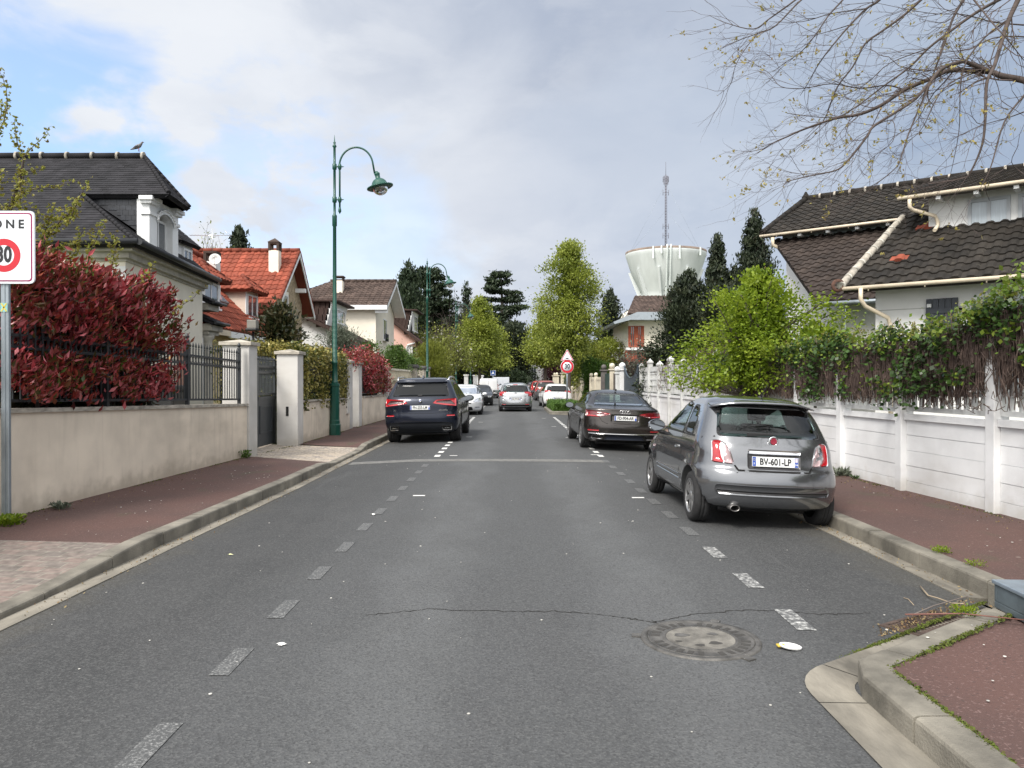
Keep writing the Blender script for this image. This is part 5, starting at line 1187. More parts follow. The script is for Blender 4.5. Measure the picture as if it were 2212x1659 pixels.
# ---- right white concrete wall with posts and openwork panels
M_WOLD = stained('weathered_white', (.62, .63, .62), (.14, .12, .10), .12, .3, vs=6, streak=.38, bump=.3, bs=60)
def right_wall():
    Yp = [5.1, 6.93, 8.86, 10.70, 12.5] + [12.5 + 1.83 * k for k in range(1, 11)]
    def capz(y): return pl(y, [5, 8.8, 12.5, 25, 32], [1.20, 1.195, 1.15, 1.16, 1.16])
    names = {0: 'outside'}
    for i in range(len(Yp) - 1):
        a, b = Yp[i] + .09, Yp[i + 1] - .09; X = lambda y: WRx(y) + .05; cz = (capz(a) + capz(b)) / 2
        where = ['at the right edge of the picture', 'at the right edge, largest and nearest in view', 'between the two thickest white posts', 'just right of the small grey car'][i] if i < 4 else ('%s bay behind the small grey car' % ['', 'first', 'second', 'third', 'fourth', 'fifth'][i - 3] if i < 8 else '')
        if i >= 8: where = 'bay %s from the dark blue gate' % ['first', 'second', 'third', 'fourth', 'fifth', 'sixth', 'seventh'][len(Yp) - 2 - i]
        t = thing('wall_bay', 'white board panel with openwork above, ' + where, 'wall', (X((a + b) / 2), a, .1), group='bays of the white wall')
        g = MB(); z = 0.02; hs = [.24] + [(cz - .08 - .26) / 4] * 4
        for k, h in enumerate(hs):
            vs = []
            for y in (a, b): x = X(y) + (.004 if k % 2 else 0); vs += [(x, y, z + .004), (x, y, z + h - .004), (x + .05, y, z + h - .004), (x + .05, y, z + .004)]
            g.add(vs, [(0, 1, 2, 3)[::-1], (4, 5, 6, 7), (0, 4, 5, 1), (1, 5, 6, 2), (2, 6, 7, 3), (3, 7, 4, 0)]); z += h
        x0, x1 = X(a), X(b); g.add([(x0 + .012, a, 0), (x0 + .012, a, cz - .08), (x1 + .012, b, cz - .08), (x1 + .012, b, 0)], [(0, 1, 2, 3)]); g.build('board_panel', M_WCON, t)
        A = lambda y, z, o=0: (X(y) + o, y, z)
        g = MB()
        def bar(g, ya, yb, za, zb, o=.0, th=.05, mi=0):
            vs = []
            for y in (ya, yb): vs += [A(y, za, o), A(y, zb, o), A(y, zb, o + th), A(y, za, o + th)]
            g.add(vs, [(0, 1, 2, 3)[::-1], (4, 5, 6, 7), (0, 4, 5, 1), (1, 5, 6, 2), (2, 6, 7, 3), (3, 7, 4, 0)], mi)
        bar(g, a, b, cz - .08, cz, -.035, .11); g.build('coping', M_WCON, t)
        g = MB(); top = cz + .98
        bar(g, a, b, top - .17, top); bar(g, a, b, top - .20, top - .185, -.01, .07)
        zb_, zt_ = cz + .07, top - .25; rows = 3; rh = (zt_ - zb_) / rows
        for k in range(rows + 1): bar(g, a, b, zb_ + rh * k - .03, zb_ + rh * k + .03)
        n = 11
        for k in range(n + 1):
            y = lerp(a, b, k / n); bar(g, max(a, y - .022), min(b, y + .022), zb_ + .03, zt_ - .03, .004, .042)
        g.build('openwork_panel', M_WOLD, t)
    for i, y in enumerate(Yp):
        x = WRx(y); tall = i % 2 == 1 if i > 8 else True
        if i < 5: lb = ['hidden', 'at the right edge of the picture', 'thick and nearest the camera, ivy on its top', 'second from the right edge, ivy round its head', 'beside the right tail lamp of the small grey car'][i]
        elif i < 9: lb = 'behind the small grey car, %s beyond its tailgate' % ['first', 'second', 'third', 'fourth'][i - 5]
        else: lb = 'with pointed head, %s before the dark blue gate' % ['first', 'second', 'third', 'fourth', 'fifth', 'sixth'][len(Yp) - 1 - i]
        zt = 2.18 if i < 7 else 2.40 if tall else 2.28
        t = thing('fence_post', 'white concrete post ' + lb, 'post', (x, y, .1), group='posts of the white concrete wall')
        g = MB(); g.bbox((x - .02, y - .085, -.02), (x + .16, y + .085, zt - .12), .012); g.build('shaft', M_WCON if i < 8 else M_WOLD, t)
        g = MB(); c = (x + .07, y); g.bbox((c[0] - .11, c[1] - .11, zt - .12), (c[0] + .11, c[1] + .11, zt - .05), .01); g.add([(c[0] - .09, c[1] - .09, zt - .05), (c[0] + .09, c[1] - .09, zt - .05), (c[0] + .09, c[1] + .09, zt - .05), (c[0] - .09, c[1] + .09, zt - .05), (c[0], c[1], zt + .07)], [(0, 1, 4), (1, 2, 4), (2, 3, 4), (3, 0, 4)]); g.build('cap', M_WOLD, t)
right_wall()
def ball_post(label, x, y, h, m, w=.24, sq=True):
    t = thing('gate_post', label, 'post', (x, y, .1), group='ball-topped posts on the right'); g = MB(); g.bbox((x - w / 2, y - w / 2, 0), (x + w / 2, y + w / 2, h - .36), .02); g.build('shaft', m, t)
    g = MB(); g.bbox((x - w * .72, y - w * .72, h - .36), (x + w * .72, y + w * .72, h - .28), .02); g.ball((x, y, h - .14), .15, 16); g.build('ball_cap', m, t)
M_CRM = stained('cream_paint', (.62, .57, .46), (.25, .2, .14), .1, .4); M_DK = mat('dark_stone', (.10, .09, .085), .85, var=.3)
ball_post('white ball-topped post left of the dark blue curved gate', 5.2, 35.3, 2.45, M_WCON)
ball_post('cream ball-topped post between the dark panel and the green gate', 5.2, 38.8, 2.5, M_CRM)
ball_post('dark stone ball-topped post left of the green gate', 5.2, 42.2, 2.5, M_DK, .3)
ball_post('thin white post with a square head left of the white ball-topped post', 5.2, 36.9, 2.3, M_WOLD, .18)
t = thing('garden_gate', 'dark blue metal gate with a dipped curved top after the white wall', 'gate', (5.3, 31.4, .1)); g = MB(); n = 20
for i in range(n):
    y0, y1 = lerp(31.3, 35.1, i / n), lerp(31.3, 35.1, (i + 1) / n); zt = 1.72 + .55 * abs(((i + .5) / n - .5) * 2) ** 2.2; g.bbox((5.24, y0 + .006, .12), (5.28, y1 - .006, zt), .004)
g.build('leaf', mat('blue_gate', (.030, .045, .062), .45, var=.2), t); g = MB(); pts = [(5.26, lerp(31.3, 35.1, i / n), 1.74 + .55 * abs((i / n - .5) * 2) ** 2.2) for i in range(n + 1)]; g.tube(pts, .035, 8); g.build('top_rail', bpy.data.materials['blue_gate'], t)
t = thing('garden_gate', 'dark green sliding gate between the cream and the dark ball-topped posts', 'gate', (5.3, 39, .1)); g = MB(); g.bbox((5.24, 39.0, .12), (5.29, 42.0, 2.0), .01); g.box((5.22, 39.0, 1.7), (5.24, 42.0, 1.78)); g.build('leaf', mat('green_gate', (.012, .045, .038), .4, var=.2), t)
t = thing('timber_fence', 'brown timber panel beside the cream ball-topped post', 'fence', (5.3, 37.2, .1)); g = MB(); [g.bbox((5.24, 37.1 + k * .2, .1), (5.28, 37.28 + k * .2, 2.0), .006) for k in range(8)]; g.build('boards', mat('grey_wood', (.10, .085, .075), .8, var=.3), t)
for i in range(6):
    y0 = 42.8 + i * 2.6; t = thing('baluster_fence', 'cream baluster fence bay, %s beyond the dark ball-topped post' % ['first', 'second', 'third', 'fourth', 'fifth', 'sixth'][i], 'fence', (5.1, y0, .1), group='cream fence bays on the right'); g = MB()
    g.box((5.08, y0, .1), (5.16, y0 + 2.3, .45)); g.box((5.08, y0, 1.0), (5.16, y0 + 2.3, 1.1)); g.box((5.08, y0, 1.62), (5.16, y0 + 2.3, 1.72))
    for k in range(13): g.bbox((5.09, y0 + .02 + k * .175, .45), (5.14, y0 + .13 + k * .175, 1.82), .01)
    g.build('balusters', M_CRM, t); g = MB(); g.bbox((5.0, y0 + 2.32, 0), (5.22, y0 + 2.54, 1.85), .02); g.ball((5.11, y0 + 2.43, 1.97), .12); g.build('post', M_CRM, t)
t = thing('low_wall', 'low grey stone wall with a rounded coping right of the white hatchback', 'wall', (4.9, 58.5, .1)); g = MB(); g.bbox((4.8, 58.6, 0), (5.1, 70, .95), .03); g.build('wall', M_RUB, t); g = MB(); g.tube([(4.95, 58.5, .98), (4.95, 70, .98)], .2, 10); g.build('coping', M_CRM, t)
t = thing('metal_fence', 'dark green metal fence above the low grey stone wall', 'fence', (4.95, 58.7, 1)); g = MB(); g.box((4.93, 58.8, 1.1), (4.97, 69.5, 1.95)); g.build('sheet', bpy.data.materials['green_gate'], t)
for i, (y, h) in enumerate(((72, 2.6), (76.5, 2.4), (79, 2.4))):
    ball_post('far cream gate post on the right, %s behind the 30 sign' % ['nearest', 'second', 'third'][i], PX([1216, 1203, 1198][i], y), y, h, M_CRM, .4)
# grey steel plinth at the right edge
t = thing('steel_plinth', 'low blue-grey steel box on the red pavement at the right edge', 'steel box', (3.2, 4.8, .13)); A = Matrix.Translation((3.235, 4.66, .12)) @ Matrix.Rotation(R(-4), 4, 'Z')
M_STL = mat('blue_grey_steel', (.10, .125, .14), .5, metal=.3, var=.3, vs=5)
g = MB(); g.bbox((0, 0, .0), (.9, .5, .045), .006, 0, A); g.bbox((0, 0, .045), (.9, .035, .16), .006, 0, A); g.bbox((0, .035, .045), (.035, .47, .16), .006, 0, A); g.bbox((.865, .035, .045), (.9, .47, .16), .006, 0, A); g.bbox((0, .47, .045), (.9, .5, .16), .006, 0, A); g.build('frame', M_STL, t)
g = MB(); g.bbox((-.012, -.012, .16), (.915, .515, .185), .006, 0, A); g.build('lid', mat('pale_steel', (.30, .36, .42), .3, metal=.6, var=.2, vs=5), t)
# ================================================================ houses
def tilemat(name, c1, c2, lichen=None, la=.0):
    m, nt, N, L, b = newmat(name); g = N.new('ShaderNodeNewGeometry')
    def nz(s, d=6):
        n = N.new('ShaderNodeTexNoise'); n.inputs['Scale'].default_value = s; n.inputs['Detail'].default_value = d; L.new(g.outputs['Position'], n.inputs['Vector']); return n
    r = N.new('ShaderNodeValToRGB'); r.color_ramp.elements[0].position = .3; r.color_ramp.elements[1].position = .7; r.color_ramp.elements[0].color = (*c1, 1); r.color_ramp.elements[1].color = (*c2, 1)
    L.new(nz(2.2).outputs[0], r.inputs[0]); out = r.outputs[0]
    a = N.new('ShaderNodeAttribute'); a.attribute_name = 'tint'; mm = N.new('ShaderNodeMixRGB'); mm.blend_type = 'MULTIPLY'; mm.inputs[0].default_value = 1
    mr = N.new('ShaderNodeMapRange'); mr.inputs[3].default_value = .72; mr.inputs[4].default_value = 1.22; L.new(a.outputs['Fac'], mr.inputs[0]); L.new(out, mm.inputs[1]); L.new(mr.outputs[0], mm.inputs[2]); out = mm.outputs[0]
    if lichen:
        k = N.new('ShaderNodeMixRGB'); q = N.new('ShaderNodeMapRange'); q.inputs[1].default_value = .62; q.inputs[2].default_value = .8; q.inputs[4].default_value = la; L.new(nz(14).outputs[0], q.inputs[0]); L.new(q.outputs[0], k.inputs[0]); L.new(out, k.inputs[1]); k.inputs[2].default_value = (*lichen, 1); out = k.outputs[0]
    L.new(out, b.inputs['Base Color']); b.inputs['Roughness'].default_value = .8; b.inputs['Specular IOR Level'].default_value = .22
    bp = N.new('ShaderNodeBump'); bp.inputs['Strength'].default_value = .3; bp.inputs['Distance'].default_value = .01; L.new(nz(60, 3).outputs[0], bp.inputs['Height']); L.new(bp.outputs[0], b.inputs['Normal']); return m
def roof(name, poly, mt, parent, course=.34, tw=.30, wave=.03, step=.03, thick=.09, under=None, seed=1):
    """tiled roof plane: poly = 3-D convex planar polygon, first edge = eave. Real stepped courses and tile waves, over a slab"""
    poly = [Vector(p) for p in poly]; e = (poly[1] - poly[0]).normalized()
    nrm = None
    for i in range(2, len(poly)):
        nrm = e.cross(poly[i] - poly[0])
        if nrm.length > .05: break
    nrm.normalize()
    if nrm.z < 0: nrm = -nrm
    up = nrm.cross(e); 
    if up.z < 0: up = -up
    o = poly[0]; loc = [((p - o).dot(e), (p - o).dot(up)) for p in poly]
    x0, x1 = min(p[0] for p in loc), max(p[0] for p in loc); y0, y1 = min(p[1] for p in loc), max(p[1] for p in loc)
    bm = bmesh.new(); prof = [(0, 0), (.3, 0), (.5, .9), (.62, 1), (.85, .85), (1, 0)] if wave > .012 else [(0, 0), (.5, .5), (.97, 1), (1, 0)]
    rr = random.Random(seed); nx = int((x1 - x0) / tw) + 2; ny = int((y1 - y0) / course) + 1
    lay = bm.faces.layers.float.new('tint')
    for j in range(ny + 1):
        a, b = y0 + j * course, y0 + (j + 1) * course + .02; sh = (j % 2) * .5 * tw if wave <= .012 else 0
        for i in range(-1, nx):
            tn = rr.random(); dz = rr.uniform(-.003, .003); row = []
            for q, (u, h) in enumerate(prof):
                x = x0 + (i + u) * tw + sh; hh = h * wave if wave > .012 else 0
                row.append((bm.verts.new((x, a - .01, hh + step + dz)), bm.verts.new((x, b, hh + .004 + dz * .3)), bm.verts.new((x, a - .01, hh * .3 - .015))))
            for q in range(len(prof) - 1):
                for f in ((row[q][0], row[q + 1][0], row[q + 1][1], row[q][1]), (row[q][2], row[q + 1][2], row[q + 1][0], row[q][0])):
                    ff = bm.faces.new(f); ff[lay] = tn
    c = Vector((sum(p[0] for p in loc) / len(loc), sum(p[1] for p in loc) / len(loc), 0))
    for i in range(len(loc)):
        a = Vector((*loc[i], 0)); b = Vector((*loc[(i + 1) % len(loc)], 0)); d = b - a; no = Vector((d.y, -d.x, 0))
        if no.dot(c - a) > 0: no = -no
        if i == 0: a = a + no.normalized() * .02
        bmesh.ops.bisect_plane(bm, geom=bm.verts[:] + bm.edges[:] + bm.faces[:], plane_co=a, plane_no=no, clear_outer=True)
    Mx = Matrix((e, up, nrm)).transposed().to_4x4(); Mx.translation = o; bm.transform(Mx)
    off = Vector((0, 0, 0)); q = parent
    while q is not None: off += q.location; q = q.parent
    bmesh.ops.translate(bm, verts=bm.verts, vec=-off)
    s0 = len(bm.verts); lo = [p - off - nrm * .02 for p in poly]; hi = [p - nrm * thick for p in lo]
    vs = [bm.verts.new(p) for p in lo + hi]; n = len(poly)
    for f in [list(range(n)), list(range(n, 2 * n))[::-1]] + [[i, (i + 1) % n, n + (i + 1) % n, n + i] for i in range(n)]:
        ff = bm.faces.new([vs[k] for k in f]); ff.material_index = 1
    me = bpy.data.meshes.new(name); bm.to_mesh(me); bm.free(); me.materials.append(mt); me.materials.append(under or mt)
    ob = bpy.data.objects.new(name, me); S.collection.objects.link(ob); ob.parent = parent; return ob
def ridge(name, a, b, r, mt, parent, step=.42, coll=None, seed=1, cr=1.25):
    """row of overlapping half-round ridge tiles with mortar collars"""
    a, b = Vector(a), Vector(b); L_ = (b - a).length; n = max(1, int(L_ / step)); d = (b - a) / n; g = MB()
    for i in range(n):
        p, q = a + d * i, a + d * (i + 1); g.tube([p, q], [r * 1.06, r * .97], 10)
        if coll: g.tube([p - d.normalized() * .03, p + d.normalized() * .03], [r * cr, r * cr * .97], 10, 1)
    return g.build(name, [mt, coll or mt], parent)
M_DT = tilemat('dark_slate_tile', (.014, .014, .0165), (.027, .026, .030))
M_OT = tilemat('orange_tile', (.19, .048, .028), (.275, .070, .042), (.13, .05, .03), .5)
M_BT = tilemat('brown_tile', (.060, .042, .035), (.10, .072, .060), (.19, .17, .13), .35)
M_BT2 = tilemat('dark_brown_tile', (.060, .038, .033), (.085, .055, .046))
M_BK = tilemat('mossy_black_tile', (.015, .0135, .012), (.034, .029, .024), (.11, .10, .08), .5)
M_WR = mat('white_render', (.70, .70, .69), .85, var=.06, vs=1.5, bump=.15, bs=120)
M_CW = mat('cream_wall_render', (.78, .73, .62), .85, var=.07, vs=1, bump=.15, bs=120)
M_CW2 = mat('pale_yellow_render', (.68, .56, .33), .85, var=.07, vs=1)
M_PK = mat('pink_render', (.66, .43, .36), .85, var=.06, vs=1)
M_MOLD = mat('stone_moulding', (.42, .40, .35), .8, var=.2, vs=4)
M_WT = mat('white_trim', (.74, .75, .75), .5, var=.04, vs=4)
M_GUTB = mat('black_gutter', (.022, .024, .028), .4, var=.1)
M_BEI = mat('beige_pvc', (.58, .50, .38), .45, var=.12, vs=4)
M_SLT = mat('slate_cladding', (.018, .02, .026), .5, var=.3, vs=5)
M_WIN = mat('window_pane', (.06, .075, .09), .05, var=.5, vs=2, spec=.9, coat=1)
M_CUR = mat('net_curtain', (.36, .41, .45), .35, var=.15, vs=7, stretch=(6, 6, .3), coat=.6)
def slab(parent, name, m, pts2, axis, a, b): g = MB(); g.prism(pts2, axis, a, b); return g.build(name, m, parent)
def window(parent, cx, cy, z0, z1, w, ax, m=None, fr=None, d=.04, bars=1, sill=True, name='window', pane=True):
    """ax: direction the window faces: unit 2-D vector; centred at (cx,cy)"""
    f = Vector((ax[0], ax[1], 0)).normalized(); s = Vector((-f.y, f.x, 0)); Mx = Matrix((s, f, Vector((0, 0, 1)))).transposed().to_4x4(); Mx.translation = (cx, cy, 0)
    g = MB(); h = w / 2; t_ = .06
    for a, b in (((-h, z0), (h, z0 + t_)), ((-h, z1 - t_), (h, z1)), ((-h, z0 + t_), (-h + t_, z1 - t_)), ((h - t_, z0 + t_), (h, z1 - t_))): g.box((a[0], -.06, a[1]), (b[0], d, b[1]), 0, Mx)
    for k in range(1, bars + 1): x = -h + w * k / (bars + 1); g.box((x - .03, -.055, z0 + t_), (x + .03, d - .006, z1 - t_), 0, Mx)
    if sill: g.box((-h - .08, d - .03, z0 - .07), (h + .08, d + .09, z0 - .003), 0, Mx)
    o = g.build(name, fr or M_WT, parent)
    if pane: g = MB(); g.box((-h + .03, -.03, z0 + .03), (h - .03, d - .02, z1 - .03), 0, Mx); g.build('pane', m or M_WIN, o)
    return o
def gutter_pipe(parent, a, b, r=.065, m=None, name='gutter'): g = MB(); g.tube([a, b], r, 10); return g.build(name, m or M_GUTB, parent)
def cheek(parent, m, name, x0, x1, y, th, zt, zf):
    g = MB(); g.prism([(x0, zf(x0)), (x1, zf(x1)), (x1, zt), (x0, zt)], 1, y, y + th); return g.build(name, m, parent)
# ---- house 1: dark mansard
def house1():
    t = thing('house', 'cream house with dark slate mansard roof, white dormers and a pigeon on its ridge', 'house', (-12, 20, 0))
    zE = 4.6; g = MB(); g.add([(-8.5, 17.05, 0), (-9.05, 22.7, 0), (-18, 22.7, 0), (-18, 17.05, 0), (-8.5, 17.05, zE), (-9.05, 22.7, zE), (-18, 22.7, zE), (-18, 17.05, zE)], [(0, 1, 5, 4), (1, 2, 6, 5), (2, 3, 7, 6), (3, 0, 4, 7), (4, 5, 6, 7)]); g.build('wall', M_CW, t)
    # corner quoin and cornice
    g = MB(); 
    for k, (o, z0, z1) in enumerate(((.05, 4.28, 4.34), (.15, 4.34, 4.47), (.30, 4.47, 4.575))):
        g.add([(-8.5 + o, 17.05 - o, z0), (-9.05 + o, 22.75, z0), (-9.2, 22.75, z0), (-18, 17.2, z0), (-18, 17.05 - o, z0)] + [(-8.5 + o, 17.05 - o, z1), (-9.05 + o, 22.75, z1), (-9.2, 22.75, z1), (-18, 17.2, z1), (-18, 17.05 - o, z1)], [(0, 1, 6, 5), (0, 5, 9, 4), (5, 6, 7, 8, 9), (0, 4, 3, 2, 1), (1, 2, 7, 6)])
    g.build('cornice', M_MOLD, t)
    g = MB(); g.box((-8.95, 17.03, .1), (-8.49, 17.045, 4.17)); g.build('corner_band', M_WT, t)
    tk = dict(course=.115, tw=.17, wave=.0, step=.014)
    roof('roof_slope', [(-18, 16.6, zE), (-8.0, 16.6, zE), (-10.2, 18.35, 6.08), (-18, 18.35, 6.08)], M_DT, t, **tk)
    roof('roof_slope', [(-18, 18.35, 6.08), (-8.1, 18.35, 6.08), (-9.46, 20, 7.42), (-18, 20, 7.42)], M_DT, t, **tk)
    roof('roof_slope', [(-8.25, 19.9, 6.08), (-8.1, 18.35, 6.08), (-9.46, 20, 7.42)], M_DT, t, seed=3, **tk); roof('roof_slope', [(-10.2, 21.65, 6.08), (-8.25, 19.9, 6.08), (-9.46, 20, 7.42)], M_DT, t, seed=13, **tk)
    roof('roof_slope', [(-8.65, 22.95, zE), (-8.0, 16.6, zE), (-10.2, 18.35, 6.08), (-10.4, 22.95, 6.08)], M_DT, t, seed=4, **tk)
    roof('roof_slope', [(-10.2, 21.65, 6.08), (-18, 21.65, 6.08), (-18, 20, 7.42), (-9.46, 20, 7.42)], M_DT, t, seed=5, **tk)
    g = MB(); g.box((-17.9, 21.6, 4.5), (-10.3, 22.9, 6.05)); g.build('rear_mansard', M_SLT, t)
    for a, b, r in (((-8.03, 16.62, 4.63), (-10.2, 18.35, 6.1), .05), ((-8.12, 18.37, 6.12), (-9.46, 20, 7.45), .05), ((-8.25, 19.87, 6.12), (-9.46, 20, 7.45), .05)): ridge('hip_tiles', a, b, r, M_DT, t, .16)
    ridge('ridge_tiles', (-9.5, 20, 7.46), (-18, 20, 7.46), .085, M_DT, t, .62, M_COP, cr=1.35)
    gutter_pipe(t, (-18, 16.52, 4.63), (-7.96, 16.52, 4.63)); gutter_pipe(t, (-7.93, 16.5, 4.62), (-8.62, 22.9, 4.62), .07)
    g = MB(); g.ball((-14.3, 18.9, 6.63), .13, 10, 0, (1, 1.2, .6)); g.build('roof_vent', M_OT, t)
    # main dormer: slate cheek facing the camera, moulded white arch facing the road
    f = lambda x: 4.62 + (x + 8.0) * -.67
    cheek(t, M_SLT, 'dormer_cheek', -10.15, -8.78, 18.5, .1, 6.05, lambda x: 4.6 + (-8.0 - x) * .672)
    g = MB(); z = 5.0; k = 0   # slate courses on the cheek
    while z < 5.98:
        xl = -8.0 - (z - 4.6) / .672 ; x = -8.79 - (k % 2) * .07
        while x > xl + .1:
            g.box((max(xl, x - .136), 18.488 + random.uniform(-.002, .002), z), (x, 18.5, z + .118)); x -= .14
        z += .122; k += 1
    g.build('slates', mat('slate_courses', (.022, .025, .032), .45, var=.45, vs=9), t)
    g = MB(); Xf = -8.62; y0, y1 = 18.45, 20.05; zb, zt = 4.72, 6.03; a0, a1 = 18.85, 19.72; ac = (a0 + a1) / 2; sp = 5.52
    arch = [(ac + (a1 - a0) / 2 * math.cos(R(k)), sp + .26 * math.sin(R(k))) for k in range(0, 181, 15)]
    n = len(arch)
    for i in range(n - 1):
        (ya, za), (yb, zb_) = arch[i], arch[i + 1]; g.add([(Xf, ya, za), (Xf, yb, zb_), (Xf, yb, zt), (Xf, ya, zt), (Xf - .3, ya, za), (Xf - .3, yb, zb_)], [(0, 1, 2, 3), (0, 4, 5, 1)])
    for a, b in ((y0, a0), (a1, y1)): g.box((Xf - .3, a, zb), (Xf, b, zt))
    g.add([(Xf, a0, zt), (Xf, a1, zt), (Xf, a1, 5.52), (Xf, a0, 5.52)], [])
    for o, z0, z1 in ((.04, 5.62, 5.70), (.08, 5.88, 5.95), (.13, 5.95, 6.05)):
        g.bbox((Xf - .2, y0 - o, z0), (Xf + o, a0 - .05 + o * .5, z1), .008); g.bbox((Xf - .2, a1 + .05 - o * .5, z0), (Xf + o, y1 + o, z1), .008)
    for i in range(n - 1):
        (ya, za), (yb, zb_) = arch[i], arch[i + 1]; u = lambda p, q: (Xf + .05, ac + (p - ac) * 1.12, 5.52 + (q - 5.52) * 1.3 + .02)
        g.add([(Xf + .05, ya, za), (Xf + .05, yb, zb_), u(yb, zb_), u(ya, za)], [(0, 1, 2, 3)]); g.tube([u(ya, za), u(yb, zb_)], .03, 6)
    g.build('dormer_front', M_WT, t)
    g = MB(); g.box((-10, 20.0, 4.6), (-8.65, 20.1, 6.02)); g.build('dormer_cheek', M_SLT, t)
    window(t, Xf - .2, ac, 4.78, 5.66, .87, (1, 0), bars=1, sill=False)
    roof('dormer_roof', [(-9.2, 23.0, 5.6), (-9.2, 21.7, 5.6), (-9.8, 22.1, 6.15), (-9.8, 22.7, 6.15)], M_DT, t, **tk)
    roof('dormer_roof', [(-10.6, 21.7, 5.6), (-9.2, 21.7, 5.6), (-9.8, 22.1, 6.15), (-10.6, 22.1, 6.15)], M_DT, t, **tk)
    g = MB(); g.box((-10.4, 21.85, 4.6), (-9.4, 22.85, 5.6)); g.build('dormer_front', M_WT, t); window(t, -9.38, 22.4, 4.9, 5.45, .6, (1, 0), sill=False)
    # porch on the far corner: two small tiled roofs, moulded beam and column
    roof('porch_roof', [(-8.85, 23.85, 4.0), (-8.85, 22.9, 4.0), (-9.6, 22.9, 4.35), (-9.6, 23.85, 4.35)], M_DT, t, **tk)
    roof('porch_roof', [(-8.75, 23.85, 3.38), (-8.75, 22.8, 3.38), (-9.6, 22.8, 3.75), (-9.6, 23.85, 3.75)], M_DT, t, **tk)
    gutter_pipe(t, (-8.8, 22.88, 3.97), (-8.8, 23.9, 3.97), .05); gutter_pipe(t, (-8.7, 22.78, 3.35), (-8.7, 23.9, 3.35), .05)
    g = MB(); g.box((-9.6, 22.98, 3.75), (-8.98, 23.8, 3.96)); g.bbox((-9.6, 22.9, 3.12), (-8.85, 23.8, 3.34), .03); g.bbox((-9.55, 22.95, 3.0), (-8.95, 23.75, 3.12), .03); g.build('porch_beam', M_MOLD, t)
    g = MB(); g.lathe([(.22, 3.0), (.22, 2.92), (.16, 2.84), (.15, 2.7), (.19, .4), (.25, .3), (.25, 0)], (-9.12, 23.2, 0), 20); g.build('column', M_MOLD, t)
    g = MB(); g.box((-9.6, 22.72, .2), (-9.05, 22.76, 2.9)); g.box((-8.49, 17.3, 1.0), (-8.47, 17.9, 2.6)); g.build('white_band', M_WT, t)
    g = MB(); g.bbox((-8.66, 17.0, 3.80), (-8.56, 17.05, 3.95), .01); g.build('vent_grille', M_MOLD, t)
house1()
# bird on the ridge
def bird():
    t = thing('pigeon', 'grey pigeon perched on the end of the dark slate ridge', 'bird', (-9.62, 19.97, 7.60))
    me = bpy.data.meshes.new('b'); pts = [(-.20, 0, .02, .008), (-.12, 0, .05, .028), (-.04, 0, .09, .052), (.04, 0, .125, .052), (.085, 0, .17, .030), (.10, 0, .205, .026), (.125, 0, .215, .022), (.150, 0, .205, .007), (.165, 0, .198, .003)]
    g = MB(); g.tube([p[:3] for p in pts], [p[3] for p in pts], 12); b = g.build('body', mat('pigeon_grey', (.16, .16, .17), .7, var=.3, vs=20), t, local=True)
    g = MB()
    for s in (-1, 1): g.tube([(.03, s * .045, .12), (-.04, s * .048, .095), (-.13, s * .02, .055)], [.016, .022, .004], 8)
    g.build('wing', mat('pigeon_wing', (.10, .10, .115), .7, var=.3, vs=20), t, local=True)
    g = MB()
    for s in (-1, 1): g.tube([(.02, s * .02, .09), (.02, s * .022, -.03)], .006, 5)
    g.build('legs', mat('pigeon_leg', (.3, .08, .06), .7), t, local=True)
bird()
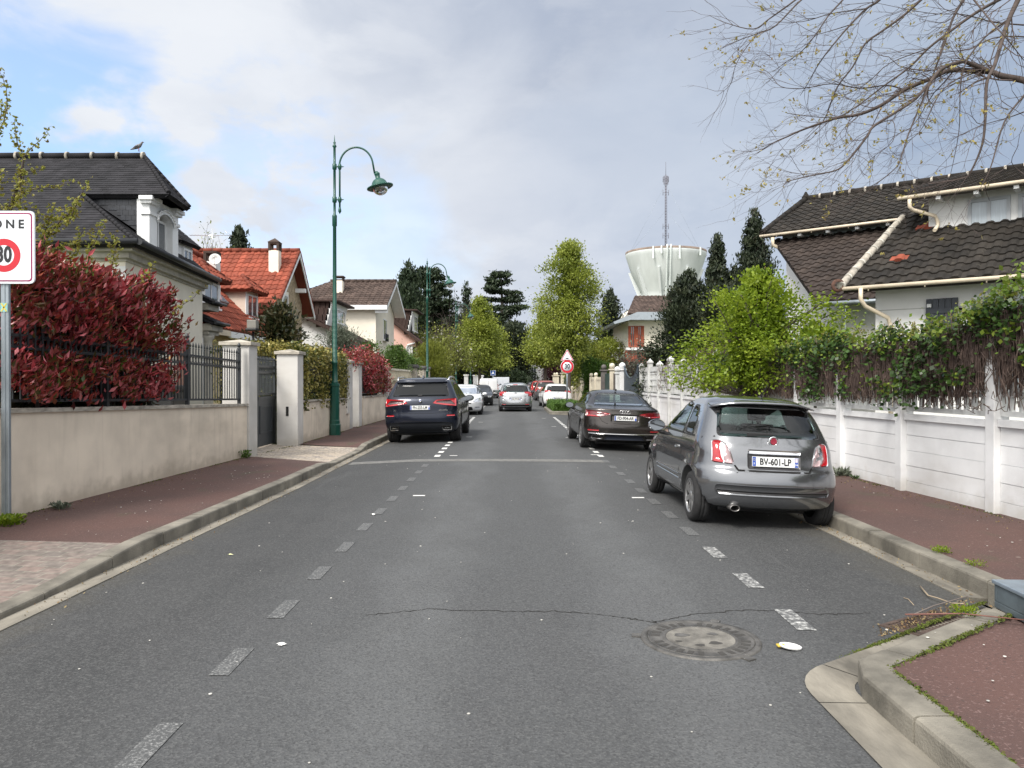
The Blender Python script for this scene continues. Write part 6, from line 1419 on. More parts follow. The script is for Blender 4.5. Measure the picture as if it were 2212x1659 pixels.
# ---- house 2: orange tiles
def house2():
    t = thing('house', 'house with orange tiled roofs, rubble stone gable and satellite dish', 'house', (-14, 30, 0))
    X = -9.36; tk = dict(course=.34, tw=.27, wave=.035, step=.03)
    f, b = 30.7, 36.6; rz, ry = 7.32, 34.0
    zf = lambda y: rz - (ry - y) * .845 if y < ry else rz - (y - ry) * 1.0
    roof('roof_slope', [(-22, f - .3, zf(f - .3)), (X + .12, f - .3, zf(f - .3)), (X + .12, ry, rz), (-22, ry, rz)], M_OT, t, **tk)
    roof('roof_slope', [(X + .12, b, zf(b)), (-22, b, zf(b)), (-22, ry, rz), (X + .12, ry, rz)], M_OT, t, seed=2, **tk)
    stone = mat('gable_rubble', (.34, .26, .16), .9, var=.5, vs=7, col2=(.52, .42, .29), bump=1, bs=10)
    g = MB(); g.prism([(f + .1, 0), (b - .6, 0), (b - .6, zf(b - .6) - .12), (ry, rz - .14), (f + .1, zf(f + .1) - .12)], 0, X - .6, X - .35); g.build('gable_wall', stone, t)
    g = MB(); g.box((-22, f + .1, 0), (X - .6, b - .6, 4.6)); g.build('wall', M_CW, t)
    g = MB()
    for a, b2 in (((f - .3), ry), (ry, b)):
        za, zb = zf(a), zf(b2); g.add([(X + .13, a, za - .02), (X + .13, b2, zb - .02), (X + .13, b2, zb - .22), (X + .13, a, za - .22), (X + .09, a, za - .02), (X + .09, b2, zb - .02), (X + .09, b2, zb - .22), (X + .09, a, za - .22)], [(0, 1, 2, 3), (7, 6, 5, 4), (3, 2, 6, 7)])
        g.add([(X + .1, a, za - .14), (X + .1, b2, zb - .14), (X - .35, b2, zb - .14), (X - .35, a, za - .14)], [(0, 1, 2, 3)])
    g.box((X - .35, 34.9, 5.62), (X + .1, 35.1, 5.8)); g.build('bargeboard', M_WT, t)
    ridge('ridge_tiles', (X + .1, ry, rz + .05), (-22, ry, rz + .05), .11, M_OT, t, .42)
    for a, b2 in ((f - .3, ry), (b, ry)): ridge('verge_tiles', (X + .08, a, zf(a) + .03), (X + .08, b2, zf(b2) + .03), .07, M_OT, t, .36)
    Yw = 33.0; window(t, X - .34, 33.2, 4.45, 5.35, .9, (1, 0), bars=0)
    g = MB(); g.box((X - .349, 32.6, 4.40), (X - .33, 32.74, 5.5)); g.box((X - .349, 33.66, 4.40), (X - .33, 33.8, 5.5)); g.box((X - .349, 32.74, 5.36), (X - .33, 33.66, 5.5)); g.build('window_surround', M_CW, t)
    # main chimney
    def chimney(x, y, z0, z1, w=.5, m=M_CW, cap='roof', nm='chimney'):
        g = MB(); g.bbox((x - w / 2, y - w / 2, z0), (x + w / 2, y + w / 2, z1 - .45), .01); c = g.build(nm, m, t)
        g = MB()
        for sx in (-1, 1):
            for sy in (-1, 1): g.box((x + sx * w * .42 - .05, y + sy * w * .42 - .05, z1 - .45), (x + sx * w * .42 + .05, y + sy * w * .42 + .05, z1 - .15))
        g.bbox((x - w * .55, y - w * .55, z1 - .17), (x + w * .55, y + w * .55, z1 - .10), .01)
        if cap == 'roof': g.add([(x - w * .6, y - w * .6, z1 - .1), (x + w * .6, y - w * .6, z1 - .1), (x + w * .6, y + w * .6, z1 - .1), (x - w * .6, y + w * .6, z1 - .1), (x, y, z1 + .1)], [(0, 1, 4), (1, 2, 4), (2, 3, 4), (3, 0, 4), (3, 2, 1, 0)])
        g.build('chimney_cap', M_BT, c)
    yc = 32.9; chimney(PX(595, yc), yc, 5.9, PZ(520, yc), .42, M_CW)
    # street wing, eave along the road
    ez, ex = 3.3, -9.15; sl = 1.0
    roof('wing_roof', [(ex, 30.4, ez), (ex, 21.8, ez), (-12.5, 21.8, ez + 3.35), (-12.5, 30.4, ez + 3.35)], M_OT, t, seed=5, **tk)
    roof('wing_roof', [(-15.8, 21.8, ez), (-15.8, 30.4, ez), (-12.5, 30.4, ez + 3.35), (-12.5, 21.8, ez + 3.35)], M_OT, t, seed=6, **tk)
    ridge('ridge_tiles', (-12.5, 21.8, ez + 3.4), (-12.5, 31.6, ez + 3.4), .11, M_OT, t, .42)
    g = MB(); g.box((-15.6, 22.0, 0), (-9.6, 30.6, 3.25)); g.build('wall', M_CW2, t)
    g = MB(); g.prism([(-9.6, 3.2), (-12.5, 6.3), (-15.5, 3.2)], 1, 21.95, 22.1); g.build('wing_gable', M_CW2, t)
    g = MB(); g.box((-9.2, 21.8, 3.08), (-9.12, 25.2, 3.26)); g.build('eaves_board', M_BEI, t); g = MB(); g.box((-9.2, 25.2, 3.04), (-9.1, 30.5, 3.24)); g.build('fascia', M_WT, t)
    def dormer(y0, y1, xf, zt, nm='dormer'):
        g = MB(); xb = -9.15 - (zt - ez); g.prism([(xf, ez + (-9.15 - xf) - .05), (xf, zt), (xb, zt)], 1, y0, y1); d = g.build(nm, mat('dormer_render', (.66, .55, .46), .85, var=.06), t)
        yc = (y0 + y1) / 2; zr = zt + .62; e = .25
        roof('dormer_roof', [(xb - .6, y0 - e, zt), (xf + .35, y0 - e, zt), (xf - .35, yc, zr), (xb - .6, yc, zr)], M_OT, d, **tk); roof('dormer_roof', [(xf + .35, y1 + e, zt), (xb - .6, y1 + e, zt), (xb - .6, yc, zr), (xf - .35, yc, zr)], M_OT, d, seed=8, **tk)
        roof('dormer_roof', [(xf + .35, y1 + e, zt), (xf + .35, y0 - e, zt), (xf - .35, yc, zr)], M_OT, d, seed=9, **tk)
        for yy in (y0 - e, y1 + e): ridge('hip_tiles', (xf + .33, yy, zt + .03), (xf - .35, yc, zr + .03), .07, M_OT, d, .3)
        window(d, xf + .01, yc, ez + .75, zt - .12, (y1 - y0) - .3, (1, 0), bars=1)
        g = MB(); g.box((xf, y0, ez + .68), (xf + .03, y0 + .14, zt)); g.box((xf, y1 - .14, ez + .68), (xf + .03, y1, zt)); g.build('dormer_trim', M_WT, d)
    dormer(29.0, 30.4, -9.95, 5.05); dormer(24.6, 26.1, -9.85, 4.98)
    g = MB(); A = Matrix.Translation((-10.5, 27.4, 4.70)) @ Matrix.Rotation(R(45), 4, 'Y'); g.bbox((-.48, -.39, -.02), (.48, .39, .09), .01, 0, A); g.box((-.40, -.31, .088), (.40, .31, .095), 1, A); g.build('skylight', [mat('skylight_frame', (.25, .25, .26), .4, metal=.5), mat('skylight_glass', (.4, .5, .58), .05, coat=1)], t)
    xc, ycm = PX(460, 27), 27.0; chimney(xc, ycm, 4.2, PZ(539, ycm), .42, M_WR, 'flat')
    A = Matrix.Translation((PX(473, 26.8), 26.5, PZ(563, 26.8))) @ Matrix.Rotation(R(75), 4, 'X') @ Matrix.Rotation(R(12), 4, 'Y')
    g = MB(); g.lathe([(.002, -.05), (.10, -.04), (.19, 0), (.20, .006), (.19, .008), (.1, -.03)], n=28, M=A, cap=False); g.tube([A @ Vector((0, -.18, 0)), A @ Vector((0, -.05, .2))], .008, 6); g.ball(A @ Vector((0, -.03, .22)), .03); g.tube([A @ Vector((0, 0, -.05)), (xc, ycm, 5.6)], .015, 6); g.build('satellite_dish', mat('dish', (.62, .62, .6), .5), t)
    g = MB(); g.tube([(xc, ycm, 6.0), (xc, ycm, 6.95)], .014, 6); za = PZ(509, 27); xa, xb = PX(412, 27), PX(500, 27); g.tube([(xa, ycm, za), (xb, ycm, za)], .010, 5)
    for k in range(14): x = lerp(xa, xb, k / 13); g.tube([(x, ycm - .12, za), (x, ycm + .12, za)], .005, 4)
    for s in (-1, 1): g.tube([(xb, ycm, za), (xb - .25, ycm, za + s * .2)], .006, 4)
    g.build('tv_aerial', M_CHR, t)
house2()
# ---- houses 3 and 5: gable to the camera, tile-clad dormer cheek
def gable_house(label, Y, verge, apex_z, cheekp, fr, wallm, tm, depth, zf=.95):
    (xa, za), (xb, zb) = verge    # upper-left, lower-right of the verge (lower right = eave)
    t = thing('house', label, 'house', (xa, Y, 0)); m_ = (za - zb) / (xb - xa); xr = xa - (apex_z - za) / m_
    g = MB(); g.prism([(xr - (xb - xr), 0), (xb - .55, 0), (xb - .55, zb + .55 * m_ - .1), (xr, apex_z - .1), (xr - (xb - xr), zb - .1)], 1, Y, Y + depth); g.build('wall', wallm, t)
    tk = dict(course=.34, tw=.27, wave=.035, step=.03)
    roof('roof_slope', [(xb, Y + depth + .2, zb), (xb, Y - .45, zb), (xr, Y - .45, apex_z), (xr, Y + depth + .2, apex_z)], tm, t, **tk)
    g = MB(); g.add([(xb + .02, Y - .46, zb + .02), (xr, Y - .46, apex_z + .02), (xr, Y - .46, apex_z - .2), (xb + .02, Y - .46, zb - .18), (xb + .02, Y - .42, zb + .02), (xr, Y - .42, apex_z + .02), (xr, Y - .42, apex_z - .2), (xb + .02, Y - .42, zb - .18)], [(0, 1, 2, 3), (7, 6, 5, 4), (0, 3, 7, 4), (0, 4, 5, 1)]); g.build('bargeboard', tm, t)
    # tile-clad cheek, planar, leaning front
    (c0, c1, c2, c3) = cheekp   # top-left, top-right, bottom-right (x,z), bottom-left on verge
    roof_pts = [(c3[0], Y - .2, c3[1]), (c2[0], Y - .2, c2[1]), (c1[0], Y - .32, c1[1]), (c0[0], Y - .32, c0[1])]
    g = MB(); g.prism([c3, c2, c1, c0], 1, Y - .12, Y + fr[1]); d = g.build('dormer', tm, t)
    tp = [(p[0], p[2] ) for p in roof_pts]
    # clad courses
    g = MB(); z = min(c2[1], c3[1]); H = c1[1] - z; k = 0
    nrow = int(H / .3)
    for r_ in range(nrow):
        z0, z1 = z + H * r_ / nrow, z + H * (r_ + 1) / nrow; xr1 = lerp(c2[0], c1[0], (r_ + .5) / nrow); xl1 = max(c0[0], xa + (za - z0 - .05) / m_ if False else c0[0]); x = xr1
        while x > xl1:
            if z1 > za - (x - xa) * m_ + .1: g.bbox((x - .25, Y - .2, z0 - .03), (x - .01, Y - .13, z1 - .01), .015)
            x -= .27
    g.build('cheek_tiles', tm, d)
    g = MB(); g.add([(c2[0] + .03, Y - .2, c2[1]), (c1[0] + .03, Y - .2, c1[1]), (c1[0] + .03, Y + fr[1], c1[1]), (c2[0] + .03, Y + fr[1], c2[1]), (c2[0] - .1, Y - .2, c2[1]), (c1[0] - .1, Y - .2, c1[1]), (c1[0] - .1, Y + fr[1], c1[1]), (c2[0] - .1, Y + fr[1], c2[1])], [(0, 3, 2, 1), (0, 1, 5, 4), (2, 3, 7, 6)])
    g.build('dormer_front', M_WT, d)
    window(d, (c1[0] + c2[0]) / 2 + .12, Y + fr[1] * .5, c2[1] + .25, c1[1] - .25, fr[1] * .55, (1, 0), bars=1, d=.1)
    g = MB(); g.bbox((c0[0] - .5, Y - .38, c1[1]), (c1[0] + .35, Y + fr[1] + .3, c1[1] + .1), .02); g.build('dormer_roof', tm, d)
    return t
Y3 = 38.0
h3 = gable_house('white house with dark brown tile-clad dormer, between the orange and the tall cream houses', Y3, ((PX(645, Y3), PZ(672, Y3)), (PX(769, Y3), PZ(735, Y3))), 6.0,
    ((PX(640, Y3), PZ(640, Y3)), (PX(719, Y3), PZ(653, Y3)), (PX(706, Y3), PZ(706, Y3)), (PX(640, Y3), PZ(672, Y3))), (0, 3.4), M_WR, M_BT2, 5.5)
Y5 = 54.0
h5 = gable_house('pink house with dark brown tile-clad dormer, beyond the tall cream house', Y5, ((PX(851, Y5), PZ(692, Y5)), (PX(915, Y5), PZ(743, Y5))), 7.0,
    ((PX(838, Y5), PZ(655, Y5)), (PX(892, Y5), PZ(672, Y5)), (PX(880, Y5), PZ(722, Y5)), (PX(838, Y5), PZ(690, Y5))), (0, 3.2), M_PK, M_BT2, 7)
g = MB(); x = PX(894.5, Y5); g.bbox((x - .1, Y5 - .03, .9), (x + .1, Y5 - .0, PZ(749, Y5)), .01); x = PX(886, Y5); g.box((x - .28, Y5 - .02, 1.4), (x + .22, Y5 - .001, PZ(747, Y5)), 1); g.build('door', [M_GAP, M_WT], h5)
g = MB(); x = PX(879, Y5); g.tube([(PX(897, Y5), Y5 - .1, PZ(741, Y5)), (x + .1, Y5 - .1, PZ(745, Y5)), (x, Y5 - .1, PZ(750, Y5)), (x, Y5 - .1, 0)], .06, 8); g.build('downpipe', M_WT, h5)
window(h5, PX(857, Y5), Y5 - .02, 2.6, 4.0, .7, (0, -1), bars=1)
# ---- house 4: tall cream
def house4():
    Y = 44.5; Xr = PX(812, Y); Yb = 51.5; t = thing('house', 'tall cream house with brown hipped roof and a white gutter', 'house', (-9.5, 47, 0)); zE = PZ(660, Y); zr = 7.75; ry = 47.8; xl = -13.5
    g = MB(); g.box((xl, Y, 0), (Xr, Yb, zE)); g.build('wall', M_CW, t)
    g = MB(); g.prism([(Y, zE), (Yb, zE), (ry, zr - .25)], 0, Xr - .25, Xr); g.build('gable_wall', M_CW, t)
    tk = dict(course=.36, tw=.30, wave=.04, step=.035); xo = Xr + .72; s = (zr - zE) / (ry - Y + .4)
    roof('roof_slope', [(xl - .4, Y - .4, zE - .05), (xo, Y - .4, zE - .05), (xo, ry, zr), (xl + 2.4, ry, zr)], M_BT, t, **tk); roof('roof_slope', [(xo, Yb + .4, zE), (xl, Yb + .4, zE), (xl + 2.4, ry, zr), (xo, ry, zr)], M_BT, t, **tk)
    roof('roof_slope', [(xl - .4, Yb + .4, zE), (xl - .4, Y - .4, zE), (xl + 2.4, ry, zr)], M_BT, t, **tk)
    ridge('ridge_tiles', (xo, ry, zr + .05), (xl + 2.4, ry, zr + .05), .12, M_BT, t, .4)
    g = MB(); g.box((xl - .3, Y - .47, zE - .28), (xo, Y - .38, zE - .02)); g.box((xl - .3, Y - .38, zE - .14), (xo, Y, zE - .1)); g.build('gutter_board', M_WT, t)
    g = MB()
    for a, za, b, zb in ((Y - .4, zE - .05, ry, zr), (Yb + .4, zE, ry, zr)): g.add([(xo + .01, a, za), (xo + .01, b, zb), (xo + .01, b, zb - .25), (xo + .01, a, za - .25)], [(0, 1, 2, 3)]); g.add([(xo, a, za - .13), (xo, b, zb - .13), (Xr, b, zb - .13), (Xr, a, za - .13)], [(0, 1, 2, 3)])
    g.box((Xr, Y - .3, zE - .45), (xo, Y - .15, zE - .2)); g.build('bargeboard', M_WT, t)
    y = 47.2; x = PX(735, 46.5); g = MB(); g.bbox((x - .25, 46.0, 6.2), (x + .25, 46.5, PZ(607, 46.2)), .01); c = g.build('chimney', M_CW, t); g = MB(); g.bbox((x - .32, 45.93, PZ(600, 46.2)), (x + .32, 46.57, PZ(597, 46.2)), .01); [g.box((x + a * .25 - .03, 46.0, PZ(607, 46.2)), (x + a * .25 + .03, 46.5, PZ(600, 46.2))) for a in (-1, 1)]; g.build('chimney_cap', M_BT, c)
    window(t, Xr + .02, 47.6, PZ(735, 47.6), PZ(690, 47.6), 1.2, (1, 0), bars=1)
    g = MB(); n = 9
    for k in range(n): y = 47.0 + 1.2 * k / (n - 1); g.tube([(Xr + .16, y, PZ(737, 47.6)), (Xr + .16, y, PZ(722, 47.6))], .015, 5)
    for z in (PZ(737, 47.6), PZ(722, 47.6)): g.tube([(Xr + .16, 47.0, z), (Xr + .16, 48.2, z)], .02, 5)
    g.build('window_guard', M_IRON, t); window(t, Xr + .02, 47.4, 1.4, 2.9, 1.0, (1, 0), bars=1)
    g = MB(); xv = PX(795, Y) ; g.tube([(xv - .6, Y - .3, 0), (xv - .6, Y - .3, 3.4)], .02, 6); g.build('washing_pole', M_WT, t)
house4()
# ---- right: large white house, rotated frame: t along the facade, s into the plot
RF = Vector((6.14, 14.0, 0)); RT = Vector((.77, -.64, 0)); RN = Vector((.64, .77, 0))
def Q(t, s, z): p = RF + RT * t + RN * s; return Vector((p.x, p.y, z))
RM = Matrix((RT, RN, Vector((0, 0, 1)))).transposed().to_4x4(); RM.translation = RF
def house_r():
    t = thing('house', 'large white house with black tiled roofs and beige gutters on the right', 'house', Q(1, 4, 0)); tk = dict(course=.29, tw=.235, wave=.034, step=.032)
    ZL = 3.34
    # near wing
    g = MB(); g.box((.38, .5, 0), (9, 7, ZL + .1), 0, RM); g.build('near_wall', M_WR, t)
    g = MB(); g.box((.37, .492, 2.92), (9, .5, 2.935), 0, RM); g.build('render_joint', mat('joint_grey', (.4, .4, .39), .9), t)  # thin grey strip along the joint in the render
    m1 = .60; roof('near_lower_roof', [Q(-.05, 0, ZL), Q(9, 0, ZL), Q(9, 2.9, ZL + 2.9 * m1), Q(.35, 2.9, ZL + 2.9 * m1)], M_BK, t, **tk)
    ridge('verge_mortar', Q(-.06, -.05, ZL + .04), Q(.33, 2.75, ZL + 2.75 * m1 + .03), .07, mat('lichen_mortar', (.36, .33, .28), .9, var=.45, vs=7, bump=.6, bs=25), t, .3, mat('lichen_collar', (.42, .40, .35), .9, var=.4, vs=9), cr=1.12)
    g = MB(); g.lathe([(.07, -.02), (.12, -.02), (.12, .02), (.07, .02)], n=20, M=Matrix.Translation(Q(-.1, -.12, ZL + .03)) @ Matrix.Rotation(R(90), 4, 'X'), cap=False); g.build('verge_end_tile', mat('rust_tile', (.10, .05, .035), .9, var=.5, vs=9), t)
    up = [(.92, 2.0), (9, 2.0)]
    g = MB(); g.box((.95, 2.05, ZL + .9), (9, 8, 5.22), 0, RM); g.build('upper_wall', M_WR, t)
    roof('shed_roof', [Q(.55, 1.65, 5.22), Q(9, 1.65, 5.22), Q(9, 8.6, 7.02), Q(.55, 8.6, 7.02)], M_BK, t, seed=3, **tk)
    ridge('shed_verge', Q(.55, 1.65, 5.26), Q(.55, 8.4, 7.0), .08, M_BK, t, .35)
    def gut(a, b, r=.036): g = MB(); g.tube([a, b], r, 10); n = int((b - a).length / .9); [g.tube([a.lerp(b, (k + .5) / n) + Vector((0, 0, .02)), a.lerp(b, (k + .5) / n) + Vector((0, 0, -.07))], .012, 5) for k in range(n)]; g.build('gutter', M_BEI, t)
    gut(Q(-.05, -.06, ZL - .03), Q(9, -.06, ZL - .03), .036); gut(Q(.5, 1.58, 5.17), Q(9, 1.58, 5.17), .036)
    g = MB(); g.tube([Q(.28, -.08, 3.3), Q(.28, -.08, 3.1), Q(.33, .0, 2.98), Q(.62, .38, 2.78), Q(.66, .42, 2.62), Q(.66, .42, 0)], .038, 10); g.build('downpipe', M_BEI, t)
    g = MB(); g.tube([Q(.72, 1.55, 5.12), Q(.72, 1.55, 4.98), Q(.76, 1.6, 4.92), Q(1.08, 1.96, 4.82), Q(1.12, 1.98, 4.7), Q(1.12, 1.98, 4.62), Q(1.12, 1.7, 4.50)], .036, 10); g.build('downpipe', M_BEI, t)
    for k in range(8): g = MB(); g.box((1.15 + k * .62, 1.62, 5.07), (1.23 + k * .62, 1.98, 5.13), 0, RM); g.build('rafter_end', M_WT, t)
    # shutter, windows
    g = MB(); sh = mat('shutter_anthracite', (.038, .045, .058), .5, var=.15)
    a0, a1 = 1.22, 1.72
    for k in range(5): g.bbox((lerp(a0, a1, k / 5) + .004, .455, 1.9), (lerp(a0, a1, (k + 1) / 5) - .004, .488, 3.08), .004, 0, RM)
    for z in (2.05, 2.82): g.bbox((a0, .435, z), (a1, .455, z + .09), .004, 0, RM)
    g.prism([(a0 + .02, 2.82), (a0 + .12, 2.82), (a1 - .02, 2.14), (a1 - .12, 2.14)], 1, .437, .455, 0, RM); s_ = g.build('shutter', sh, t)
    g = MB(); g.bbox((a1 + .0, .43, 2.86), (a1 + .1, .47, 2.90), .004, 0, RM); g.bbox((a0 + .02, .425, 2.93), (a0 + .09, .438, 2.99), .003, 1, RM); g.build('hinge', [M_GAP, M_WT], s_)
    def win(t0, t1, s, z0, z1, m, nb=2, bar=None):
        g = MB(); f = .06
        for p, q in (((t0, z0), (t1, z0 + f)), ((t0, z1 - f), (t1, z1)), ((t0, z0 + f), (t0 + f, z1 - f)), ((t1 - f, z0 + f), (t1, z1 - f))): g.box((p[0], s - .035, p[1]), (q[0], s + .02, q[1]), 0, RM)
        for k in range(1, nb): x = lerp(t0, t1, k / nb); g.box((x - .03, s - .03, z0 + f), (x + .03, s + .02, z1 - f), 0, RM)
        o = g.build('window', mat('grey_frame', (.34, .36, .38), .5) if s > 1 else M_WT, t); g = MB(); g.box((t0 + .03, s - .012, z0 + .03), (t1 - .03, s + .02, z1 - .03), 0, RM); g.build('pane', m, o)
        if bar: g = MB(); g.box((t0 + .05, s - .06, z1 - .2), (t1 - .05, s - .045, z1 - .185), 0, RM); g.build('security_bar', M_IRON, o)
    win(1.95, 3.4, .49, 1.3, 3.12, M_CUR, 3, 1); win(1.62, 2.30, 2.04, 4.3, 5.05, M_CUR, 2); win(2.42, 3.2, 2.04, 4.3, 5.05, M_WIN, 2)
    # orange replacement tiles
    for s0, tt in ((2.05, .72), (.78, .55)):
        z = lambda q: ZL + q * m1 + .035
        roof('new_tiles', [Q(tt, s0, z(s0)), Q(tt + .3, s0, z(s0)), Q(tt + .3, s0 + .2, z(s0 + .2)), Q(tt, s0 + .2, z(s0 + .2))], M_OT, t, **tk)
    # far wing
    m2 = .56
    g = MB(); g.box((-.85, 2.95, 0), (.6, 9, ZL), 0, RM); g.build('far_wall', M_WR, t)
    g = MB(); g.box((-.85, 2.94, 2.55), (.6, 2.952, 2.565), 0, RM); g.build('render_joint', bpy.data.materials['joint_grey'], t)
    roof('far_lower_roof', [Q(-1.3, 2.45, ZL), Q(1.0, 2.45, ZL), Q(1.0, 6.35, ZL + 3.9 * m2), Q(-3.75, 6.35, ZL + 3.9 * m2)], tilemat('brown_black_tile', (.030, .023, .020), (.050, .038, .032)), t, seed=7, **tk)
    gz = MB(); gz.tube([Q(-1.3, 2.37, ZL - .05), Q(1.0, 2.37, ZL - .05)], .05, 8); gz.build('gutter', M_GALV, t)
    g = MB(); g.box((-3.4, 6.3, ZL + 1.8), (1.2, 9.5, 5.75), 0, RM); g.build('far_upper_wall', M_WR, t)
    g = MB(); g.box((-3.45, 6.24, ZL + 3.85 * m2), (1.0, 6.3, ZL + 3.85 * m2 + .12), 0, RM); g.build('flashing', M_GALV, t)
    roof('far_upper_roof', [Q(-3.85, 5.86, 5.62), Q(1.3, 5.86, 5.62), Q(1.3, 8.55, 7.0), Q(-3.6, 8.55, 7.0)], M_BK, t, seed=8, **tk)
    roof('rear_roof', [Q(9, 13, 5), Q(-3.8, 13, 5), Q(-3.6, 8.55, 7.0), Q(9, 8.55, 7.0)], M_BK, t, seed=9, **tk)
    gut(Q(-3.9, 5.78, 5.57), Q(.7, 5.78, 5.57)); ridge('ridge_tiles', Q(-3.6, 8.55, 7.05), Q(9, 8.55, 7.05), .09, M_BK, t, .42, M_COP, cr=1.15)
    ridge('verge_tiles', Q(-3.87, 5.84, 5.66), Q(-3.6, 8.5, 7.03), .08, M_BK, t, .35)
    g = MB(); g.lathe([(.11, 0), (.12, .05), (.07, .12), (.03, .2), (.001, .22)], Q(-3.6, 8.55, 7.05), 10); g.build('finial', M_BK, t)
    g = MB(); g.tube([Q(-3.55, 5.8, 5.5), Q(-3.55, 5.8, 5.3), Q(-3.3, 6.15, 5.15), Q(-3.3, 6.2, 5.0)], .05, 8); g.build('downpipe', M_BEI, t)
    for k in range(6): g = MB(); g.box((-2.9 + k * .72, 5.84, 5.47), (-2.82 + k * .72, 6.25, 5.53), 0, RM); g.build('rafter_end', M_WT, t)
    g = MB(); g.add([Q(-.86, 2.95, 0), Q(-3.4, 6.4, 0), Q(-3.4, 6.4, 5.3), Q(-.86, 2.95, 3.3)], [(0, 1, 2, 3)]); g.build('side_wall', M_WR, t)
house_r()
# ---- right far: brick house with orange window surrounds
def house_brick():
    Y = 55; t = thing('house', 'house with orange brick, tall windows and grey gutter eaves left of the dark cypresses', 'house', (10, Y, 0)); X0 = PX(1357, Y); X1 = 16.0; zE = PZ(690, Y)
    br = mat('orange_brick', (.33, .085, .045), .85, var=.25, vs=3); g = MB(); g.box((X0, Y, 0), (X1, Y + 8, PZ(756, Y))); g.build('brick_wall', br, t)
    g = MB(); g.box((X0 + .01, Y + .01, PZ(756, Y)), (X1, Y + 8, zE)); g.build('wall', M_CW, t)
    z0, z1 = PZ(750, Y), PZ(704, Y)
    g = MB(); 
    for a, b in ((1357, 1361.5), (1371, 1377.5), (1386, 1391)): g.box((PX(a, Y), Y - .06, z0), (PX(b, Y), Y + .0, z1))
    g.build('brick_piers', br, t)
    for a, b in ((1361.5, 1371), (1377.5, 1386)): window(t, PX((a + b) / 2, Y), Y - .0, z0, z1, PX(b, Y) - PX(a, Y), (0, -1), bars=1, sill=False, fr=br)
    g = MB(); g.bbox((X0 - .2, Y - .25, z0 - .22), (X1, Y - .01, z0 - .05), .02); g.build('sill_band', M_WT, t)
    g = MB(); g.prism([(X0 - 1.2, zE - .25), (X0 + .5, zE + .45), (X1, zE + .45), (X1, zE - .1), (X0, zE - .1), (X0 - 1.1, zE - .40)], 1, Y - 1.0, Y + 8.5); g.build('eaves', mat('grey_eave', (.30, .34, .38), .6, var=.1), t)
    roof('roof_slope', [(X0 - .2, Y - .9, zE + .35), (X1, Y - .9, zE + .35), (X1, Y + 3.8, zE + 2.1), (X0 + 1.1, Y + 3.8, zE + 2.1)], M_BT, t, course=.36, tw=.3, wave=.04, step=.035)
    t2 = thing('house', 'small cream gable with white verge behind the orange brick house', 'house', (9, 66, 0)); Y2 = 66; g = MB(); xl, xa, xr = PX(1343, Y2), PX(1362, Y2), PX(1400, Y2); g.prism([(xl, 0), (xr, 0), (xr, 4.6), (xa, PZ(668, Y2)), (xl, PZ(705, Y2))], 1, Y2, Y2 + 6); g.build('wall', M_CW, t2)
    g = MB(); g.tube([(xl - .3, Y2 - .1, PZ(712, Y2)), (xa, Y2 - .1, PZ(664, Y2)), (xr, Y2 - .1, 4.9)], .12, 6); g.build('verge', M_WT, t2)
    xc = PX(1355, 64); g = MB(); g.bbox((xc - .2, 60.5, 4), (xc + .2, 61, PZ(660, 61)), .02); g.build('chimney', M_CW, t2)
house_brick()
# white house far in the middle
t = thing('house', 'white house with tall windows glimpsed under the trees at the end of the street', 'house', (4, 105, 0)); Y = 105; g = MB(); g.box((PX(1143, Y), Y, 0), (PX(1205, Y), Y + 8, PZ(770, Y))); g.build('wall', M_WR, t); roof('roof_slope', [(PX(1140, Y), Y - .5, PZ(771, Y)), (PX(1208, Y), Y - .5, PZ(771, Y)), (PX(1200, Y), Y + 4, PZ(748, Y)), (PX(1148, Y), Y + 4, PZ(748, Y))], M_BT, t, course=.5, tw=.5)
for u in (1153, 1178): window(t, PX(u, Y), Y - .01, PZ(822, Y), PZ(793, Y), .7, (0, -1), m=M_WIN)
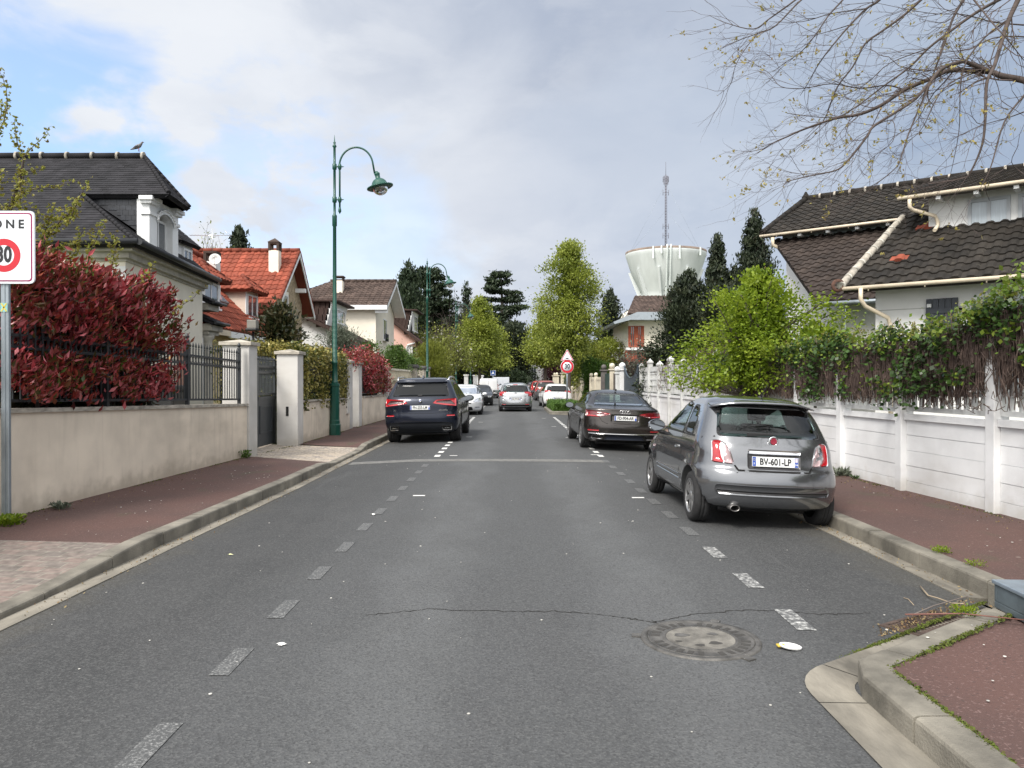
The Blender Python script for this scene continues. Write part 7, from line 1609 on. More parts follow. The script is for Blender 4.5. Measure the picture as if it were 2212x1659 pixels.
# ---- water tower
def tower():
    Y = 250; x = PX(1438, Y); t = thing('water_tower', 'pale concrete cone-shaped water tower with a mast behind the cypresses', 'water tower', (x, Y, 0)); cm = mat('tower_concrete', (.60, .63, .625), .85, var=.10, vs=.25, det=8, stretch=(1, 1, .2))
    r1 = 86 / 1659 * Y; zt = PZ(549, Y); zn = PZ(640, Y); r0 = 50 / 1659 * Y
    g = MB(); g.lathe([(r0 * .92, 0), (r0 * .92, zn - 1.2), (r0, zn - 1), (r0, zn), (r0 * 1.06, zn + 1.2), (r0 * 1.28, zn + 4.5), (r0 * 1.5, zn + 8), (r1 * .975, zt - 1.5), (r1, zt - .6), (r1, zt + .5), (r1 - .5, zt + .5), (r1 - .5, zt - .3), (.1, zt + .4)], (0, 0, 0), 72, cap=False); g.build('tank', cm, t, local=True)
    g = MB(); g.lathe([(r1 + .03, zt - .1), (r1 + .05, zt + .55), (r1 - .4, zt + .58)], n=72, cap=False); g.build('rim', mat('rim_brown', (.22, .17, .14), .9, var=.3, vs=.6), t, local=True)
    for a in (-150, -112, -66, -25, 20, 65, 110, 160):
        g = MB(); A = Matrix.Rotation(R(a), 4, 'Z'); g.prism([(r0 * .9, 0), (r0 + .9, zn - 3), (r0 + 1.5, zn), (r0 * 1.62, zn + 8), (r0 * 1.5, zn + 8.2), (r0, zn)], 1, -.35, .35, 0, A); g.build('rib', cm, t, local=True)
    A = Matrix.Rotation(R(-97), 4, 'Z')
    g = MB()
    for s in (-1, 1): g.tube([A @ Vector((r0 + .6, s * .55, zn - 8)), A @ Vector((r0 + 1.2, s * .55, zn + 1)), A @ Vector((r0 * 1.55, s * .55, zn + 8)), A @ Vector((r1 + .4, s * .55, zt)), A @ Vector((r1 + .3, s * .55, zt + .9))], .28, 6)
    k = 0
    for i in range(26):
        f = i / 26; p = Vector((lerp(r0 + 1.3, r1 + .45, f ** 1.1), 0, lerp(zn + 1, zt, f))); g.tube([A @ (p + Vector((0, -.5, 0))), A @ (p + Vector((0, .5, 0)))], .06, 4)
    g.build('ladder', mat('tower_white', (.62, .66, .65), .7), t, local=True)
    for a, h in ((-118, 3.3), (-83, 3.6), (-107, 1.9), (-48, 2)):
        g = MB(); B = Matrix.Rotation(R(a), 4, 'Z'); g.bbox((r1 + .1, -.25, zt - h), (r1 + .55, .25, zt + .6), .05, 0, B); g.build('antenna_panel', bpy.data.materials['tower_white'], t, local=True)
    g = MB()
    for k in range(14): a = R(-20 - k * 10); g.tube([(r1 * .35 * math.cos(a), r1 * .35 * math.sin(a), zt), (r1 * .35 * math.cos(a), r1 * .35 * math.sin(a), zt + 1.6)], .05, 4)
    g.tube([(r1 * .35 * math.cos(R(a)), r1 * .35 * math.sin(R(a)), zt + 1.6) for a in range(-180, 1, 15)], .06, 4); [g.bbox((dx - .25, -3, zt + .4), (dx + .25, -2.5, zt + 2.0), .05) for dx in (-2.6, -1.8, -1.1, .6)]; g.build('platform', M_DK, t, local=True)
    g = MB(); zm = PZ(378, Y); x0 = .0
    for a in range(3): g.tube([(.36 * math.cos(R(120 * a)), .36 * math.sin(R(120 * a)), zt), (.30 * math.cos(R(120 * a)), .30 * math.sin(R(120 * a)), zm)], .09, 4)
    z = zt; i = 0
    while z < zm - .9:
        for a in range(3): g.tube([(.34 * math.cos(R(120 * a)), .34 * math.sin(R(120 * a)), z), (.34 * math.cos(R(120 * a + 120)), .34 * math.sin(R(120 * a + 120)), z + .9)], .045, 3, cap=False)
        z += .9; i += 1
    g.tube([(0, 0, zm), (0, 0, PZ(350, Y))], .07, 4)
    for z in (zt + 6, zt + 9, zt + 20, zm - 1.5): g.tube([(-.9, 0, z), (.9, 0, z)], .06, 4); [g.tube([(s * .9, 0, z - .9), (s * .9, 0, z + .9)], .09, 4) for s in (-1, 1)]
    for s in (-1, 1, .4): g.bbox((s * .6 - .12, -.3, zm - 3.2), (s * .6 + .12, -.1, zm - .4), .03)
    g.build('mast', mat('mast_steel', (.12, .11, .13), .6, metal=.3), t, local=True)
    g = MB()
    for s in (-1, 1):
        for f in (.55, .9): g.tube([(0, 0, lerp(zt, zm, f)), (s * r1 * .9, 0, zt + .3)], .025, 3)
    g.build('guy_wires', M_GALV, t, local=True)
tower()
# ================================================================ planting
rng = np.random.default_rng(11)
M_BARK = mat('bark', (.075, .062, .050), .9, var=.4, vs=9, bump=.8, bs=30, stretch=(1, 1, .3)); M_TWIG = mat('twig_bark', (.062, .046, .040), .85, var=.35, vs=12)
L_LIME = leafmat('lime_leaf', [(.10, .13, .02), (.19, .24, .035), (.30, .34, .06), (.17, .20, .03)], .35)
L_SPR = leafmat('spring_leaf', [(.09, .15, .010), (.17, .25, .018), (.26, .34, .03), (.15, .20, .014)], .4)
L_DARK = leafmat('conifer_needles', [(.012, .020, .012), (.024, .035, .018), (.042, .056, .026), (.034, .034, .018)], .1, .6)
L_CED = leafmat('cedar_needles', [(.014, .024, .014), (.025, .042, .020), (.045, .068, .030), (.030, .036, .018)], .1, .6)
L_RED = leafmat('photinia_leaf', [(.07, .012, .014), (.30, .036, .042), (.44, .064, .078), (.60, .19, .21), (.22, .045, .035), (.05, .07, .018), (.38, .06, .045), (.15, .026, .024), (.30, .055, .06), (.08, .12, .022)], .22, .24)
L_VAR = leafmat('variegated_leaf', [(.045, .065, .015), (.08, .10, .02), (.26, .23, .06), (.40, .34, .10), (.06, .07, .02)], .2, .35)
L_IVY = leafmat('ivy_leaf', [(.018, .035, .012), (.035, .07, .018), (.06, .12, .025), (.04, .075, .02)], .2, .35)
L_IVY2 = leafmat('vine_leaf', [(.09, .16, .018), (.15, .24, .028), (.24, .30, .045), (.10, .14, .02)], .35, .4)
L_MAG = leafmat('magnolia_leaf', [(.016, .024, .010), (.035, .045, .018), (.075, .060, .028), (.03, .04, .015)], .1, .3)
L_OLI = leafmat('olive_leaf', [(.07, .085, .06), (.12, .14, .10), (.17, .19, .14)], .2, .6)
L_SHR = leafmat('shrub_leaf', [(.04, .075, .015), (.08, .14, .03), (.12, .19, .04)], .3)
L_YEL = leafmat('young_leaf', [(.17, .20, .03), (.26, .27, .045), (.34, .32, .07), (.15, .11, .03)], .4)
L_BUD = leafmat('bud_leaf', [(.30, .26, .08), (.42, .36, .10), (.25, .17, .08)], .4)
L_BUX = leafmat('box_leaf', [(.035, .075, .012), (.07, .14, .022), (.11, .20, .035)], .25)
L_GOLD = leafmat('golden_leaf', [(.11, .13, .02), (.17, .20, .03), (.24, .26, .05), (.10, .12, .025)], .35)
L_PURP = leafmat('purple_leaf', [(.03, .010, .014), (.055, .016, .02)], .2)
def limb(g, a, b, r0, r1, n=5, sag=.1, wob=.06, mi=0, sides=5):
    a, b = Vector(a), Vector(b); L_ = (b - a).length; pts = []
    for i in range(n + 1):
        t = i / n; p = a.lerp(b, t) + Vector(rng.normal(size=3)) * wob * L_ * .25 * math.sin(math.pi * t); p.z += sag * L_ * math.sin(math.pi * t); pts.append(p)
    g.tube(pts, [lerp(r0, r1, i / n) for i in range(n + 1)], sides, mi); return pts
def crown(cx, cy, z0, z1, rad, prof, ncl, per, sig, seed, shell_=.55, flat=1.0, irr=.34):
    """leaf centres in clumps: prof(t) = relative radius at height fraction t"""
    rg = np.random.default_rng(seed); cl = []
    while len(cl) < ncl:
        t = rg.uniform(0, 1); k = prof(t); rr = (shell_ + (1 - shell_) * rg.uniform(0, 1)) * rg.uniform(.3, 1) ** .4 if rg.uniform() > .2 else rg.uniform(0, .7)
        if rg.uniform() > .35 + .65 * k: continue
        a = rg.uniform(0, 2 * math.pi); rr *= 1 + irr * (math.sin(2 * a + seed + 4 * t) * .35 + math.sin(3 * a - 9 * t + seed) * .35 + math.sin(17 * t + a + seed * 2) * .45); cl.append((cx + rad * k * rr * math.cos(a), cy + rad * k * rr * math.sin(a), lerp(z0, z1, t)))
    cl = np.array(cl); s = sig * rg.uniform(.6, 1.4, len(cl)) * np.clip([1.5 * prof((c[2] - z0) / (z1 - z0)) + .1 for c in cl], .35 if shell_ > .6 else .62, 1)
    C = np.concatenate([c + rg.normal(size=(int(per * (k / sig) ** 1.5), 3)) * k * np.array([1, 1, .75 * flat]) for c, k in zip(cl, s)])
    dirs = C - np.array([cx, cy, (z0 + z1) / 2]); dirs /= np.linalg.norm(dirs, axis=1)[:, None] + 1e-6
    # per-leaf tone drifts clump by clump
    tone = np.concatenate([np.clip(rg.uniform(0, 1) * .6 + rg.uniform(0, 1, int(per * (k / sig) ** 1.5)) * .4, 0, 1) for c, k in zip(cl, s)])
    return cl, C, dirs, tone
def tree(name, label, cat, x, y, zc0, zc1, rad, prof, ncl, per, sig, leaf, mt, tr=.12, seed=1, group=None, limbs=26, asp=.6, bark=None, flat=1., up=.2, lean=(0, 0), shell_=.55, core=.4, base=(0, 0), irr=.34):
    t = thing(name, label, cat, (x, y, .05), group=group); bark = bark or M_BARK
    cl, C, dr, tone = crown(x, y, zc0, zc1, rad, prof, ncl, per, sig, seed, shell_, flat, irr)
    g = MB(); top = lerp(zc0, zc1, .8); n = 8; ax = []
    for i in range(n + 1):
        f = i / n; ax.append(Vector((x + .08 * math.sin(3 * f + seed) + base[0] * (1 - f) ** 2, y + base[1] * (1 - f) ** 2, lerp(0, top, f))))
    g.tube(ax, [tr * (1.15 - .95 * (i / n)) for i in range(n + 1)], 9, 0)
    g.build('trunk', bark, t)
    g = MB(); order = np.random.default_rng(seed).permutation(len(cl))[:limbs]
    for k in order:
        c = Vector(cl[k]); zz = max(zc0 * .75, c.z - .6 * math.hypot(c.x - x, c.y - y) - .3); f = min(1, zz / top); p = Vector((x + lean[0] * f, y + lean[1] * f, zz)); r = tr * (1.1 - .95 * f) * .5
        limb(g, p, c, max(.015, r), .01, 4, .02, .1)
    g.build('limbs', bark, t)
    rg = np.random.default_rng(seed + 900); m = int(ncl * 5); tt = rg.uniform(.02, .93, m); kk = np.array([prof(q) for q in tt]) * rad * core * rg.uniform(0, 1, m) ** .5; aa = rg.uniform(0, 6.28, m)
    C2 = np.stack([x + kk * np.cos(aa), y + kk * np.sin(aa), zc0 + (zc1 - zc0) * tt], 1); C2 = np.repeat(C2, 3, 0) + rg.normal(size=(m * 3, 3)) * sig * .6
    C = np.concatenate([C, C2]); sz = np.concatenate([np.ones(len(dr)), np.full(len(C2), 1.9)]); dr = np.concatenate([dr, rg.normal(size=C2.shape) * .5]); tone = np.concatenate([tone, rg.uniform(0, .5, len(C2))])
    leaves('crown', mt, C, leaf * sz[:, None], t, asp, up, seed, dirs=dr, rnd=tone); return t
oval = lambda t: math.sin(math.pi * min(1, max(0, t)) ** .85) ** .6
egg = lambda t: max(.03, (1 - t) ** .62 * min(1, (t + .04) * 5) ** .5)
# lime trees along the street
tree('street_tree', 'round lime tree on the left, behind the third street lamp', 'tree', PX(1037, 74), 74, 3.0, 9.5, 2.9, egg, 170, 110, .42, .20, L_LIME, .17, 3, 'lime trees along the street')
tree('street_tree', 'second lime tree on the left, half behind the round one', 'tree', PX(1068, 92), 92, 3.2, 8.2, 2.6, egg, 120, 90, .45, .24, L_LIME, .15, 4, 'lime trees along the street')
tree('street_tree', 'tall pointed lime tree directly behind the 30 sign', 'tree', PX(1231, 48), 48, 3.1, 10.3, 2.7, lambda t: max(.05, (1 - t) ** .48 * min(1, (t + .06) * 4) ** .5), 270, 105, .30, .135, L_LIME, .125, 5, 'lime trees along the street', limbs=60)
tree('street_tree', 'smaller lime tree with a bare forked trunk left of the 30 sign', 'tree', PX(1177, 80), 80, 3.3, 8.8, 2.6, egg, 130, 90, .45, .22, L_LIME, .18, 6, 'lime trees along the street', limbs=40)
# conifers
spire = lambda t: max(.02, (1 - t) ** .9)
col_ = lambda t: max(.04, min(1, (1 - t) * 2.6) ** .7)
def conifer(label, x, y, h, r, prof, ncl, per, sig, leaf, mt, seed, z0=.6, asp=.3, up=.6, name='conifer', group='dark conifers'):
    return tree(name, label, 'tree', x, y, z0, h, r, prof, ncl, per, sig, leaf, mt, .12, seed, group, limbs=30, asp=asp * 1.3, up=up, shell_=.7, core=.62)
conifer('dark broad cypress with slanting crown right of the orange brick house', PX(1486, 30), 30, 5.9, 2.05, lambda t: max(.03, (1 - t) ** .55), 420, 130, .19, .125, L_DARK, 21)
conifer('dark cypress with a thin spire before the water tower', PX(1549, 29.5), 29.5, 7.25, 1.75, spire, 420, 120, .17, .12, L_DARK, 22)
conifer('tallest dark cypress spire left of the black tiled roof', PX(1629, 29), 29, 8.1, 1.95, lambda t: max(.02, (1 - t) ** .85), 520, 130, .19, .125, L_DARK, 23)
conifer('wide dark cypress mass low behind the bright maple', PX(1575, 28.5), 28.5, 5.2, 2.4, lambda t: max(.03, (1 - t) ** .45), 480, 130, .2, .13, L_DARK, 20)
conifer('short dark cypress between the two spires', PX(1588, 29.8), 29.8, 6.2, 1.2, spire, 250, 120, .18, .12, L_DARK, 24)
conifer('dark narrow conifer at the right side of the tall lime tree', PX(1318, 66), 66, 9.4, 1.9, lambda t: max(.03, (1 - t) ** .6), 240, 80, .32, .26, L_DARK, 25)
conifer('small dark spruce tip above the orange roof', PX(518, 58), 58, 13.2, 2.3, lambda t: max(.02, (1 - t) ** .8), 260, 60, .30, .28, L_DARK, 26, 6)
conifer('dense rounded dark redwood left of the cedars', PX(884, 85), 85, 14.6, 2.9, lambda t: max(.03, (1 - t) ** .5), 300, 80, .5, .38, L_CED, 27)
conifer('tall dark evergreen mass at the end of the street', PX(1108, 100), 100, 9.2, 2.6, col_, 260, 90, .55, .42, L_DARK, 28)
conifer('broad dark evergreen left of the end of the street', PX(1070, 118), 118, 8.5, 6, col_, 340, 80, .8, .55, L_DARK, 29)
conifer('dark thin fir between the two cedars', PX(1008, 112), 112, 16.0, 2.2, spire, 150, 60, .5, .28, L_CED, 30)
conifer('dark evergreen behind the magnolia in flower', PX(955, 100), 100, 10, 5.0, col_, 330, 80, .7, .5, L_DARK, 31)
def cedar(label, x, y, h, r, seed, tiers=12):
    rg = np.random.default_rng(seed); t = thing('cedar', label, 'tree', (x, y, .05), group='cedars in the distance'); g = MB(); g.tube([(x, y, 0), (x + .2, y, h * .5), (x, y, h * .97)], [.5, .35, .05], 8); g.build('trunk', M_BARK, t)
    C = []; g = MB()
    for i in range(tiers):
        f = i / (tiers - 1); z = lerp(h * .28, h * .97, f); R_ = r * (1 - .75 * f ** 1.6) * rg.uniform(.8, 1.1)
        for k in range(int(7 - 3 * f)):
            a = rg.uniform(0, 2 * math.pi); ln = R_ * rg.uniform(.6, 1.1); tip = Vector((x + math.cos(a) * ln, y + math.sin(a) * ln, z + rg.uniform(-.3, .5))); pts = limb(g, (x, y, z - .4), tip, .10 * (1 - f) + .03, .02, 5, .03, .05)
            for q in range(90 if ln > 1.5 else 50):
                u = rg.uniform(.25, 1.03); p = Vector((x, y, z - .4)).lerp(tip, u); w = .45 * (1.1 - u * .5) * ln * .35 + .15; C.append((p.x + rg.normal() * w, p.y + rg.normal() * w, p.z + .02 * ln + abs(rg.normal()) * .16 + rg.normal() * .08))
    g.build('limbs', M_BARK, t); C = np.repeat(np.array(C), 6, 0) + rg.normal(size=(len(C) * 6, 3)) * np.array([.28, .28, .07]); leaves('crown', L_CED, C, .46, t, .4, 0, seed)
cedar('broad flat-tiered cedar right of the third street lamp, before the pale sky', PX(1083, 105), 105, PZ(585, 105), 5.2, 41, 11)
cedar('dark layered cedar behind the second street lamp', PX(930, 90), 90, PZ(578, 90), 4.6, 42, 13)
cedar('low spreading cedar top beneath the water tower', PX(1385, 90), 90, PZ(652, 90), 3.4, 43, 8)
# bare-ish pale trees
def bare(label, x, y, h, r, seed, mt=None, nleaf=0, n=60, bark=None, thick=.1, name='tree'):
    t = thing(name, label, 'tree', (x, y, .05)); g = MB(); rg = np.random.default_rng(seed); g.tube([(x, y, 0), (x + .1, y, h * .45)], [thick, thick * .7], 7); g.build('trunk', bark or M_TWIG, t); g = MB(); C = []
    for k in range(n):
        a = rg.uniform(0, 6.28); f = rg.uniform(.2, 1); tip = Vector((x + math.cos(a) * r * f, y + math.sin(a) * r * f, lerp(h * .55, h, rg.uniform(0, 1) * (1.15 - .5 * f)))); b = Vector((x, y, h * rg.uniform(.2, .45))); pts = limb(g, b, tip, thick * .3, .008, 6, .05, .2)
        for p in pts[2:]:
            for q in range(3): e = p + Vector(rg.normal(size=3)) * r * .16; e.z += r * .1; g.tube([p, e], [.008, .003], 3, 0, cap=False); C.append(e)
    g.build('limbs', bark or M_TWIG, t)
    if mt is not None: C = np.array([tuple(c) for c in C]); C = np.repeat(C, nleaf, 0) + rg.normal(size=(len(C) * nleaf, 3)) * .12 * r ** .5; leaves('crown', mt, C, .15 if y < 60 else .2, t, .6, 0, seed)
    return t
bare('pale half-bare birch behind the orange roof, beside the spruce tip', PX(462, 55), 55, PZ(492, 55), 1.5, 51, L_GOLD, 2, 70, thick=.14)
bare('bare brown trees between the cedars', PX(995, 98), 98, 13, 3, 52, None, 0, 110, thick=.25)
bare('bare brown tree with leaning branches behind the magnolia', PX(975, 80), 80, 8.6, 3.4, 56, None, 0, 90, thick=.2)
mg = bare('magnolia tree with pale flowers left of the round lime tree', PX(950, 58), 58, 5.2, 2.9, 53, L_GOLD, 8, 90, thick=.12)
L_FLO = leafmat('magnolia_flower', [(.62, .60, .52), (.72, .70, .66)], .3)
rg = np.random.default_rng(5); x_ = PX(950, 58); C = np.array([x_, 58, 3.7]) + rg.normal(size=(170, 3)) * [1.3, 1.2, .85]; leaves('blossoms', L_FLO, np.repeat(C, 4, 0) + rg.normal(size=(680, 3)) * .03, .11, mg, .8, .2, 3)
tree('shrub', 'bushy gold-green juniper behind the rubble pillars', 'shrub', PX(931, 46), 46, 1.2, 3.9, 1.35, oval, 160, 130, .26, .14, L_GOLD, .06, 54, asp=.2, up=1.2, limbs=10)
tree('shrub', 'golden and green garden trees right of the 30 sign', 'tree', PX(1268, 56), 56, 1.2, 4.4, 1.9, oval, 170, 90, .33, .13, L_GOLD, .08, 55, limbs=30)
tree('shrub', 'green spring tree behind the cream balusters', 'tree', PX(1315, 58), 58, 1.2, 4.6, 1.9, oval, 150, 90, .33, .13, L_LIME, .08, 57, limbs=30)
bare('greyish bare shrub left of the white openwork wall', PX(1375, 44), 44, 3.7, 1.6, 58, L_OLI, 1, 70, thick=.05, name='shrub')
for i, (u, w) in enumerate(((1269, 8), (1286, 9), (1300, 9))):
    x = PX(u, 49); tree('shrub', 'clipped narrow yew column, %s of three behind the cream balusters' % ['left', 'middle', 'right'][i], 'shrub', x, 49, .2, 3.0 - .1 * i, .32, lambda t: 1, 60, 90, .14, .09, L_BUX, .05, 60 + i, 'clipped yew columns', limbs=4)
tree('shrub', 'dark purple-leaved shrub between the 30 sign and the white house', 'shrub', PX(1200, 95), 95, .5, 3.6, 1.6, oval, 90, 70, .35, .18, L_PURP, .06, 63, limbs=8)
tree('shrub', 'wide low dark juniper mound at the end of the street', 'shrub', PX(1113, 92), 92, .2, 2.6, 2.2, lambda t: max(.1, (1 - t) ** .45), 170, 110, .38, .18, L_CED, .06, 64, limbs=6)
tree('shrub', 'dark hedge shrubs beneath the round lime tree', 'shrub', PX(1052, 100), 100, .2, 3.1, 3.4, lambda t: max(.1, (1 - t) ** .4), 200, 100, .5, .22, L_CED, .06, 65, limbs=6)
tree('shrub', 'rounded dark-leaved magnolia shrub behind the grey gate', 'shrub', PX(607, 21.5), 21.5, 1.9, 3.75, .72, oval, 75, 45, .16, .15, L_MAG, .05, 66, limbs=24, asp=.42)
tree('shrub', 'grey olive tree behind the pillars and street lamp', 'shrub', PX(735, 28.5), 28.5, 1.9, 3.55, 1.0, oval, 90, 90, .2, .10, L_OLI, .05, 67, limbs=20, asp=.25)
tree('shrub', 'light green rangy shrub against the tall cream house', 'shrub', PX(795, 34), 34, 1.6, 3.3, .9, oval, 50, 60, .18, .10, L_SHR, .04, 68, limbs=24)
tree('shrub', 'leafy green shrub on top of the rough cream stone wall', 'shrub', PX(858, 37.5), 37.5, 1.9, 3.3, .75, oval, 70, 70, .17, .09, L_SHR, .04, 69, limbs=20)
tree('shrub', 'small green shrub right of it on the rough cream stone wall', 'shrub', PX(882, 39.5), 39.5, 1.9, 2.9, .6, oval, 45, 60, .15, .09, L_SHR, .04, 70, limbs=12)
tree('street_tree', 'bright spring-green maple behind the twiggy fence, before the black roof', 'tree', PX(1640, 16.4), 16.4, 1.5, 4.05, 1.95, lambda t: max(.08, math.sin(math.pi * min(1, t * .68 + .28)) ** 1.1), 250, 68, .13, .068, L_SPR, .06, 71, limbs=90, asp=.75, irr=.75, core=.3, base=(.45, 0))
tree('shrub', 'bright green bush at the right foot of the maple', 'shrub', PX(1770, 15.0), 15.0, 1.5, 2.66, .8, oval, 110, 70, .14, .075, L_SPR, .04, 72, limbs=20, asp=.7)
# far masses
rg = np.random.default_rng(9); C = []
for i in range(420):
    x = rg.uniform(-95, 95); 
    if -6 < x < 6: continue
    hh = 5 + 4 * math.sin(x * .13) + rg.uniform(-1, 3.5); hh = min(hh, 9 if x > 0 else 10); k = 60; C.append(np.array([x, rg.uniform(138, 150), 0]) + np.stack([rg.normal(size=k) * 1.6, rg.normal(size=k) * 1.2, rg.uniform(0, hh, k)], 1))
leaves('distant_trees', L_CED, np.concatenate(C), .9, None, .6, 0, 5, kind='stuff')
def hedge(label, poly_fn, n, leaf, mt, seed, name='hedge', core=None, asp=.5, fold=False, up=.3, cat='hedge', dirs=None, rnd=None, group=None, loc=(0, 0, 0), core_m=None):
    t = thing(name, label, cat, loc, group=group); rg = np.random.default_rng(seed); C = poly_fn(rg, n)
    if rnd is None: rnd = np.clip(.48 + .3 * np.sin(3.1 * C[:, 0] + 2.9 * C[:, 1]) * np.sin(4.3 * C[:, 2] + 1.7 * C[:, 1]) + .22 * rg.normal(size=len(C)), 0, 1)
    leaves('foliage', mt, C, leaf, t, asp, up, seed, fold, rnd=rnd, dirs=dirs(C) if dirs else None)
    if core: g = MB(); rr = random.Random(seed); [core(g, rr)]; g.build('stems_and_core', core_m or M_TWIG, t)  # boxed hedges get a dark block added inside to stop see-through
    return t
# photinia hedge (large, near)
def zt_ph(y): return pl(y, [6.5, 8.5, 9.1, 10.1, 10.9, 11.8, 12.4, 12.8], [3.05, 3.06, 3.19, 3.10, 3.12, 3.12, 2.92, 2.5])
def ph(rg, n):
    C = []; cl = []
    while len(cl) < 900:
        y = rg.uniform(8.62, 12.5); zt = zt_ph(y) + .03 * math.sin(5 * y) + .03 * math.sin(11 * y); z = rg.uniform(zc(y) + .12, zt); f = rg.uniform()
        if f < .62: x = WLx(y) - rg.uniform(-.12, .22)
        elif f < .82: z = zt - rg.uniform(0, .14); x = WLx(y) - rg.uniform(0, 1.1)
        else: x = WLx(y) - rg.uniform(.1, 1.1)
        bend = .16 * math.sin((z - 1.2) / (zt - 1.2) * math.pi); x += bend * .55 + .05 * math.sin(y * 2.7 + z * 2); band = zc(y) + .62 < z < zc(y) + .90
        if band and x > WLx(y) - .2: x = WLx(y) - .2 - rg.uniform(0, .1)
        # thinner across the rails
        if abs(z - (zc(y) + .75)) < .10 and rg.uniform() < .45: continue
        if z < zc(y) + .25 and rg.uniform() < .4: continue
        if y > 12.5 - .4 * ((z - 2.2) / 1.0) ** 2: continue
        cl.append((x, y, z))
    for c in cl:
        k = rg.integers(12, 20); C.append(np.array(c) + rg.normal(size=(k, 3)) * [.055, .07, .07])
    return np.concatenate(C)[:n]
t = hedge('big red-leaved photinia hedge pushing through the black railings', ph, 17500, .112, L_RED, 3, asp=.36, fold=True, up=.42, dirs=lambda C: np.tile([.75, -.25, .3], (len(C), 1)), loc=(-5.9, 10, .1),
    core=lambda g, rr: [g.tube([(WLx(y) - .55 + rr.uniform(-.2, .2), y, 0), (WLx(y) - .5 + rr.uniform(-.3, .3), y + rr.uniform(-.3, .3), 1.6), (WLx(y) - .4 + rr.uniform(-.4, .4), y + rr.uniform(-.5, .5), zt_ph(min(12.2, y)) - .15)], [.025, .018, .006], 5) for y in np.arange(8.8, 12.3, .12)])
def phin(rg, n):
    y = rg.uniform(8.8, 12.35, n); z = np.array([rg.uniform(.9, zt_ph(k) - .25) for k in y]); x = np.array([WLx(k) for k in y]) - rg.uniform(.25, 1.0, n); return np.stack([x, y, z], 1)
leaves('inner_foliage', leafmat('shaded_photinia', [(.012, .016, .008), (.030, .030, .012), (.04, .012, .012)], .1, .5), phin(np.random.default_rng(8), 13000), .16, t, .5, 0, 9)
def boxy(x0, x1, y0, y1, z0, z1, xf=None, rough=.05, front=.5, top=.35):
    def fn(rg, n):
        y = rg.uniform(y0, y1, n); f = rg.uniform(0, 1, n); x = rg.uniform(0, 1, n); z = rg.uniform(0, 1, n)
        zt = np.array([z1(k) if callable(z1) else z1 for k in y]); xa = np.array([xf(k) for k in y]) if xf else np.full(n, x1); wv = .05 * np.sin(y * 3.1) + .04 * np.sin(y * 7.7)
        X = np.where(f < front, xa + rg.normal(size=n) * rough + wv, lerp(x0, 0, 0) + (xa - x0) * x); Z = np.where((f >= front) & (f < front + top), zt + rg.normal(size=n) * rough + wv, z0 + (zt - z0) * z)
        end = rg.uniform(0, 1, n) < .12; y = np.where(end, y0 + rg.normal(size=n) * rough, y); return np.stack([X, y, Z], 1)
    return fn
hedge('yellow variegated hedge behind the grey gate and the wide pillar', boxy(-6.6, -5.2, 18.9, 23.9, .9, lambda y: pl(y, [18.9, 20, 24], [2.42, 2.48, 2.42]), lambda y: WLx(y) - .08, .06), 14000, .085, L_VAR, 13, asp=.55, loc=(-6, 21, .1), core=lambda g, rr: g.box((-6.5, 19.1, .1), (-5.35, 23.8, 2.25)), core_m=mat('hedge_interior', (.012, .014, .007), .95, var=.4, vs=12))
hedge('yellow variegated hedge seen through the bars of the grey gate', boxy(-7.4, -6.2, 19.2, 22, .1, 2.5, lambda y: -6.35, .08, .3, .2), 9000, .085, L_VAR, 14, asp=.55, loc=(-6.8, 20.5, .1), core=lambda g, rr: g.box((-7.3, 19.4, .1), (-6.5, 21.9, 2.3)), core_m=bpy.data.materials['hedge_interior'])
def ph2(rg, n):
    cl = []
    while len(cl) < 260:
        y = rg.uniform(24.6, 30.3); zt = pl(y, [24.6, 26, 28.6, 30.3], [2.55, 2.72, 2.55, 1.9]); z = rg.uniform(1.25, zt); x = WLx(y) - rg.uniform(-.12, .9) if rg.uniform() > .55 else WLx(y) + rg.uniform(-.1, .12)
        if y < 26.2 and z < 2.2: continue
        cl.append((x, y, z))
    return np.concatenate([np.array(c) + rg.normal(size=(34, 3)) * [.11, .13, .11] for c in cl])[:n]
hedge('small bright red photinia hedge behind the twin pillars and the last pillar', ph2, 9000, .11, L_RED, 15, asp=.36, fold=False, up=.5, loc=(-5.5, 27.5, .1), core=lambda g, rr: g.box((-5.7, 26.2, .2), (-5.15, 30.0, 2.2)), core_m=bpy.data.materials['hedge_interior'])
# clipped island hedge with kerb
g = MB(); IX0, IX1, IY0, IY1 = 1.95, 3.55, 36.9, 43.5
isl = [(IX1, IY0), (IX0 + .25, IY0), (IX0 + .07, IY0 + .07), (IX0, IY0 + .25), (IX0, IY1)]
kerb_run([(3.7, IY0), (IX0 + .25, IY0), (IX0 + .07, IY0 + .07), (IX0, IY0 + .25), (IX0, IY1 - .2), (IX0 + .2, IY1), (3.7, IY1)][::-1], lambda x, y: .15, seed=9)
g.box((IX0 + .1, IY0 + .1, -.1), (3.7, IY1 - .1, .13)); g.build('island_soil', mat('soil', (.06, .045, .03), .95, var=.3), kind='structure')
def isf(rg, n):
    f = rg.uniform(size=n); x = rg.uniform(IX0 + .2, 3.5, n); y = rg.uniform(IY0 + .3, IY1 - .3, n); z = rg.uniform(.14, .52, n)
    y = np.where(f < .35, IY0 + .26 + rg.normal(size=n) * .03, y); x = np.where((f > .35) & (f < .6), IX0 + .2 + rg.normal(size=n) * .03, x); z = np.where(f > .6, .54 + rg.normal(size=n) * .035, z); return np.stack([x, y, z], 1)
hedge('low clipped box hedge on the kerbed island under the 30 sign', isf, 16000, .055, L_BUX, 17, loc=(2.7, 40, .1), core=lambda g, rr: g.box((IX0 + .28, IY0 + .33, .1), (3.48, IY1 - .35, .49)), core_m=bpy.data.materials['hedge_interior'])
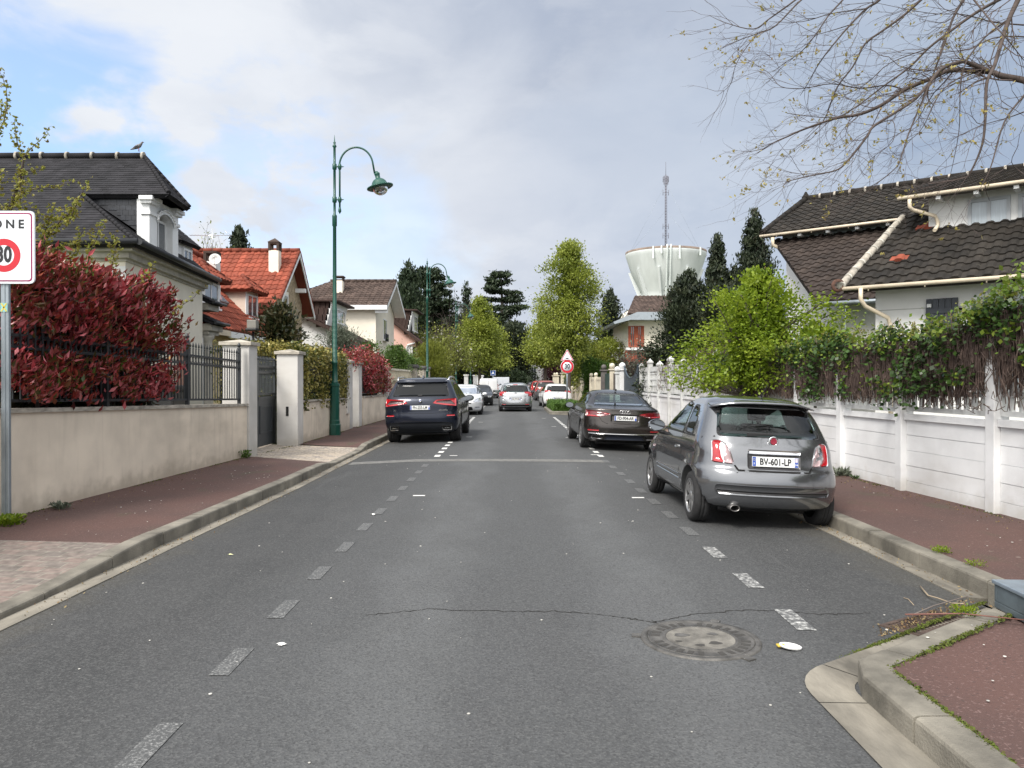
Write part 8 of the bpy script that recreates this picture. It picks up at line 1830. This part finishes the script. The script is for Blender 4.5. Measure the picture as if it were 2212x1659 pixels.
# ivy, vine and heather screen along the white wall
def ztop_ivy(y): return pl(y, [5.0, 8.3, 8.9, 9.5, 10, 11, 12.8, 15, 17, 20.5], [2.55, 2.55, 2.48, 2.33, 2.25, 2.27, 2.28, 2.2, 2.25, 2.2])
def screen():
    t = thing('vine_screen', 'ivy and vine tangle over a dead heather screen on the near white wall', 'climbing plants', (5.4, 12, 1.2)); rr = random.Random(4); g = MB()
    nb = 9500
    for i in range(nb):
        y = rr.uniform(5.2, 20.2) if rr.random() < .8 else rr.uniform(9, 17); zb = 1.28 + rr.random() ** 2 * .8; ln = rr.uniform(.3, .9); zb = max(zb, 1.8 + .1 * rr.random()) if min(abs(y - 1.83 * k - 8.86) for k in range(-2, 8)) < .11 else zb; zt = min(ztop_ivy(y) - .08, zb + ln + rr.uniform(0, .7)); zb = max(zb, zt - ln)
        if y > 18 and rr.random() < (y - 18) / 3: continue
        x = WRx(y) - .01 - rr.uniform(-.05, .055); g.tube([(x, y, zb), (x - rr.uniform(-.02, .03), y + rr.uniform(-.06, .06), (zb + zt) / 2), (x, y + rr.uniform(-.10, .10), zt)], [.0055, .005, .003], 3, cap=False)
    g.build('heather_twigs', mat('heather', (.060, .038, .032), .95, var=.5, vs=8, col2=(.13, .09, .075)), t)
    g = MB()
    for i in range(520):
        y = rr.uniform(5.4, 27); z = rr.uniform(1.25, 2.3 if y < 20 else 2.25); x = WRx(y) - .045; pts = [(x, y, z)]
        if y > 19 and rr.random() < .35: continue
        for k in range(6): y += rr.uniform(-.14, .14); z += rr.uniform(-.2, .16); z = max(1.3, min(2.5, z)); pts.append((x - rr.uniform(0, .06), y, z))
        g.tube(pts, .0045, 4, cap=False)
    for i in range(260):       # dry tangle on top of the openwork
        y = rr.uniform(16.5, 22.5); x = WRx(y) + rr.uniform(-.1, .15); z = 2.15; pts = [(x, y, z)]
        for k in range(6): y += rr.uniform(-.18, .18); z += rr.uniform(-.05, .14); pts.append((x + rr.uniform(-.1, .1), y, min(2.62, z)))
        g.tube(pts, .005, 4, cap=False)
    g.build('bare_stems', mat('dry_vine', (.10, .07, .055), .9, var=.4, vs=8), t)
    rg = np.random.default_rng(6); C = []; cl = []
    while len(cl) < 430:
        y = 5.2 + 15 * rg.uniform() ** 1.15; zt = ztop_ivy(y); f = rg.uniform() * (.36 if min(abs(y - 1.83 * k - 8.86) for k in range(-2, 8)) < .12 else 1); z = zt - abs(rg.normal()) * .14 if f < .36 else rg.uniform(1.36, zt)
        if f >= .36:
            d = .5 + .5 * math.sin(y * 1.9 + 1.1) + .35 * math.sin(y * 4.3)     # patches of ivy, gaps of bare screen
            if rg.uniform() > d * (.9 if y < 13.5 else .35) + (.25 if y < 9 else 0): continue
        cl.append((WRx(y) - .06 - abs(rg.normal()) * .06 + (.12 * abs(rg.normal()) if z > zt - .2 else 0), y, max(1.36 if y > 9 else 1.2, z)))
    C = np.concatenate([np.array(c) + rg.normal(size=(26, 3)) * [.04, .13, .10] for c in cl]); leaves('ivy_leaves', L_IVY, C, .062, t, .85, -.3, 7, dirs=np.tile([-.8, -.2, -.1], (len(C), 1)))
    cl = []
    while len(cl) < 250: y = rg.choice([rg.uniform(5.2, 9.7), rg.uniform(5.2, 9.7), rg.uniform(9, 14), rg.uniform(13, 18.5)]); zt = ztop_ivy(y) + .06 * math.sin(y * 3.3); cl.append((WRx(y) + rg.normal() * .16 + .02, y, zt - .02 + rg.normal() * .10 + (.12 if y < 9 else 0)))
    for k in range(46): y = rg.uniform(5.4, 17); cl.append((WRx(y) - .09, y, rg.uniform(1.5, 2.3)))
    C = np.concatenate([np.array(c) + rg.normal(size=(17, 3)) * [.05, .10, .07] for c in cl]); leaves('vine_leaves', L_IVY2, C, .062, t, .8, .1, 8)
    g = MB(); C = []
    for i in range(150):
        y = rr.uniform(5.4, 15); z = ztop_ivy(y) - .05; x = WRx(y); pts = [(x, y, z)]; a = rr.uniform(-1, 1)
        for k in range(7): z += rr.uniform(.0, .055); y += a * .04 + rr.uniform(-.03, .03); x += rr.uniform(-.03, .03); pts.append((x, y, z)); C += [(x, y, z)] * 2
        g.tube(pts, [.003] * 7 + [.0015], 4, cap=False)
    g.build('shoots', mat('green_stem', (.16, .17, .06), .7), t); C = np.array(C) + rg.normal(size=(len(C), 3)) * .02; leaves('shoot_leaves', L_YEL, C, .038, t, .6, .2, 12)
screen()
# bare tree over the right corner
def bare_tree():
    t = thing('tree', 'bare spring tree reaching in from the upper right with tiny yellow buds', 'tree', (7.1, 6.6, .1))
    def Z(x, y): return (1508.7 + .318 * x, .318 * y)
    lines = [([(2330, 590), (2212, 545), (2060, 515), (1990, 490), (1860, 480), (1700, 480), (1600, 525), (1400, 610), (1250, 710), (1100, 775), (950, 800), (850, 830), (700, 885), (600, 930), (510, 970), (400, 1040)], 7.0, 7.6, .034, .004),
        ([(1990, 490), (1840, 430), (1780, 420), (1650, 470), (1580, 550), (1450, 690), (1200, 850), (1150, 920), (1050, 1050), (950, 1150), (800, 1185), (650, 1220), (590, 1238)], 7.1, 6.5, .022, .003),
        ([(2240, -160), (2170, 0), (2110, 130), (2060, 280), (2010, 450), (1960, 560), (1950, 800), (1930, 980), (1860, 1150), (1800, 1210), (1560, 1250)], 6.6, 6.2, .026, .003),
        ([(1900, -150), (1800, 0), (1730, 120), (1690, 240), (1640, 380), (1590, 520), (1555, 650), (1600, 720)], 7.4, 7.2, .017, .003),
        ([(2160, -60), (2040, 0), (1880, 90), (1700, 220), (1560, 330), (1430, 460), (1250, 590), (1050, 740), (900, 800), (600, 770)], 7.8, 8.2, .02, .003),
        ([(1350, -150), (1230, 0), (1140, 60), (1030, 170), (910, 310), (820, 430), (740, 570), (690, 650)], 6.9, 7.2, .014, .002), ([(1060, -100), (980, 0), (880, 110), (800, 230), (700, 350), (600, 420), (500, 490)], 7.6, 7.8, .011, .002),
        ([(850, -80), (700, 0), (520, 180), (400, 230), (290, 270), (160, 330)], 7.2, 7.5, .011, .002), ([(800, -120), (660, 0), (480, 130), (370, 200), (190, 160), (75, 110)], 6.8, 7, .010, .002),
        ([(1640, -120), (1510, 0), (1400, 100), (1250, 210), (1130, 300), (1050, 450), (950, 580), (900, 700), (860, 800), (800, 880), (620, 1040)], 7.3, 7.5, .015, .002),
        ([(2300, 560), (2212, 650), (2080, 830), (2000, 1100), (1950, 1250), (1980, 1360)], 6.4, 6.2, .012, .002), ([(1800, -90), (1870, 0), (2000, 160), (2100, 270), (2212, 410)], 6.2, 6.0, .010, .003),
        ([(1140, 60), (900, 95), (700, 150), (480, 150)], 6.9, 7.1, .006, .002), ([(2110, 130), (1950, 250), (1820, 420), (1780, 600), (1770, 900), (1700, 1250)], 6.6, 6.9, .010, .002),
        ([(1990, 520), (1880, 560), (1760, 640)], 7.1, 7.0, .012, .003), ([(1400, 610), (1280, 580), (1100, 600), (900, 570), (720, 600), (560, 590), (480, 500), (370, 430)], 7.4, 7.6, .008, .002),
        ([(1580, 550), (1440, 880), (1390, 1030), (1350, 1130), (1200, 1250), (1050, 1310)], 6.7, 6.6, .009, .002), ([(1560, 330), (1300, 430), (1150, 560), (1000, 640), (800, 660)], 7.8, 7.6, .006, .002), ([(1030, 170), (900, 210), (780, 240), (640, 240)], 7, 7.1, .005, .0015),
        ([(1200, 850), (1320, 820), (1320, 960), (1170, 1080), (1160, 1140)], 7, 7, .005, .0015), ([(400, 230), (320, 330), (250, 450), (220, 570), (130, 650)], 7.3, 7.3, .005, .0015), ([(1860, 480), (1650, 620), (1500, 900), (1300, 1010)], 6.9, 6.8, .007, .0015), ([(2400, 300), (2212, 250), (2000, 260), (1850, 330), (1600, 360), (1330, 360)], 7.0, 7.3, .009, .002),
        ([(2212, 170), (2000, 150), (1800, 100), (1560, 90), (1200, 20)], 7.3, 7.6, .008, .002), ([(2212, 1180), (2130, 1100), (2180, 980)], 6.3, 6.3, .004, .0015), ([(2212, 760), (2100, 800), (1900, 860), (1700, 960)], 6.3, 6.6, .006, .0015)]
    g = MB(); g2 = MB(); rr = random.Random(12); buds = []
    trunk = [(7.1, 6.6, 0), (7.0, 6.6, 1.8), (6.85, 6.7, 3.3), (6.4, 6.9, 4.9), (6.1, 7.1, 6.4)]; gt = MB(); gt.tube(trunk, [.19, .16, .14, .10, .06], 12); gt.build('trunk', M_BARK, t)
    e = P(*Z(2330, 590), 7.0); gt2 = MB(); gt2.tube([Vector((6.9, 6.68, 2.9)), Vector((6.2, 6.8, 3.4)), e], [.08, .06, .043], 8)
    for a, b in (((6.4, 6.9, 4.9), P(*Z(2240, -160), 6.6)), ((6.3, 7, 5.4), P(*Z(2160, -60), 7.8)), ((6.2, 7, 5.8), P(*Z(1350, -150), 6.9)), ((6.2, 7.0, 5.9), P(*Z(1640, -120), 7.3)), ((6.2, 7.0, 6.0), P(*Z(800, -120), 6.9)), ((6.2, 7.0, 5.7), P(*Z(1900, -150), 7.4))): limb(gt2, a, b, .045, .02, 5, .04, .05, sides=7)
    gt2.build('limbs', M_TWIG, t)
    def twig(p, d, ln, r, depth):
        pts = [p]; n = 5; q = p.copy(); d = d.normalized()
        for i in range(n):
            d = (d + Vector((rr.uniform(-.32, .32), rr.uniform(-.25, .25), rr.uniform(-.30, .26) + .02))).normalized(); q = q + d * ln / n; pts.append(q.copy())
            if depth > 0 and i > 0 and rr.random() < .62: twig(q.copy(), (d + Vector((rr.uniform(-.9, .6), rr.uniform(-.5, .5), rr.uniform(-.8, .55)))), ln * rr.uniform(.35, .6), r * .6, depth - 1)
        g2.tube(pts, [lerp(r, r * .4, i / n) for i in range(n + 1)], 4, cap=False)
        if rr.random() < .22: buds.extend([pts[-1]] * rr.choice([1, 2, 3, 5]))
    for pts, Ya, Yb, r0, r1 in lines:
        n = len(pts); W_ = []; sm = []
        for i in range(n - 1):
            for k in range(4):
                f = (i + k / 4) / (n - 1); a = pts[max(0, i - 1)]; b = pts[i]; c = pts[i + 1]; d = pts[min(n - 1, i + 2)]; u = k / 4
                cr = [.5 * ((2 * b[j]) + (-a[j] + c[j]) * u + (2 * a[j] - 5 * b[j] + 4 * c[j] - d[j]) * u * u + (-a[j] + 3 * b[j] - 3 * c[j] + d[j]) * u ** 3) for j in (0, 1)]
                sm.append((cr, f))
        sm.append((pts[-1], 1))
        W_ = [P(*Z(*p), lerp(Ya, Yb, f) + .12 * math.sin(f * 7 + Ya)) for p, f in sm]; rs = [lerp(r0, r1, f ** .8) for p, f in sm]
        g.tube(W_, rs, 8 if r0 > .012 else 5)
        for i in range(3, len(W_) - 1):
            d = (W_[i + 1] - W_[i - 1]).normalized(); k = 2 if rr.random() < .45 else 1
            for _ in range(k):
                if rr.random() < .42: twig(W_[i].copy(), d + Vector((rr.uniform(-.8, .35), rr.uniform(-.6, .6), rr.uniform(-.8, .75))), rr.uniform(.2, .65), max(.0022, rs[i] * .32), 2 if rs[i] > .004 else 1)
    g.build('branches', M_TWIG, t); g2.build('twigs', mat('fine_twig', (.075, .055, .05), .85, var=.3, vs=15), t)
    B = np.array([tuple(b) for b in buds]); B = B + np.random.default_rng(2).normal(size=B.shape) * .012; leaves('buds', L_BUD, B, .034, t, .5, .1, 4)
bare_tree()
# climbing plum with upright leafy shoots at the left
def shoots():
    t = thing('tree', 'young tree with upright yellow-green leafy shoots behind the zone 30 sign', 'tree', (PX(20, 10.6), 10.6, .1))
    def Z1(x, y): return (x * .248, 274.3 + y * .248)
    def Z2(x, y): return (x * .4821 / 1.8228, 109.7 + y * .4821 / 1.8228)
    base = P(20, 760, 10.6); ls = [([(40, 700), (60, 560), (80, 470), (100, 385), (140, 330), (205, 240)], 10.6, .035), ([(52, 345), (40, 300), (35, 275)], 10.6, .012), ([(56, 338), (44, 310)], 10.6, .01)]
    L_ = [([Z1(40, 1300), Z1(110, 690), Z1(180, 500), Z1(215, 330), Z1(225, 265)], .030, 1), ([Z1(225, 265), Z1(170, 160), Z1(150, 20), Z1(140, -60)], .008, 1), ([Z1(225, 265), Z1(300, 180), Z1(380, 110), Z1(455, 0)], .007, .6), ([Z1(190, 560), Z1(330, 545), Z1(480, 525), Z1(620, 490), Z1(715, 470)], .008, .5),
          ([Z1(230, 390), Z1(300, 375), Z1(400, 370)], .006, .8), ([Z1(330, 1150), Z1(430, 950), Z1(540, 820), Z1(640, 740), Z1(700, 660)], .014, 2), ([Z1(600, 850), Z1(690, 650), Z1(735, 560), Z1(745, 500), Z1(800, 460)], .008, .8), ([Z1(380, 980), Z1(440, 820), Z1(490, 690)], .008, 1.5), ([Z1(420, 1100), Z1(560, 1050), Z1(690, 980), Z1(745, 890)], .009, 1.2),
          ([Z1(760, 1240), Z1(800, 1080), Z1(860, 960), Z1(900, 830)], .009, 1.3), ([Z1(980, 1230), Z1(1010, 1080), Z1(1015, 930)], .007, 1.4), ([Z1(1260, 1330), Z1(1310, 1240), Z1(1350, 1190)], .006, 1.0), ([Z1(1490, 1620), Z1(1600, 1550), Z1(1700, 1480), Z1(1765, 1395)], .006, .5), ([Z1(620, 1180), Z1(660, 1090), Z1(700, 1000)], .007, 1.2), ([Z1(330, 900), Z1(340, 760), Z1(320, 700)], .007, 1),
          ([Z1(-60, 700), Z1(30, 690), Z1(100, 720)], .01, 1.2), ([Z1(-40, 620), Z1(0, 520), Z1(20, 380)], .01, 1.3), ([Z2(-20, 780), Z2(20, 640), Z2(45, 590), Z2(75, 480), Z2(70, 320), Z2(40, 230), Z2(0, 140)], .009, .7), ([Z2(-5, 700), Z2(30, 500), Z2(40, 420)], .008, 1.4), ([Z1(170, 1000), Z1(190, 700), Z1(200, 480), Z1(235, 400)], .010, 1.7), ([Z1(40, 1100), Z1(180, 1130), Z1(330, 1150)], .02, .3), ([Z1(200, 1500), Z1(330, 1150), Z1(420, 1100)], .02, .3), ([Z1(540, 1400), Z1(620, 1180), Z1(760, 1240), Z1(980, 1230)], .012, .3), ([Z1(980, 1500), Z1(1260, 1330)], .01, .2)]
    g = MB(); C = []; rr = random.Random(6)
    g.tube([(base.x, 10.6, 0), base, P(*Z1(40, 1300), 10.6)], [.07, .05, .035], 8); g.build('trunk', M_BARK, t); g = MB()
    for pts, r, dn in L_:
        Y = 10.6 + rr.uniform(-.3, .3) if dn > .3 else 10.6; W_ = []
        for i in range(len(pts) - 1):
            for k in range(5): W_.append(P(lerp(pts[i][0], pts[i + 1][0], k / 5) + rr.uniform(-.6, .6), lerp(pts[i][1], pts[i + 1][1], k / 5), Y))
        W_.append(P(*pts[-1], Y)); n = len(W_); g.tube(W_, [lerp(r, r * .3, i / n) for i in range(n)], 5)
        for i in range(n - 1):
            L0 = (W_[i + 1] - W_[i]).length; m = max(1, int(L0 * 95 * dn))
            for k in range(m): p = W_[i].lerp(W_[i + 1], rr.random()); s = .018 + .022 * dn * min(1, (i / n) + .3); C.append((p.x + rr.gauss(0, s), p.y + rr.gauss(0, s), p.z + rr.gauss(0, s * .8)))
    g.build('branches', M_TWIG, t); C = np.repeat(np.array(C), 2, 0) + np.random.default_rng(3).normal(size=(len(C) * 2, 3)) * .008; leaves('leaves', L_YEL, C, .052, t, .7, .1, 14, fold=True)
shoots()
# weeds, moss lines, litter
def tuft(label, x, y, z, r, n, mt, leaf, seed, name='weed', up=1.0, asp=.25, cat='weed'):
    rg = np.random.default_rng(seed); k = np.clip(rg.normal(size=(n, 3)), -1.25, 1.25); C = np.array([x, y, z]) + np.stack([k[:, 0] * r, k[:, 1] * r, np.abs(k[:, 2]) * r * .7 + .01], 1); o = leaves(name, mt, C, leaf, None, asp, up, seed); o['label'] = label; o['category'] = cat
tuft('bright green weeds at the foot of the zone 30 sign', PX(15, 8.2), 8.2, .1, .10, 420, L_SPR, .05, 1, asp=.5)
tuft('sparse weed sprouting from the foot of the long cream wall', PX(127, 9.1), 9.15, .12, .06, 130, L_OLI, .07, 2)
tuft('green weed clump at the foot of the tallest pillar', PX(520, 15.2), 15.2, .12, .13, 300, L_SHR, .06, 3, asp=.5)
tuft('tall wild weed against the white post right of the small grey car', 5.33, 12.3, .12, .10, 160, L_OLI, .10, 4)
tuft('dead leaf weed on the red pavement by the white wall', 5.37, 11.9, .12, .04, 60, L_IVY, .06, 5)
tuft('small moss and grass tuft on the right kerb edge', 3.92, 6.95, .08, .05, 220, L_SPR, .022, 6, asp=.4)
tuft('second tiny grass tuft on the right kerb edge', 3.93, 6.45, .08, .05, 160, L_SPR, .02, 7, asp=.4)
tuft('green moss patch by the blue-grey steel box', 2.95, 4.95, .13, .05, 260, L_SPR, .02, 8, asp=.5)
C = []; rg = np.random.default_rng(4)
ins = off_path(BP, -.175)
for i in range(len(ins) - 1):
    a, b = Vector(ins[i]), Vector(ins[i + 1]); L_ = (b - a).length; n = int(L_ * 700); f = rg.uniform(0, 1, n); d = (b - a) / max(L_, 1e-6)
    keep = np.sin((f * L_ + i) * 6) + rg.normal(size=n) * .6 > -.6
    C.append(np.stack([a.x + (b.x - a.x) * f + rg.normal(size=n) * .011, a.y + (b.y - a.y) * f + rg.normal(size=n) * .011, np.full(n, .131)], 1)[keep])
og = off_path(BP, .262)
for i in range(len(og) - 1):
    a, b = Vector(og[i]), Vector(og[i + 1]); L_ = (b - a).length; n = int(L_ * (650 if a.y > 4.2 else 130)); f = rg.uniform(0, 1, n)
    C.append(np.stack([a.x + (b.x - a.x) * f + rg.normal(size=n) * .010, a.y + (b.y - a.y) * f + rg.normal(size=n) * .010, np.full(n, -.008)], 1))
for s, n in ((-1, 2600), (1, 2200)):
    y = rg.uniform(5.6, 30, n) ** 1.0; w = np.array([(WLx(k) + .03) if s < 0 else WRx(k) - .03 for k in y]); kp = np.sin(y * 2.3) + np.sin(y * 5.1) > .1; C.append(np.stack([w + (-s) * np.abs(rg.normal(size=n)) * .035, y, np.full(n, .124)], 1)[kp])
leaves('moss', M_MOSS, np.concatenate(C), .018, None, .8, 0, 4, kind='stuff')
g = MB(); rr = random.Random(8)
for i in range(90):
    u = rr.random(); x = rr.uniform(-3.3, 3.4); y = 3.2 + 14 * u ** 1.3; s = rr.uniform(.003, .011); g.ball((x, y, zroad(x) + .003), s, 6, 0, (1, 1, .35))
for i in range(40): x = rr.uniform(2, 5.3); y = rr.uniform(3.3, 5) if x < 4 else rr.uniform(3.5, 11); g.ball((x, y, .135 if y < 5 else .115), rr.uniform(.004, .012), 6, 0, (1, 1, .3))
for i in range(50): y = rr.uniform(7.6, 14); x = rr.uniform(WLx(y) + .1, -3.8); g.ball((x, y, .112), rr.uniform(.004, .011), 6, 0, (1, 1, .3))
g.build('grit', mat('pale_grit', (.42, .41, .38), .8, var=.4, vs=3), kind='stuff')
C = []
for s, n, lo, hi in ((-1, 420, 5.5, 22), (1, 420, 5.4, 16)):
    y = rg.uniform(lo, hi, n); x = np.array([(XL(k) - GW + .03) if s < 0 else 3.72 for k in y]) - s * np.abs(rg.normal(size=n)) * .12; C.append(np.stack([x, y, np.array([zroad(q) for q in x]) + .012], 1))
    y = rg.uniform(lo, hi, n); x = np.array([(WLx(k) + .05) if s < 0 else WRx(k) - .05 for k in y]) - s * np.abs(rg.normal(size=n)) * .22; C.append(np.stack([x, y, np.full(n, .126)], 1))
x = rg.uniform(2.4, 3.5, 260); C.append(np.stack([x, 4.95 + (x - 2.4) * .72 + np.abs(rg.normal(size=260)) * .07, np.full(260, -.012)], 1))
leaves('leaf_litter', leafmat('dead_leaf', [(.10, .055, .025), (.20, .13, .06), (.28, .22, .11), (.06, .04, .025)], .1, .8), np.concatenate(C), .022, None, .5, 0, 33, kind='stuff')
def litter(name, label, x, y, r, m, seed, cat='litter'):
    rg = np.random.default_rng(seed); z = zroad(x) + .004; bm = bmesh.new(); n = 14; ring = [bm.verts.new((x + r * (1 + .35 * rg.normal()) * math.cos(2 * math.pi * i / n), y + r * .8 * (1 + .35 * rg.normal()) * math.sin(2 * math.pi * i / n), z + abs(rg.normal()) * .006)) for i in range(n)]
    c = bm.verts.new((x, y, z + .014)); c2 = bm.verts.new((x, y, z))
    for i in range(n): bm.faces.new((ring[i], ring[(i + 1) % n], c)); bm.faces.new((ring[(i + 1) % n], ring[i], c2))
    g = MB(); g.bm(bm); bm.free(); o = g.build(name, m); o['label'] = label; o['category'] = cat
mp = mat('white_paper', (.72, .72, .70), .7, var=.05)
litter('paper_scrap', 'torn white paper scrap on the asphalt, lower left of centre', PX(607, 4.78), 4.78, .035, mp, 1); litter('paper_scrap', 'small white scrap beside the worn left dashes', PX(806, 9.4), 9.4, .04, mp, 2); litter('paper_scrap', 'tiny yellowish scrap left of the worn dashes', PX(498, 7.35), 7.35, .018, mat('yellow_scrap', (.6, .6, .35), .7), 3)
t = thing('crushed_cup', 'crushed white and yellow plastic lid on the road left of the build-out kerb', 'litter', (PX(1707, 4.7), 4.7, 0)); g = MB(); A = Matrix.Translation((PX(1709, 4.7), 4.7, .008)) @ Matrix.Rotation(R(8), 4, 'Y'); g.lathe([(.002, .004), (.055, .006), (.060, .016), (.066, .014), (.062, 0), (.002, 0)], n=20, M=A @ Matrix.Diagonal((1.05, .8, 1, 1)), cap=False); g.build('lid', mp, t); g = MB(); g.bbox((PX(1690, 4.7) - .025, 4.69, .012), (PX(1690, 4.7) + .025, 4.73, .024), .005); g.build('label_piece', mat('yellow_foil', (.6, .42, .06), .5), t)
def stick(label, pts, r, m=None): g = MB(); rr = random.Random(len(label)); g.tube([(x, y, zz) for x, y, zz in pts], [r * (1 - .5 * i / len(pts)) for i in range(len(pts))], 6); o = g.build('stick', m or mat('dead_wood', (.30, .24, .17), .85, var=.3)); o['label'] = label; o['category'] = 'stick'
gz = lambda u, v, h=.01: (PX(u, 1.70 * 1659 / (v - 821)), 1.70 * 1659 / (v - 821), -.045 + h)
stick('long pale dead twig leaning onto the drain grate', [gz(1991, 1275, .02), gz(2008, 1295, .02), gz(2030, 1304, .03), gz(2060, 1318, .04), gz(2085, 1325, .06)], .007)
stick('thin curved twig lying over the drain grate', [gz(1975, 1347, .05), gz(2020, 1330, .06), gz(2060, 1318, .06), gz(2095, 1320, .10)], .006, mat('grey_twig', (.13, .11, .10), .85))
stick('short dark twig on the asphalt right of the worn dashes', [gz(1755, 1287), gz(1790, 1283), gz(1800, 1272), gz(1830, 1268)], .005, bpy.data.materials['grey_twig'])
stick('tiny pale twig left of the long twig', [gz(1955, 1297), gz(1965, 1300), gz(1977, 1313)], .004)
stick('reddish rod lying across the kerb of the build-out towards the steel box', [(2.55, 4.93, .14), (2.9, 4.9, .155), (3.3, 4.75, .15)], .006, mat('red_rod', (.16, .07, .055), .7))
# a few things behind the railings
t = thing('wheelie_bin', 'black bin behind the black railings near the tall pillar', 'bin', (-6.4, 14.6, .1)); g = MB(); g.bbox((-6.75, 14.3, .1), (-6.25, 14.9, 1.45), .04); g.bbox((-6.8, 14.25, 1.45), (-6.2, 14.95, 1.55), .03); g.build('body', M_BLK, t)
t = thing('wood_plank', 'orange wooden board leaning behind the black railings near the tall pillar', 'board', (-6.3, 14.6, .1)); g = MB(); g.prism([(-6.9, 1.55), (-6.9, 1.65), (-6.15, 2.1), (-6.15, 2.0)], 1, 14.0, 14.04); g.build('board', mat('orange_wood', (.42, .24, .10), .7, var=.2), t)
t = thing('wooden_trellis', 'dark brown wooden trellis post behind the railings beside the tall pillar', 'trellis', (-6.5, 15.6, .1)); g = MB(); g.bbox((-6.75, 15.6, .1), (-6.6, 15.7, 2.55), .01); [g.bbox((-7.2, 15.62, 1.3 + k * .12), (-6.75, 15.66, 1.36 + k * .12), .005) for k in range(6)]; g.build('frame', mat('brown_wood', (.08, .04, .03), .8, var=.3), t)
t = thing('garden_light', 'square floodlight on the roof edge above the tall pillar', 'lamp', (-6.3, 17, 2.6)); p = P(545, 703, 20.0); g = MB(); g.bbox((p.x - .12, 19.95, p.z - .08), (p.x + .12, 20.2, p.z + .14), .02); g.bbox((p.x - .14, 19.9, p.z - .14), (p.x + .14, 20.2, p.z - .08), .02, 1); g.build('housing', [mat('lamp_body', (.2, .19, .17), .6), M_BLK], t)
g = MB(); g.tube([(p.x, 20.1, 0), (p.x, 20.1, p.z - .15)], .03, 6); g.build('pole', M_BLK, t)
